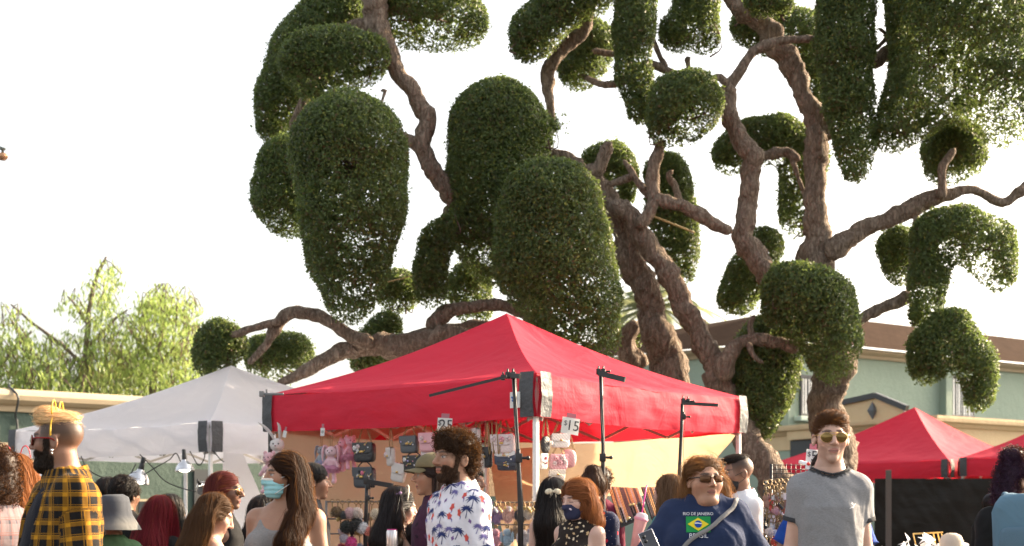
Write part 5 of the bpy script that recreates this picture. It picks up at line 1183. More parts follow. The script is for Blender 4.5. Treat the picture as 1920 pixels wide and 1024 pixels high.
def curls(mb,pr,n,col,seed,r=.009,L=.036,region=None):
    rng=np.random.default_rng(seed); V,F=surf(pr,.014); Q,N=sample(V,F,n,rng)
    if region is not None: k=region(Q); Q,N=Q[k],N[k]
    n=len(Q); m=14; t_=np.linspace(0,1,m)
    d=N+rng.normal(0,.7,(n,3)); d/=np.linalg.norm(d,axis=1)[:,None]; u=np.cross(d,rng.normal(size=(n,3))); u/=np.linalg.norm(u,axis=1)[:,None]; v=np.cross(d,u)
    rad=r*(.6+.8*rng.random(n)); LL=L*(.5+.9*rng.random(n)); tn=rng.uniform(1.2,2.2,n)*6.28; ph=rng.uniform(0,6,n)
    a=ph[:,None]+tn[:,None]*t_; rr=rad[:,None]*(1-.5*t_)
    Pp=(Q-N*.014)[:,None]+d[:,None]*(LL[:,None]*t_)[...,None]+u[:,None]*(rr*np.cos(a))[...,None]+v[:,None]*(rr*np.sin(a))[...,None]
    w=.0030; s=d[:,None]*np.ones((1,m,1))*w; 
    VV=np.stack([Pp-s*.5,Pp+s*.5],2).reshape(-1,3); i=np.arange(n)[:,None]*2*m; j=np.arange(m-1)[None,:]*2
    mb.add(VV,np.stack([i+j,i+j+1,i+j+3,i+j+2],-1).reshape(-1,4),np.repeat(np.array(col)*(.5+1.0*rng.random(n))[:,None],2*m,0))

def decals(mb,V,F,motifs,picks,off=.0015,far=.07):
    """stamp flat motifs on a cloth surface. motifs: list of (V2,F,col). picks: (centre, normal, angle, scale, motif)"""
    bv=BVHTree.FromPolygons([tuple(v) for v in V],[tuple(int(i) for i in f) for f in F])
    for c,n,ang,sc,mi in picks:
        n=np.array(n,float); r=np.cross([0,0,1.],n); 
        if np.linalg.norm(r)<.1: continue
        r/=np.linalg.norm(r); up=np.cross(n,r); ca,sa=math.cos(ang),math.sin(ang)
        for V2,F2,col in motifs[mi]:
            W=V2@np.array([[ca,sa],[-sa,ca]])*sc; out=[]
            for x,y in W:
                q=c+r*x+up*y; h=bv.ray_cast(Vector(q+n*far),Vector(-n),far*2+.02)
                if h[0] is None: h=bv.find_nearest(Vector(q))
                hn=np.array(h[1]); hn=hn if hn@n>0 else -hn
                out.append(np.array(h[0])+hn*off)
            mb.add(np.array(out),F2,col)
def strip2(pts,w):
    pts=np.array(pts,float); T=np.gradient(pts,axis=0); T/=np.linalg.norm(T,axis=1)[:,None]+1e-9; S=np.c_[-T[:,1],T[:,0]]; w=np.array(w)[:,None]/2
    V=np.stack([pts-S*w,pts+S*w],1).reshape(-1,2); n=len(pts); i=np.arange(n-1)*2; return V,np.stack([i,i+1,i+3,i+2],-1)
def palm_motif(col):
    out=[(*strip2([(0,0),(.06,-.3),(.04,-.62),(.0,-.95)],[.07,.07,.08,.10]),col)]
    for a,l in((0,.75),(28,.7),(62,.6),(95,.55),(130,.62),(160,.72),(185,.7),(-25,.6),(210,.6)):
        d=np.array([math.cos(R_(a)),math.sin(R_(a))]); q=[d*l*t+np.array([0,-.38*l*t*t]) for t in np.linspace(0,1,6)]; out.append((*strip2(q,[.05,.13,.15,.13,.08,.02]),col))
    return out
def blot(col,seed,k=7,jag=.35):
    r=np.random.default_rng(seed); a=np.linspace(0,2*math.pi,k*2,endpoint=False); rr=1-jag*(np.arange(k*2)%2)-.15*r.random(k*2); V=np.vstack([[0,0],np.c_[rr*np.cos(a)*.6,rr*np.sin(a)]]); n=k*2
    return (V,np.array([[0,i+1,(i+1)%n+1] for i in range(n)]),col)
def scatter(V,F,N_,seed,mind,front=None):
    rng=np.random.default_rng(seed); Q,Nn=sample(V,F,N_*12,rng); out=[]
    for q,n in zip(Q,Nn):
        if front is not None and n@front<-.25: continue
        if all(np.linalg.norm(q-o[0])>mind for o in out): out.append((q,n))
        if len(out)>=N_: break
    return out

TOR=[(.78,.150,.105,.010),(.90,.172,.118,.012),(1.05,.140,.098,.0),(1.20,.153,.110,-.004),(1.32,.163,.114,-.002),(1.40,.150,.092,.008),(1.455,.095,.065,.014),(1.50,.05,.05,.015)]
def person(label,px,py,D,yaw=0,hy=0,pitch=0,roll=0,b=1.0,fem=0,skin='tan',hair=None,top=None,arms=None,group='shoppers in the market crowd',res=None,brow=(.03,.02,.015),beard=None,stubble=0,fat=0,jaw=1.0,lip=None,mask=None,glasses=None,hs=1.0,extra=None,bust=None,belly=0,lean=0,fade=None,eyes=1,legs=(.03,.035,.06),hatfn=None,sh=1.0,hz=1.625):
    sk=np.array(SKIN[skin] if isinstance(skin,str) else skin); c=P(px,py,D); s=c[2]/hz; hl=np.array([0,-.02-lean,hz]); yr=R_(yaw)
    Rz=np.array(Matrix.Rotation(yr,3,'Z')); root=c-Rz@(hl*s*np.array([1,1,0])) ; root[2]=0
    T=thing('person',label,'person',root,yr,group); big=res is not None; res=res or .0075
    HR=rotm(z=hy)@rotm(x=pitch)@rotm(y=roll); H=hl*s; hsc=hs*(1.0 if fem==0 else .96)
    hp=[xf(p,HR,H,hsc) for p in headprims(fem,jaw,0,fat)]
    # torso
    fw=1-.06*fem; tr=np.array(TOR); tr[:,1]*=.90; 
    if fem: tr[1,1]*=1.06; tr[2,1]*=.92; tr[3,1]*=.93; tr[4:6,1]*=.93
    tr[:,0]*=s; tr[:,1]*=b*s*fw; tr[:,2]*=(.55+.45*b)*s; tr[:,3]=tr[:,3]*s
    tr[:,3]-=lean*np.clip((tr[:,0]/s-1.0)/.6,0,1)
    if belly: tr[1:4,1]+=belly*.5; tr[1:4,2]+=belly*.6; tr[1:4,3]-=belly*.5
    swx=(.132 if not fem else .122)*b*s*sh; 
    bz=lambda z:-lean*np.clip((z-1.0)/.6,0,1)
    S_={k:np.array([k*swx,.008*s+bz(1.4),1.395*s]) for k in(-1,1)}
    if arms is None: arms={}
    A={}
    for k in(-1,1):
        e,w_=arms.get(k,((.04,.02,-.285),(.05,-.04,-.53))); e=np.array(e)*[k,1,1]*s; w_=np.array(w_)*[k,1,1]*s
        A[k]=(S_[k],S_[k]+e,S_[k]+w_)
    ar=(.045 if not fem else .040)*s*(.5+.5*b); 
    def torso(e=0): 
        pr=[PF(tr,.04*s,e)]+[CN((0,.016*s+bz(1.5),1.475*s),(k*swx*.88,.012*s+bz(1.4),1.402*s),(.042 if not fem else .033)*s+e,(.042 if not fem else .034)*s+e,.05*s) for k in(-1,1)]
        pr+=[E(S_[k]+[0,0,-.004],np.array([.048,.050,.054])*s*(.55+.45*b)*(1 if not fem else .88)+e,.04*s) for k in(-1,1)]
        if bust: pr+=[E((k*.070*b*s,(-.090-.01*bust)*s*(.7+.3*b)+bz(1.27),1.255*s),np.array([.066,.058*bust,.066])*s*(.6+.4*b)+e*.7,.035*s) for k in(-1,1)]
        return pr
    def armp(e=0,k=1,kind='c',upto=None,e2=None):
        a,m,w_=A[k]; out=[]
        if upto is None: return [CN(a,m,ar*1.08+e,ar*.84+e,.03*s),CN(m,w_,ar*.86+e,ar*.56+e,.02*s)]
        if upto<=1: return [CN(a,a+(m-a)*upto,ar*1.08+e,ar*.95+(e if e2 is None else e2),.035*s,'f')]
        return [CN(a,m,ar*1.1+e,ar*.9+e,.035*s),CN(m,m+(w_-m)*(upto-1),ar*.9+e,ar*.6+(e if e2 is None else e2),.03*s,'f')]
    nk=(.053 if not fem else .045)*s*(1+fat*.16); nb=np.array([0,.022*s+bz(1.48),1.44*s]); nt_=H+HR@np.array([0,.020,-.055])
    body=torso()+[CN(nb,nt_,nk*1.12,nk,.03)]+hp
    for k in(-1,1): 
        body+=armp(0,k); a,m,w_=A[k]; d=(w_-m)/np.linalg.norm(w_-m); side=np.array([0,-1.,0]); side=side-d*(side@d); side/=np.linalg.norm(side)+1e-9; nrm=np.cross(d,side)
        hc=w_+d*.05*s; body.append(E(hc,np.array([.016,.038,.046])*s,.015,np.array([nrm,side,d]).T))
        for i in range(4):
            o=w_+d*.088*s+side*(.026-.018*i)*s; L_=(.066,.074,.070,.055)[i]*s; p1=o+d*L_*.5-nrm*k*.004; p2=p1+d*L_*.42-nrm*k*.016*s
            body+=[CN(o,p1,.0095*s,.0088*s,.004),CN(p1,p2,.0086*s,.0072*s,.004)]
        o=w_+d*.025*s+side*.030*s; p1=o+(side*.75+d*.8)*.035*s; p2=p1+(side*.2+d)*.03*s; body+=[CN(o,p1,.012*s,.0105*s,.008),CN(p1,p2,.0102*s,.0085*s,.004)]
    # legs
    for k in(-1,1):
        body+=[CN((k*.085*b*s,.01,.86*s),(k*.09*s,0,.47*s),.088*s,.055*s,.05),CN((k*.09*s,0,.47*s),(k*.095*s,.02,.09*s),.053*s,.036*s,.03),CN((k*.095*s,.03,.05*s),(k*.11*s,-.15,.035*s),.04*s,.032*s,.02)]
    hb=[H-.125*hsc,H+.13*hsc]
    # coarse grid below, fine round the head
    bs=[pbound(p) for p in body if p['op']=='u']; lo=np.min([q[0] for q in bs],0)-.03; hi=np.max([q[1] for q in bs],0)+.03
    r2=res*2.0
    za=np.concatenate([np.arange(lo[2],.95,.03),np.arange(.95,hb[0][2]-.02,r2),np.arange(hb[0][2]-.02,hi[2],res)]); xa=axis(lo[0],hi[0],r2,(hb[0][0]-.01,hb[1][0]+.01,res)); ya=axis(lo[1],hi[1],r2,(hb[0][1]-.01,hb[1][1]+.01,res))
    ax=[xa,ya,za]; G=np.stack(np.meshgrid(*ax,indexing='ij'),-1); Df=np.full(G.shape[:3],.5)
    for p in body:
        q=pbound(p); sl=[]
        for i in range(3):
            m_=p['k']+.03; z=np.searchsorted(ax[i],[q[0][i]-m_,q[1][i]+m_]); sl.append(slice(max(0,z[0]-1),z[1]+1))
        sl=tuple(sl); sub=G[sl]
        if sub.size: Df[sl]=comb(Df[sl],prim_d(p,sub),p['k'],p['op'])
    V,F=nets(Df,ax); h=((V-H)@HR)/hsc; C=np.tile(sk,(len(V),1)); ish=(np.abs(h)<[.1,.13,.14]).all(1)
    x,y,z=h.T; xa_=np.abs(x)
    def blend(m,col,f=1.0): m=np.clip(m,0,1)[:,None]*f; C[:]=C*(1-m)+np.array(col)*m
    front=(y<-.035)&ish
    blend(front*np.exp(-((xa_-.045)**2+(z+.03)**2)/.0006),sk*np.array([1.08,.82,.78]),.5)
    blend(front*np.exp(-(xa_**2+(z+.025)**2)/.0002),sk*np.array([1.08,.82,.78]),.4)
    L_=np.array(lip) if lip is not None else sk*np.array([.95,.55,.55])
    blend(front*((xa_<.024)&(z<-.049+.0)&(z>-.0745)&(y<-.075)&(np.abs(z+.0615)<.0125*(1-(xa_/.026)**2))),L_,.95)
    blend(front*(np.abs(z-(.030-.25*np.maximum(0,xa_-.034)+.06*(xa_-.02)))<(.0050*(1-((xa_-.029)/.026)**2)+.0008))*(xa_>.010)*(xa_<.052),brow,.85)
    if eyes==1:
        blend(front*(np.abs(z-.005)<.006*(1-((xa_-.031)/.017)**2))*(xa_>.015)*(xa_<.047),(.45,.42,.40),.9); blend(front*(((x-np.sign(x)*.031)**2+(z-.005)**2)<.0055**2),(.02,.012,.01)); blend(front*(np.abs(z-.0105)<.0022)*(xa_>.015)*(xa_<.048),(.02,.012,.01),.8)
    elif eyes==0: blend(front*(np.abs(z-.001+.0*xa_)<.0026)*(xa_>.016)*(xa_<.047),(.03,.015,.012),.85)
    blend(front*(np.abs(z+.0615+.06*xa_)<.0021)*(xa_<.025)*(y<-.07),sk*.22,.9)  # shade of the lip groove painted in as a dark line
    bmask=lambda h_:(h_[:,1]<.030)&(h_[:,2]<-.042-.35*np.clip(h_[:,1]+.055,-.02,.1)+.0)&(h_[:,2]>-.135)&~((np.abs(h_[:,0])<.022)&(h_[:,2]>-.076)&(h_[:,2]<-.052)&(h_[:,1]<-.07))&((np.abs(h_[:,0])>.030)|(h_[:,2]<-.074)|((h_[:,2]>-.054)&(h_[:,2]<-.040)))
    side=lambda h_:(h_[:,1]>-.030-.12*np.clip(-h_[:,2],0,1))&(h_[:,1]<-.010)&(h_[:,2]<.012)&(h_[:,2]>-.09)&(np.abs(h_[:,0])>.04)
    if beard is not None: blend((bmask(h)&(z<-.030)&(y<.005))&ish,beard,.9); blend(side(h)&ish,beard,.55)
    if stubble: blend((bmask(h)|side(h))&ish&(y<.01),sk*.45,stubble)
    if fade is not None: blend(ish*np.clip((z-fade[0])/fade[1],0,1)*((y>-.055)|(z>.07))*(~((xa_>.072)&(np.abs(z+.006)<.033)&(np.abs(y-.01)<.025))),fade[2],.88)
    sk_low=V[:,2]<.80*s; C[sk_low]=(.02,.02,.025)
    # trousers are clothing: separate mesh below
    mb=MB(); mb.add(V,F,C); bo=mb.build('body',m_skin,T)
    tp=[PF(np.array([(.74*s,tr[0,1]*.9,tr[0,2]*.9,tr[0,3]),(.80*s,tr[0,1],tr[0,2],tr[0,3]),(.90*s,tr[1,1],tr[1,2],tr[1,3]),(.99*s,tr[2,1]*1.06,tr[2,2]*1.04,tr[2,3])]),.03,.012)]
    for k in(-1,1): tp+=[CN((k*.085*b*s,.01,.84*s),(k*.09*s,0,.47*s),.098*s,.070*s,.04),CN((k*.09*s,0,.47*s),(k*.095*s,.02,.07*s),.070*s,.055*s,.04,'f')]
    V,F=surf(tp,.032); mb=MB(); mb.add(V,F,legs); mb.build('trousers',m_cloth,T)
    ctx=dict(T=T,s=s,H=H,HR=HR,hsc=hsc,A=A,tr=tr,torso=torso,armp=armp,ar=ar,nb=nb,nk=nk,hp=hp,swx=swx,Rz=Rz,b=b,bz=bz,big=big,skin=sk)
    for tdef in (top if isinstance(top,list) else [top] if top else []): garment(ctx,**tdef)
    if hair: dohair(ctx,**hair)
    if beard is not None:
        mb=MB(); pr=[xf(p,HR,H,hsc) for p in headprims(fem,jaw,0,fat)[:5]+headprims()[13:15]+([E((0,-.045,-.108),(.045,.035,.022),.04)] if fat else [])]+[CN(nb,nt_,nk*1.05,nk,.03)]
        bl=top and 1; reg=lambda q:(lambda h_:(bmask(h_)&(h_[:,2]<-.030)&(h_[:,1]<.0)&((h_[:,2]<-.074)|(np.abs(h_[:,0])>.029)))|side(h_))(((q-H)@HR)/hsc)
        strands(mb,pr,9000,.022,.0026,beard,.0006,tuple(HR@np.array([0,-.35,-1])),5,5,region=reg,lift=.006,curl=.0012,off0=.0)
        if mb.n: mb.build('beard',m_dhair,T,smooth=False)
    if mask: domask(ctx,**mask)
    if glasses: doglasses(ctx,**glasses)
    if extra: extra(ctx)
    return T

def hw(ctx,q): return ctx['H']+(np.asarray(q,float)*ctx['hsc'])@ctx['HR'].T
def dohair(ctx,kind='short',col=(.02,.015,.012),n=900,L=.25,w=.005,vol=.4,wave=.003,tip=None,combd=(0,0,-1),xtra=(),bxtra=(),base=None,curl=.0,mat=None,freq=24,nocap=False,region=None,steps=12,lift=.006,cvar=.5,seed=1):
    T,H,HR,hsc=ctx['T'],ctx['H'],ctx['HR'],ctx['hsc']; hv,bd=hairvol(kind,vol); un=[p for p in hv if p['op']=='u']; cu=[p for p in hv if p['op']!='u']
    pr=[xf(p,HR,H,hsc) for p in un+list(xtra)]+[xf(p,np.eye(3),H,1.0) for p in bd+list(bxtra)]+[xf(p,HR,H,hsc) for p in cu]
    mat=mat or (m_dhair if max(col)<.06 else m_hair); col=np.array(col)
    V,F=surf(pr,.010); V=V+sgrad(pr,V)*(.004*fold(V*[1,1,.25],9,seed))[:,None]; mb=MB(); mb.add(V,F,np.tile(col*.72,(len(V),1)) if tip is None else col*.72*(1-np.clip((H[2]-V[:,2])/vol,0,1)[:,None]**1.2)+np.array(tip)*.72*np.clip((H[2]-V[:,2])/vol,0,1)[:,None]**1.2)
    pt=(H,HR,hsc) if kind in('long','bob','shoulder','bun','cap','thin') else None
    g=HR@np.array(combd) if kind in('quiff','topflat','short') else np.array(combd)
    if kind=='curly': curls(mb,pr,int(n),col,seed,region=region)
    else:
        strands(mb,pr,int(n*2),L,w*.62,col,wave,g,seed,steps,lift=lift,curl=curl,tipcol=tip,freq=freq,cvar=cvar,part=pt)
        strands(mb,pr,n//2,L*1.1,w*.4,col*1.25,wave*2.0,g,seed+9,steps,lift=lift*2.5,curl=curl+.0008,tipcol=tip,freq=freq,cvar=cvar,part=pt)
    mb.build('hair',mat,T)

def garment(ctx,kind='tee',col=(.4,.4,.4),mat=None,e=.012,sleeve=.62,slw=.018,neck=(.066,0,0),hem=.84,trim=None,collar=None,motif=None,name='shirt',fold_=.006,open_=0,cut=None,vcol=None,res=.011,strapcol=None,neckz=0):
    s=ctx['s']; T=ctx['T']; mat=mat or m_cloth; pr=ctx['torso'](e*s); A=ctx['A']; ar=ctx['ar']
    if kind in('tank',):
        pr=ctx['torso'](e*s)[:1]+[p for p in ctx['torso'](e*s)[5:]]
        for k in(-1,1): pr.append(CN((k*ctx['swx']*.60,-.080*s+ctx['bz'](1.33),1.31*s),(k*ctx['swx']*.58,-.0*s+ctx['bz'](1.45),1.462*s),.018,.017,.02)); pr.append(CN((k*ctx['swx']*.58,-.0*s+ctx['bz'](1.45),1.462*s),(k*ctx['swx']*.55,.092*s+ctx['bz'](1.3),1.33*s),.017,.02,.02))
        pr.append(E((0,-.11*s+ctx['bz'](1.4),1.475*s),(.085*ctx['b']*s,.10,.13*s),.03,op='s')); pr.append(E((0,.14*s,1.52*s),(.09*s,.10,.15*s),.03,op='s'))
        for k in(-1,1): pr.append(E((k*(ctx['swx']*1.12),0,1.40*s),(.062*s*ctx['b'],.15,.135*s),.02,op='s'))
    else:
        if kind=='vest': 
            for k in(-1,1): pr.append(E((k*(ctx['swx']*1.22),0,1.36*s),(.058*s,.15,.10*s),.02,op='s'))
        else:
            for k in(-1,1): pr+=ctx['armp'](e*s*1.2,k,upto=sleeve,e2=slw*s)
        pr.append(E(ctx['nb']+np.array([neck[1],-.018+neck[2],.085*s+neckz]),(neck[0]*s*1.0,neck[0]*s*1.05,.080*s),.008,op='s'))
        if open_: pr.append(E((0,-.16*s,1.30*s),(.022+open_,.09,.35*s),.02,op='s'))
    pr.append(HS((0,0,-1),-hem*s))
    if cut: pr+=cut(ctx)
    def ex(G): return 0
    V,F=surf(pr,res); 
    side_=(np.abs(V[:,0])/(ctx['tr'][:,1].max()))[:,None]; fld=fold(V*[1,1,.45],2.6,4)*.6+.35*fold(V*[1.6,1.6,.8]+V[:,[2,0,1]]*.7,4.2,8)+np.abs(fold(V*[1.3,1.3,.35],1.7,5))-.3
    V=V+sgrad(pr,V)*(fold_*fld)[:,None]
    # cloth coordinates
    pc=np.zeros((len(V),3)); pc[:,0]=np.arctan2(V[:,0],-V[:,1])*.17*ctx['b']; pc[:,1]=V[:,2]; dmin=sdf(ctx['torso'](0),V)
    armm=np.zeros(len(V),bool)
    for k in(-1,1):
        a,m,w_=A[k]
        for (q0,q1,l0) in((a,m,0),(m,w_,np.linalg.norm(m-a))):
            ba=q1-q0; L=np.linalg.norm(ba); t0=((V-q0)@ba)/L**2; q=V-q0-np.clip(t0,0,1)[:,None]*ba; d=np.linalg.norm(q,axis=1)-ar; mm=(d<dmin-.004)&(np.abs(V[:,0])>ctx['swx']*.93)
            u,v=frame_dir(ba); pc[mm,0]=np.arctan2(q[mm]@u,q[mm]@v)*.062; pc[mm,1]=-l0-t0[mm]*L+.3; armm|=mm; dmin=np.where(mm,d,dmin)
    C=np.tile(np.array(col,float),(len(V),1))
    if vcol: C=vcol(ctx,V,C)
    if trim and kind=='tee':
        nc=ctx['nb']+np.array([neck[1],-.018+neck[2],.085*s+neckz]); nd=np.sqrt((((V-nc)/np.array([neck[0]*s,neck[0]*s*1.05,.080*s]))**2).sum(1)); C[nd<1.0+trim[1]*9]=trim[0]
    mb=MB(); mb.add(V,F,C,pc)
    if motif: motif(ctx,mb,V,F)
    o=mb.build(name,mat,T)
    if kind in('tee','vest') and not open_ and collar is None:
        tc=trim[0] if trim else np.array(col)*.93; rr=.011 if trim else .0045
        nc=ctx['nb']+np.array([neck[1],-.018+neck[2],.085*s+neckz]); aa=np.linspace(0,2*math.pi,41); zz=np.linspace(-.97,.6,60); R0=neck[0]*s
        prT=ctx['torso'](e*s); Q=np.stack([nc+np.array([R0*math.cos(a)*math.sqrt(1-z*z),R0*1.05*math.sin(a)*math.sqrt(1-z*z),z*.080*s]) for a in aa for z in zz]); dd=sdf(prT,Q).reshape(41,60)
        idx=np.argmax(dd>-.006,axis=1); pts=Q.reshape(41,60,3)[np.arange(41),idx]
        if (idx>0).all():
            mb=MB(); tube(mb,pts,min(rr,.0055),8,tc,cap=False); mb.build('neckband',mat,o)
        if kind=='tee' and sleeve<=1:
            for k in(-1,1):
                a,m,w_=A[k]; d=(m-a)/np.linalg.norm(m-a); c=a+(m-a)*sleeve; rad=ar*.95+slw*s+.003; u_,v_=frame_dir(d); hl=(.020 if trim else .004)
                mb=MB(); prof=[(-hl,0),(-hl,.003),(0,.004),(.002,0),(0,-.004)]
                an=np.linspace(0,2*math.pi,28,endpoint=False); VV=np.concatenate([c+d*z_+(np.cos(an)[:,None]*u_+np.sin(an)[:,None]*v_)*(rad+(ar*.13)*(-z_/(np.linalg.norm(m-a)*sleeve))+r_) for z_,r_ in prof])
                i_=np.arange(len(prof)-1)[:,None]*28; j_=np.arange(28)[None,:]; k_=(j_+1)%28; mb.add(VV,np.stack([i_+j_,i_+k_,i_+28+k_,i_+28+j_],-1).reshape(-1,4),tc); mb.build('cuff',mat,o)
    if collar is not None:
        mb=MB(); nb=ctx['nb']; nr=ctx['nk']*1.12
        for k in(-1,1):
            def fc(u,v,k=k):
                a=k*(u*2.75)+0; r=nr*(1.12+.30*v)+.012*v*u; zz=.075*s-.045*v*s-.052*u**1.6*s-.028*v*u**3; return np.c_[nb[0]+np.sin(a)*r*1.05,nb[1]+.002+np.cos(a)*r*(1.0+.25*u*v),nb[2]+.02+zz]
            g=MB(); grid(g,fc,18,5); pcx=g.V[0][:,[0,2]]; mb.add(g.V[0],g.F[0],collar,np.c_[np.arctan2(g.V[0][:,0],-g.V[0][:,1])*.12,g.V[0][:,2],np.zeros(len(g.V[0]))])
        co=mb.build('collar',mat,o)
    return o
def domask(ctx,col=(.35,.62,.68),e=.008,pleats=True,edge=None,decor=None,loops=(.8,.8,.8)):
    H,HR,hsc,T=ctx['H'],ctx['HR'],ctx['hsc'],ctx['T']
    pr=[xf(p,HR,H,hsc) for p in [E((0,-.036,-.040),(.060+e,.064+e,.070+e),.02),E((0,-.070,-.090),(.030+e,.026+e,.024+e),.03),CN((0,-.088,-.010),(0,-.108,-.028),.010+e,.014+e,.02)]]
    pr+=[dict(xf(dict(t='b',a=np.array([0,-.09,-.062]),b=np.array([.058,.068,.050]),k=.006,op='i',R=rotm(x=-8)),HR,H,hsc),op='i')]
    V,F=surf(pr,.006); h=((V-H)@HR)/hsc
    if pleats: V=V+sgrad(pr,V)*(.0016*np.sign(np.sin(h[:,2]*260)))[:,None]
    C=np.tile(np.array(col,float),(len(V),1))
    if edge is not None: C[h[:,2]>-.021]=edge
    mb=MB(); mb.add(V,F,C)
    if decor: decor(ctx,mb,V,F)
    o=mb.build('face_mask',M('mask_cloth',rough=.8),T)
    for k in(-1,1):
        for z0,z1 in((-.022,.014),(-.095,-.028)):
            mb=MB(); tube(mb,spline([hw(ctx,(k*.050,-.072,z0)),hw(ctx,(k*.074,-.03,(z0+z1)/2)),hw(ctx,(k*.082,.02,z1))],5),.0018,4,loops); mb.build('ear_loop',M('mask_cloth'),o)
def doglasses(ctx,frame=(.6,.42,.15),lensmat=None,shape='aviator',z=.004,fm=None,y=-.103,w=.027,h=.021,thick=.0014):
    H,HR,hsc,T=ctx['H'],ctx['HR'],ctx['hsc'],ctx['T']; fm=fm or m_gold; mb=MB(); xs=.034
    a=np.linspace(0,2*math.pi,28,endpoint=False)
    def outline(k):
        if shape=='aviator': x=w*np.cos(a); zz=h*np.sin(a)*(1+.12*(np.sin(a)<0)); x=x*(1+.10*np.sin(a)); x+=-k*.0*x
        else: x=w*np.sign(np.cos(a))*np.abs(np.cos(a))**.5; zz=h*np.sign(np.sin(a))*np.abs(np.sin(a))**.55
        yy=y+.012*((x+k*xs)/.06)**2*1.2+.0*zz; return np.c_[x+k*xs,yy,zz+z-.004*(shape=='aviator')]
    gl=None
    for k in(-1,1):
        q=outline(k); tube(mb,hw(ctx,np.vstack([q,q[:2]])),thick,5,(1,1,1) if fm is m_gold else frame,cap=False)
    tube(mb,hw(ctx,spline([(-xs+w*.9,y,z+.006),(0,y-.003,z+.010),(xs-w*.9,y,z+.006)],4)),thick*1.2,5,(1,1,1) if fm is m_gold else frame)
    if shape=='aviator': tube(mb,hw(ctx,[(-xs+w*.6,y,z+h*.85),(xs-w*.6,y,z+h*.85)]),thick,5,(1,1,1))
    for k in(-1,1): tube(mb,hw(ctx,spline([(k*(xs+w*.98),y+.016,z+.008),(k*.080,-.06,z+.008),(k*.085,.0,z+.006),(k*.083,.025,z-.012)],4)),thick*(1.2 if fm is m_gold else 2.2),5,(1,1,1) if fm is m_gold else frame)
    o=mb.build('sunglasses',fm,T)
    for k in(-1,1):
        q=outline(k); q2=np.vstack([[[k*xs,y-.004,z-.002]],q*[1,1,1]+[0,-.0015,0]]); n=len(q); mb=MB(); mb.add(hw(ctx,q2),np.array([[0,i+1,(i+1)%n+1] for i in range(n)])); mb.build('lens',lensmat or m_lgold,o)
# ------------------------------------------------------------------ the crowd
NV_=(.018,.03,.075); BKC=(.012,.012,.013)
def headband_ears(col,label=None,yc=.0,pointy=False,r=.0035):
    def f(ctx):
        mb=MB(); a=np.linspace(-1.75,1.75,30); q=np.c_[.089*np.sin(a),np.full(30,yc)+.0,.036+.088*np.cos(a)]; tube(mb,hw(ctx,q),r,6,(1,1,1)); o=mb.build('headband',M('band_%d'%int(col[0]*100),col,.5),ctx['T'])
        for k in(-1,1):
            mb=MB(); t_=np.linspace(0,math.pi,16); w_=.026; hh=.062
            q=np.c_[k*.046+w_*np.cos(t_),np.full(16,yc),.112+hh*np.sin(t_)**(.7 if not pointy else 1.3)]; tube(mb,hw(ctx,q),r*.9,6,(1,1,1)); mb.build('ear_loop',M('band_%d'%int(col[0]*100),col,.5),o)
    return f
def earring(col=(.8,.6,.3),r=.005,dz=-.04,k_=(-1,1)):
    def f(ctx):
        for k in k_: mb=MB(); ball(mb,hw(ctx,(k*.084,.004,dz)),r,8); mb.build('earring',M('silver_stud',(.8,.8,.8),.15,metal=1),ctx['T'])
    return f
def multi(*fs):
    def f(ctx):
        for g in fs: g(ctx)
    return f
def strapx(col,p,r=.013,flat=.35,name='bag_strap'):
    """strap across the torso; p list of (x,y,z) in units of stature scale"""
    def f(ctx):
        mb=MB(); q=spline(np.array(p)*ctx['s'],6); pr=ctx['torso'](.030*ctx['s'])
        N=sgrad(pr,q); d=sdf(pr,q); q=q-N*(d-.004)[:,None]
        T_=np.gradient(q,axis=0); S=np.cross(N,T_); S/=np.linalg.norm(S,axis=1)[:,None]; V=np.stack([q-S*r,q+S*r,q+S*r+N*.003,q-S*r+N*.003],1).reshape(-1,3); n=len(q); i=np.arange(n-1)[:,None]*4; j=np.arange(4)[None,:]; k=(j+1)%4
        mb.add(V,np.stack([i+j,i+k,i+4+k,i+4+j],-1).reshape(-1,4),col); mb.build(name,m_cloth,ctx['T'])
    return f

# 1 man in the grey ringer shirt
def logo(ctx,mb,V,F):
    decals(mb,V,F,[[blot((.75,.75,.78),1,4)],[(*strip2([(-1,0),(0,.3),(1,0)],[.3,.4,.2]),(.75,.75,.78))]],[((.075*ctx['s'],-.12,1.335*ctx['s']),(0,-1,0),.2,.010,0),((.085*ctx['s'],-.12,1.325*ctx['s']),(0,-1,0),.9,.012,1),((.070*ctx['s'],-.12,1.315*ctx['s']),(0,-1,0),.3,.009,1)])
person('man in heather grey ringer t-shirt and mirrored aviator sunglasses facing the camera',1558,822,6.2,yaw=-3,hy=-2,b=.93,skin='fair',res=.0042,stubble=.28,jaw=.98,lip=(.45,.20,.17),brow=(.05,.025,.015),group=None or 'shoppers in the market crowd',
  hair=dict(kind='quiff',col=(.085,.040,.018),n=2600,L=.075,w=.0032,combd=(.35,.95,.05),lift=.004,curl=.0006,wave=.0012,cvar=.45),
  top=dict(kind='tee',col=(.25,.25,.26),mat=m_heather,e=.016,sleeve=.50,slw=.018,neck=(.082,0,0),neckz=-.014,trim=((.045,.046,.05),.020),motif=logo,res=.009,fold_=.009),
  glasses=dict(frame=(.6,.42,.15),lensmat=m_lgold,shape='aviator'),arms={1:((.045,.03,-.285),(.055,-.01,-.53)),-1:((.05,.03,-.285),(.05,-.01,-.53))},sh=.96)
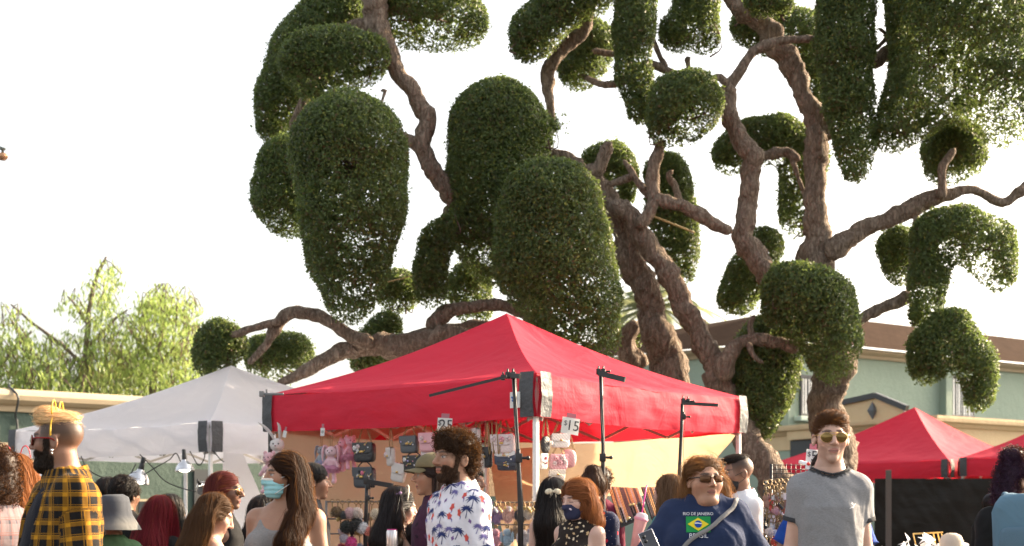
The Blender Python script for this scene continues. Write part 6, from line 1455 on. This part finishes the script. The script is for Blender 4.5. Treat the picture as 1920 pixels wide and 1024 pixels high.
# 2 plaid man
def inner(ctx): pass
person('man in yellow and black plaid shirt, bleached hair and yellow ear headband',108,828,5.5,hs=.98,yaw=-60,hy=-30,b=1.24,skin='brown',res=.0045,beard=(.02,.013,.009),brow=(.02,.012,.01),belly=.03,eyes=1,fade=(-.035,.07,(.050,.030,.019)),fat=.5,
  hair=dict(kind='topflat',col=(.68,.50,.28),n=3000,L=.10,w=.0032,combd=(0,1,.02),lift=.007,curl=.0006,wave=.0010,mat=m_hair,xtra=[E((0,-.050,.112),(.052,.046,.026),.02)]),
  top=[dict(kind='tee',name='undershirt',col=(.010,.010,.016),e=.010,sleeve=.5,neck=(.07,0,0)),dict(kind='tee',mat=m_plaid1,e=.028,sleeve=1.7,slw=.03,neck=(.075,0,.01),open_=.105,fold_=.012,collar=(1,1,1),res=.009,motif=None)],
  glasses=dict(frame=(.55,.04,.06),lensmat=m_lgold,shape='round',fm=M('red_acetate',(.45,.03,.04),.25),w=.026,h=.022),
  extra=multi(headband_ears((.80,.48,.03),yc=.0),earring(r=.006),earring(r=.004,dz=-.052)),sh=1.05)
# 3 curly haired man, palm print
NVY=(.035,.05,.16); RDF=(.62,.10,.08); PUR=(.20,.12,.30)
def palms(ctx,mb,V,F):
    sc=scatter(V,F,230,3,.044); rng=np.random.default_rng(4)
    decals(mb,V,F,[palm_motif(NVY),[blot(RDF,3,5),(*strip2([(0,-.3),(.3,-.8),(.2,-1.3)],[.25,.2,.1]),(.12,.12,.35))],[blot(PUR,5,4)],palm_motif((.16,.14,.34))],[(q,n,rng.uniform(-.4,.4),(.050,.026,.016,.040)[i%4],i%4) for i,(q,n) in enumerate(sc)])
person('bearded curly haired man in white shirt printed with blue palms and red flowers',851,862,6.5,yaw=-58,hy=4,pitch=-4,b=1.02,skin='tan',res=.0042,beard=(.050,.026,.015),brow=(.03,.016,.01),jaw=.95,eyes=1,
  hair=dict(kind='curly',col=(.048,.026,.015),n=4600,mat=m_dhair),
  top=dict(kind='tee',col=(.74,.73,.80),e=.022,sleeve=.82,slw=.034,neck=(.068,0,0),motif=palms,collar=(.74,.73,.80),fold_=.010,res=.009),sh=1.05)
# 4 woman with blue mask
def wavy(ctx): pass
person('woman with long dark brown hair, blue surgical mask and grey tank top',532,893,6.7,yaw=-14,hy=-42,fem=1,skin='tan',res=.0045,bust=1.15,eyes=1,b=1.38,
  hair=dict(kind='long',col=(.022,.012,.008),tip=(.085,.040,.020),n=4200,L=.50,w=.0042,vol=.44,wave=.0030,mat=m_hair,steps=18,freq=20,curl=.0011,bxtra=[CN((.04,.03,-.02),(.105,-.02,-.19),.080,.065,.04),CN((.105,-.02,-.19),(.095,-.165,-.34),.065,.055,.03),CN((.095,-.165,-.34),(.06,-.19,-.50),.055,.030,.03)]),
  top=dict(kind='tank',name='tank_top',col=(.26,.25,.245),mat=m_heather,e=.009),mask=dict(col=(.30,.60,.66),edge=(.72,.66,.60)),
  extra=strapx((.03,.03,.045),[(.135,.05,1.46),(.135,-.02,1.46),(.12,-.09,1.38),(.115,-.15,1.22),(.12,-.15,1.0)],.012))
# 5 woman in the navy flag shirt
GRN=(.02,.26,.07); YEL=(.75,.60,.04); BLU=(.02,.07,.32)
def flag(ctx,mb,V,F):
    s=ctx['s']; c=np.array((-.035,-.26,1.345))*s; n=(0,-1,0)
    def g(w,h,nx=14,ny=9): 
        u,v=np.meshgrid(np.linspace(-w,w,nx),np.linspace(-h,h,ny),indexing='ij'); i=np.arange(nx-1)[:,None]*ny; j=np.arange(ny-1)[None,:]; return np.c_[u.ravel(),v.ravel()],np.stack([i+j,i+ny+j,i+ny+1+j,i+j+1],-1).reshape(-1,4)
    rect=g(.062,.040); dia=(np.vstack([[[0,0]],*[np.array([[.054*(1-t),.033*t] if q==0 else [-.054*t,.033*(1-t)] if q==1 else [-.054*(1-t),-.033*t] if q==2 else [.054*t,-.033*(1-t)] for t in np.linspace(0,1,5)[:-1]]) for q in range(4)]]),np.array([[0,i+1,(i+1)%16+1] for i in range(16)]))
    a=np.linspace(0,6.283,20,endpoint=False); circ=(np.vstack([[[0,0]],np.c_[.019*np.cos(a),.019*np.sin(a)]]),np.array([[0,i+1,(i+1)%20+1] for i in range(20)]))
    band=strip2([(x,.004-8*(x+.003)**2-.0) for x in np.linspace(-.018,.018,8)],[.005]*8)
    decals(mb,V,F,[[(*rect,GRN)]],[(c,n,0,1,0)],.003,.35); decals(mb,V,F,[[(*dia,YEL)]],[(c,n,0,1,0)],.005,.35); decals(mb,V,F,[[(*circ,BLU)]],[(c,n,0,1,0)],.007,.35); decals(mb,V,F,[[(*band,(.8,.8,.8))]],[(c,n,0,1,0)],.009,.35)
    V2,F2=text2('RIO DE JANEIRO',.021); decals(mb,V,F,[[(V2,F2,(.75,.75,.78))]],[(c+[0,0,.053],n,0,1,0)],.003,.35)
    V2,F2=text2('BRASIL',.032); decals(mb,V,F,[[(V2,F2,(.72,.74,.80))]],[(c-[0,0,.058],n,0,1,0)],.003,.35)
person('broad woman with sunglasses, frizzy light hair and navy t-shirt bearing a flag',1320,902,6.8,yaw=-6,hy=22,pitch=-3,b=1.50,fem=1,skin='tan',res=.0045,fat=1.0,hs=1.06,bust=.9,belly=.05,eyes=1,lip=(.28,.10,.085),sh=.88,jaw=1.08,hz=1.575,
  hair=dict(kind='thin',col=(.12,.062,.028),tip=(.34,.18,.075),n=2600,L=.24,w=.0030,vol=.26,wave=.0035,curl=.0028,freq=34,lift=.016,mat=m_hair,bxtra=[CN((-.055,.06,-.04),(-.095,.06,-.17),.050,.045,.03),CN((.06,.07,-.04),(.105,.07,-.15),.050,.040,.03)]),
  top=dict(kind='tee',col=NV_,e=.022,sleeve=.92,slw=.04,neck=(.074,0,.0),motif=flag,fold_=.010,res=.010),
  glasses=dict(frame=(.03,.015,.01),lensmat=m_lbrn,shape='square',fm=M('black_acetate',(.02,.012,.01),.2),w=.029,h=.017),
  arms={1:((.13,.0,-.25),(.13,-.16,-.45)),-1:((.13,-.03,-.24),(.02,-.25,-.33))},
  extra=strapx((.22,.215,.215),[(.17,.06,1.44),(.145,-.06,1.42),(.05,-.18,1.36),(-.08,-.24,1.27),(-.16,-.25,1.18),(-.22,-.22,1.05)],.011))
ph=thing('phone','dark phone with two round camera lenses held low in front of the navy flag shirt','phone',P(1216,1012,6.55),R_(0)); ph.rotation_euler=(R_(-12),R_(-22),R_(8))
mb=MB(); box(mb,(0,0,-.03),(.074,.009,.15),None,bev=.004); mb.build('body',M('phone_glass',(.02,.02,.03),.12,coat=.6),ph)
mb=MB(); box(mb,(0,-.0002,-.03),(.0775,.0065,.1535),None,bev=.003); mb.build('frame',M('silver_edge',(.6,.6,.62),.25,metal=1),ph,smooth=True)
for z in(.022,-.002): mb=MB(); lathe(mb,[(.001,.0),(.009,.0),(.0095,.003),(.0,.003)],16,(-.018,-.0065,z),rotm(x=90)); mb.build('camera_lens',M('lens_black',(.01,.01,.012),.05),ph)
# 6 polo man
person('man in white polo shirt and black face mask with a dark undercut, looking left',1383,888,8.5,yaw=-70,hy=-6,pitch=6,b=1.0,skin='brown',res=.0055,eyes=1,fade=(-.02,.08,(.03,.018,.013)),
  hair=dict(kind='topflat',col=(.014,.011,.010),n=1400,L=.09,w=.0035,combd=(0,-1,.15),lift=.006),top=dict(kind='tee',col=(.72,.72,.76),e=.020,sleeve=.80,slw=.028,neck=(.068,0,0),collar=(.74,.74,.78),fold_=.009),mask=dict(col=(.012,.012,.014),pleats=False,loops=(.02,.02,.02)))
# 7 auburn woman
def floral(cols,nn,sc,mind,seed):
    def f(ctx,mb,V,F):
        s_=scatter(V,F,nn,seed,mind); rng=np.random.default_rng(seed); decals(mb,V,F,[[blot(c,i,5)] for i,c in enumerate(cols)],[(q,n,rng.uniform(0,6),sc*rng.uniform(.6,1.2),i%len(cols)) for i,(q,n) in enumerate(s_)])
    return f
def maskfl(ctx,mb,V,F):
    H,HR,h=ctx['H'],ctx['HR'],ctx['hsc']; decals(mb,V,F,[[blot((.72,.62,.70),2,5)],[blot((.35,.30,.55),3,4)]],[(hw(ctx,(-.045,-.07,-.045)),HR@np.array([-.8,-.6,0]),0,.014,0),(hw(ctx,(-.030,-.08,-.07)),HR@np.array([-.6,-.8,0]),1,.010,1),(hw(ctx,(.03,-.09,-.04)),HR@np.array([.5,-.8,0]),1,.013,0)])
person('woman with auburn bob glowing in the sun, navy flowered mask and sleeveless black floral top',1082,938,8.0,yaw=-38,hy=-12,pitch=10,fem=1,skin='pale',res=.005,eyes=0,b=1.22,bust=1,
  hair=dict(kind='bob',col=(.22,.085,.035),n=2000,L=.19,w=.0042,wave=.0018,curl=.0012,lift=.008,mat=m_hair,cvar=.45,bxtra=[CN((.075,.05,-.06),(.105,.05,-.13),.05,.045,.03)]),
  top=dict(kind='vest',name='top',col=(.022,.017,.015),e=.014,neck=(.070,0,0),motif=floral([(.62,.48,.30),(.50,.36,.20),(.68,.58,.42)],330,.016,.022,6)),mask=dict(col=(.020,.025,.07),pleats=False,decor=maskfl,loops=(.02,.02,.06)))
# 8 black hair with a bow
def bow(ctx):
    mb=MB(); c=hw(ctx,(0,.135,.03))
    c=np.array(c); R=ctx['HR']
    for k in(-1,1): ball(mb,c+R@np.array([k*.028,.0,0]),(.028,.010,.020),8,R@rotm(y=k*15),(1,1,1)); ball(mb,c+R@np.array([k*.014,.0,-.026]),(.010,.006,.022),8,R@rotm(y=-k*25))
    ball(mb,c,(.009,.012,.010),8,R); mb.build('hair_bow',M('cream_bow',(.78,.70,.52),.4),ctx['T'])
person('woman seen from behind with long straight black hair and a cream bow clip',1037,930,8.8,yaw=168,hy=10,fem=1,skin='pale',res=.007,eyes=2,
  hair=dict(kind='long',col=(.011,.009,.009),n=1600,L=.62,w=.005,vol=.52,wave=.0006,mat=m_dhair,steps=16),top=dict(kind='vest',name='top',col=BKC,e=.012),extra=multi(bow,strapx((.62,.52,.30),[(.09,.06,1.45),(.10,.13,1.3),(.02,.15,1.15),(-.06,.15,1.0)],.004,name='chain_strap')))
# 9 dark blue dotted dress
def dots(ctx,mb,V,F):
    s_=scatter(V,F,520,9,.021); decals(mb,V,F,[[blot((.55,.55,.62),1,3,.1)],[blot((.60,.03,.06),2,3,.3)]],[(q,n,0,.003 if i%13 else .018,0 if i%13 else 1) for i,(q,n) in enumerate(s_)])
person('woman in dark blue dress with tiny white dots and red hearts, seen from behind',1112,920,8.9,yaw=150,hy=25,pitch=8,fem=1,skin='pale',res=.007,eyes=2,b=1.18,lean=-.0,
  hair=dict(kind='bun',col=(.045,.022,.014),n=1100,L=.16,w=.005,mat=m_dhair,bxtra=[CN((0,.08,-.03),(-.02,.11,-.2),.05,.03,.03)]),top=dict(kind='tee',name='dress',col=(.018,.022,.055),e=.018,sleeve=.62,slw=.02,neck=(.062,0,0),hem=.62,motif=dots),arms={1:((.09,-.02,-.26),(.05,-.20,-.40)),-1:((.03,-.0,-.28),(.04,-.12,-.50))})
# 10 behind, maroon
person('dark curly haired person with a maroon scarf behind the black light stand',1126,912,9.7,yaw=160,hy=0,fem=1,skin='brown',eyes=2,hair=dict(kind='curly',col=(.020,.013,.010),n=900,mat=m_dhair),top=dict(kind='tee',col=(.13,.012,.035),e=.03,sleeve=.9,neck=(.055,0,0)))
# 11 teal woman with the drink
person('woman in teal t-shirt with streaked brown hair holding a pink cup, seen from behind',1252,925,8.7,yaw=-128,hy=-10,fem=1,skin='pale',res=.006,eyes=2,b=1.1,
  hair=dict(kind='long',col=(.105,.065,.040),tip=(.26,.18,.11),n=1300,L=.34,w=.005,vol=.30,wave=.0015,mat=m_hair,cvar=.55),top=dict(kind='tee',col=(.07,.27,.28),e=.018,sleeve=.72,slw=.028,neck=(.06,0,0)),
  arms={1:((.05,.0,-.27),(.06,-.2,-.35)),-1:((.02,-.06,-.26),(.02,-.30,-.22))})
ct=thing('pink_cup','tall pink drink cup with a bright pink straw beside the teal sleeve','cup',P(1198,990,8.05)); ct.scale=(.82,.82,.9); ct.rotation_euler=(0,R_(14),0)
mb=MB(); lathe(mb,[(.001,-.15),(.028,-.15),(.036,-.06),(.050,.055)],20); mb.build('cup',M('pink_plastic',(.72,.42,.42),.3,trans=.3),ct)
mb=MB(); lathe(mb,[(.050,.052),(.054,.056),(.054,.070),(.048,.073)],20,col=(.75,.32,.42)); mb.build('rim',M('pink_rim',rough=.4),ct)
mb=MB(); lathe(mb,[(.048,.073),(.044,.092),(.026,.106),(.012,.108),(.001,.108)],20); mb.build('dome_lid',M('clear_lid',(.75,.72,.80),.15,trans=.5),ct)
mb=MB(); tube(mb,[(.0,0,.05),(-.022,0,.30)],.005,8,(.80,.06,.36)); mb.build('straw',M('straw_plastic',rough=.3),ct)
# 12 woman with hairband, bare back
person('woman with black wavy hair and pale hairband, bare back turned to the camera',750,952,8.0,yaw=140,hy=-35,pitch=12,fem=1,skin='pale',res=.006,eyes=0,
  hair=dict(kind='long',col=(.013,.010,.011),n=1500,L=.40,w=.005,vol=.14,wave=.002,mat=m_dhair,curl=.001,bxtra=[CN((-.05,.08,-.04),(-.20,.07,-.16),.05,.045,.04),CN((-.20,.07,-.16),(-.25,.04,-.30),.045,.02,.03)]),top=dict(kind='tank',name='top',col=(.05,.025,.045),e=.008,cut=lambda c:[E((0,.18,1.32*c['s']),(.14,.15,.22),.02,op='s')]),
  extra=multi(lambda ctx:[(lambda mb:(tube(mb,hw(ctx,np.c_[.095*np.sin(np.linspace(-1.6,1.6,20)),np.full(20,-.02),.05+.10*np.cos(np.linspace(-1.6,1.6,20))]),.004,6),mb.build('headband',M('pale_band',(.7,.62,.5),.4),ctx['T'])))(MB())],lambda ctx:[(lambda mb:([ball(mb,hw(ctx,(-.075+.01*i,.03+.018*(i%3),.085-.012*i)),.014,7,None,(.33,.20,.36)) for i in range(4)],mb.build('hair_flower',M('lilac_scrunchie',rough=.8),ctx['T'])))(MB())]))
cn=thing('drink_can','silver drink can with a magenta rim at the bottom behind the palm print man','can',P(735,1012,7.4)); mb=MB(); lathe(mb,[(.001,-.06),(.026,-.06),(.033,-.05),(.033,.045),(.027,.055)],22); mb.build('can_body',M('can_metal',(.62,.60,.62),.3,metal=.8),cn)
mb=MB(); lathe(mb,[(.027,.054),(.029,.057),(.028,.060),(.024,.058),(.001,.057)],22); mb.build('rim',M('magenta_rim',(.5,.03,.2),.35,metal=.5),cn)
# 13 cap person
def capf(col,bill=True,dome=(.087,.102,.078),bl=.085):
    def f(ctx):
        H,HR,h=ctx['H'],ctx['HR'],ctx['hsc']; V,F=surf([xf(E((0,.016,.052),dome,.02),HR,H,h),xf(HS((0,0,-1),-.052,.004),HR,H,h)],.008); mb=MB(); mb.add(V,F,col)
        o=mb.build('cap',m_cloth,ctx['T'])
        if bill:
            mb=MB()
            for zo in(0,.004):
                mb2=MB(); grid(mb2,lambda u,v:hw(ctx,np.c_[.072*np.sin((u-.5)*2.6)*(1+.05*v),-.070*np.cos((u-.5)*2.2)-bl*v*np.cos((u-.5)*2.4)**.6,.056-.022*v-18*((u-.5)*.06)**2-zo]),12,6); mb.merge(mb2)
            mb.C=[np.tile(col,(mb.n,1))]; mb.build('brim',m_cloth,o)
    return f
person('person in olive flat brimmed cap and long dark hair beside the curly haired man',808,893,7.6,yaw=-75,hy=0,fem=1,skin='tan',res=.006,eyes=1,lip=(.40,.12,.10),hair=dict(kind='long',col=(.025,.014,.012),n=900,L=.4,w=.005,vol=.34,mat=m_dhair),top=dict(kind='tee',name='jacket',col=(.05,.018,.04),e=.022,sleeve=1.6,slw=.02,neck=(.056,0,0),motif=floral([(.12,.05,.10),(.02,.01,.02)],90,.03,.05,2)),extra=capf((.17,.14,.08),bl=.10,dome=(.098,.114,.094)))
# 14 dark haired behind palm print man
person('dark haired person in pale scarf far behind the shoulder of the palm print shirt',884,905,9.6,yaw=60,skin='brown',eyes=1,hair=dict(kind='short',col=(.014,.012,.011),n=700,L=.06,w=.005),top=dict(kind='tee',col=(.40,.36,.38),e=.02,sleeve=.8))
# 15 left plaid woman
person('dark curly haired person in pink and grey plaid shirt at the left edge',-14,893,6.0,yaw=-100,hy=-20,fem=1,skin='tan',eyes=2,b=1.15,hair=dict(kind='curly',col=(.045,.022,.014),n=3000,mat=m_dhair,xtra=[E((.02,.06,-.08),(.10,.08,.09),.04)]),top=dict(kind='tee',mat=m_plaid2,e=.026,sleeve=1.7,slw=.03,neck=(.06,0,0),fold_=.010))
# 16 copper hair, red ears
person('woman with copper brown hair and red animal ear headband at the far left',30,898,6.6,yaw=-150,hy=-10,fem=1,skin='fair',eyes=2,hair=dict(kind='long',col=(.21,.075,.022),n=1500,L=.36,w=.005,vol=.30,wave=.0015,mat=m_hair,cvar=.5),top=dict(kind='tee',col=(.14,.025,.035),e=.016,sleeve=.8),extra=headband_ears((.62,.02,.04),yc=.02,pointy=True))
# 17 bucket hat
def bucket(ctx):
    H,HR=ctx['H'],ctx['HR']; mb=MB(); lathe(mb,[(.001,.132),(.055,.130),(.078,.118),(.088,.088),(.096,.045),(.102,.018),(.135,-.035),(.148,-.060),(.149,-.064),(.132,-.036),(.098,.014)],36,(0,.012,0),None,(1,1,1),1.1)
    V=mb.V[0]; mb.V[0]=hw(ctx,V*1.04+.004*fold(V,8,3)[:,None]); C=np.tile((.065,.07,.082),(len(V),1)); C[V[:,2]<.0]=(.15,.15,.145)
    mb.C[0]=C; mb.build('bucket_hat',clothmat('hat_felt',None,.9),ctx['T'])
person('short person in grey bucket hat and green shirt behind the plaid shirt man',213,972,7.2,yaw=-160,hy=0,fem=1,skin='tan',eyes=2,hair=None,top=dict(kind='tee',col=(.06,.12,.06),e=.02,sleeve=.8),extra=bucket)
person('man with short black hair and black t-shirt under the large clamp lamp, seen from behind',236,930,9.0,yaw=175,hy=-20,skin='brown',eyes=2,hair=dict(kind='short',col=(.012,.010,.010),n=1300,L=.05,w=.005,combd=(.3,.3,-.6),lift=.01,curl=.002),top=dict(kind='tee',col=BKC,e=.016,sleeve=.7))
person('shorter black haired head seen between the plaid shirt and the man in black',204,928,9.8,yaw=170,skin='brown',eyes=2,hair=dict(kind='short',col=(.014,.012,.012),n=700,L=.05,w=.005),top=dict(kind='tee',col=(.04,.04,.05),e=.016))
person('woman with long straight dark red hair seen from behind',300,968,8.0,yaw=165,hy=30,fem=1,skin='fair',eyes=2,b=1.1,hair=dict(kind='long',col=(.11,.008,.016),n=1900,L=.5,w=.005,vol=.42,wave=.0006,mat=m_hair,cvar=.4,bxtra=[CN((.07,.06,-.1),(.12,.09,-.28),.06,.06,.05)]),top=dict(kind='tee',col=BKC,e=.016,sleeve=.62,slw=.016,neck=(.06,0,0),trim=((.5,.5,.5),.010)))
person('person with long black hair just right of the dark red hair',322,962,8.7,yaw=160,hy=0,fem=1,skin='tan',eyes=2,hair=dict(kind='long',col=(.012,.011,.011),n=1200,L=.5,w=.005,vol=.45,mat=m_dhair),top=dict(kind='tee',col=(.03,.03,.03),e=.016))
person('woman with wavy light brown hair bending her head, white strap over bare shoulder',404,968,7.4,yaw=118,hy=-15,pitch=22,fem=1,skin='fair',res=.006,eyes=2,b=1.05,
  hair=dict(kind='long',col=(.07,.040,.022),n=1900,L=.42,w=.0042,vol=.26,wave=.003,mat=m_hair,curl=.0012,tip=(.15,.085,.04),bxtra=[CN((-.05,.05,-.02),(-.10,.07,-.26),.06,.035,.04),CN((.02,.09,-.05),(.02,.13,-.25),.07,.04,.04)]),top=dict(kind='tank',name='top',col=(.72,.72,.74),e=.008))
person('woman with crimson streaked hair, round sunglasses and black vest looking right',424,922,8.1,yaw=80,hy=6,fem=1,skin='deep',res=.0055,eyes=1,lip=(.25,.06,.06),
  hair=dict(kind='long',col=(.10,.022,.022),tip=(.16,.035,.03),n=1500,L=.42,w=.0045,vol=.30,wave=.0026,mat=m_hair,cvar=.6,curl=.001),top=dict(kind='vest',name='vest_top',col=BKC,e=.012,neck=(.078,0,0)),glasses=dict(frame=(.5,.3,.1),lensmat=m_lbrn,shape='aviator'))
person('dark haired person wearing a black cap partly behind the long brown hair',590,905,9.0,yaw=100,hy=0,skin='brown',eyes=1,hair=dict(kind='short',col=(.012,.01,.01),n=600,L=.05,w=.005),top=dict(kind='tee',col=(.03,.03,.035),e=.016),extra=capf((.012,.012,.013),False,(.090,.104,.088)))
person('person with black hair just left of the masked woman\'s bare shoulder',498,965,8.4,yaw=150,hy=0,fem=1,skin='tan',eyes=2,hair=dict(kind='long',col=(.012,.010,.010),n=900,L=.4,w=.005,vol=.35,mat=m_dhair),top=dict(kind='tee',col=BKC,e=.016))
person('person in bright blue shirt almost hidden behind the man in grey',1548,888,7.8,yaw=-25,hy=-35,b=1.1,skin='tan',eyes=1,beard=(.02,.014,.01),hair=dict(kind='short',col=(.02,.015,.012),n=700,L=.05,w=.005),top=dict(kind='tee',col=(.015,.06,.30),e=.03,sleeve=.85,slw=.035,neck=(.062,0,0)),arms={1:((.10,-.02,-.25),(.12,-.06,-.45)),-1:((.12,-.02,-.24),(.14,-.06,-.45))})
person('woman with purple black curly hair and black sweater at the right edge',1908,905,7.2,yaw=160,hy=-60,fem=1,skin='brown',res=.0065,eyes=1,b=1.15,hair=dict(kind='curly',col=(.035,.014,.036),n=3800,mat=m_dhair,xtra=[E((-.03,.04,.155),(.06,.055,.045),.02),E((.03,.03,.15),(.05,.05,.045),.02),E((-.01,.085,-.075),(.08,.06,.09),.04)]),top=dict(kind='tee',name='jacket',col=(.011,.011,.012),e=.030,sleeve=1.6,slw=.03,neck=(.06,0,0),fold_=.012))
person('distant person in a dark knitted cap just left of the purple haired woman',1862,953,12.0,yaw=165,hy=-10,b=1.0,skin='brown',eyes=2,hair=dict(kind='short',col=(.02,.015,.015),n=500,L=.05,w=.005),top=dict(kind='tee',col=(.011,.011,.012),e=.03,sleeve=1.6,slw=.03),extra=capf((.035,.045,.06),False,(.092,.106,.092)))
bp=thing('backpack','light blue denim backpack worn by the purple haired woman at the right edge','backpack',P(1912,985,6.75),R_(-20),)
mb=MB(); ball(mb,(0,0,-.02),(.135,.075,.19),18,None,(1,1,1),p=.62); V=mb.V[0]; mb.V[0]=V+.014*fold(V,3,2)[:,None]; mb.build('bag_body',clothmat('denim_bag',None,.9),bp)
m_ds=M('denim_seam',(.11,.20,.28),.9); me_=bp.children[0].data; me_.color_attributes['col'].data.foreach_set('color',np.tile([.11,.20,.275,1],len(me_.vertices)).astype(np.float32))
mb=MB(); ball(mb,(0,-.065,-.09),(.10,.03,.085),14,None,(.9,.9,.9),p=.5); mb.build('pocket',M('denim_pocket',(.10,.18,.25),.9,bump=.003,bs=200),bp)
for k in(-1,1): mb=MB(); tube(mb,spline([(k*.06,.04,.13),(k*.07,.10,.17),(k*.08,.17,.13)],6),.014,6,flat=.3); mb.build('strap',m_ds,bp)
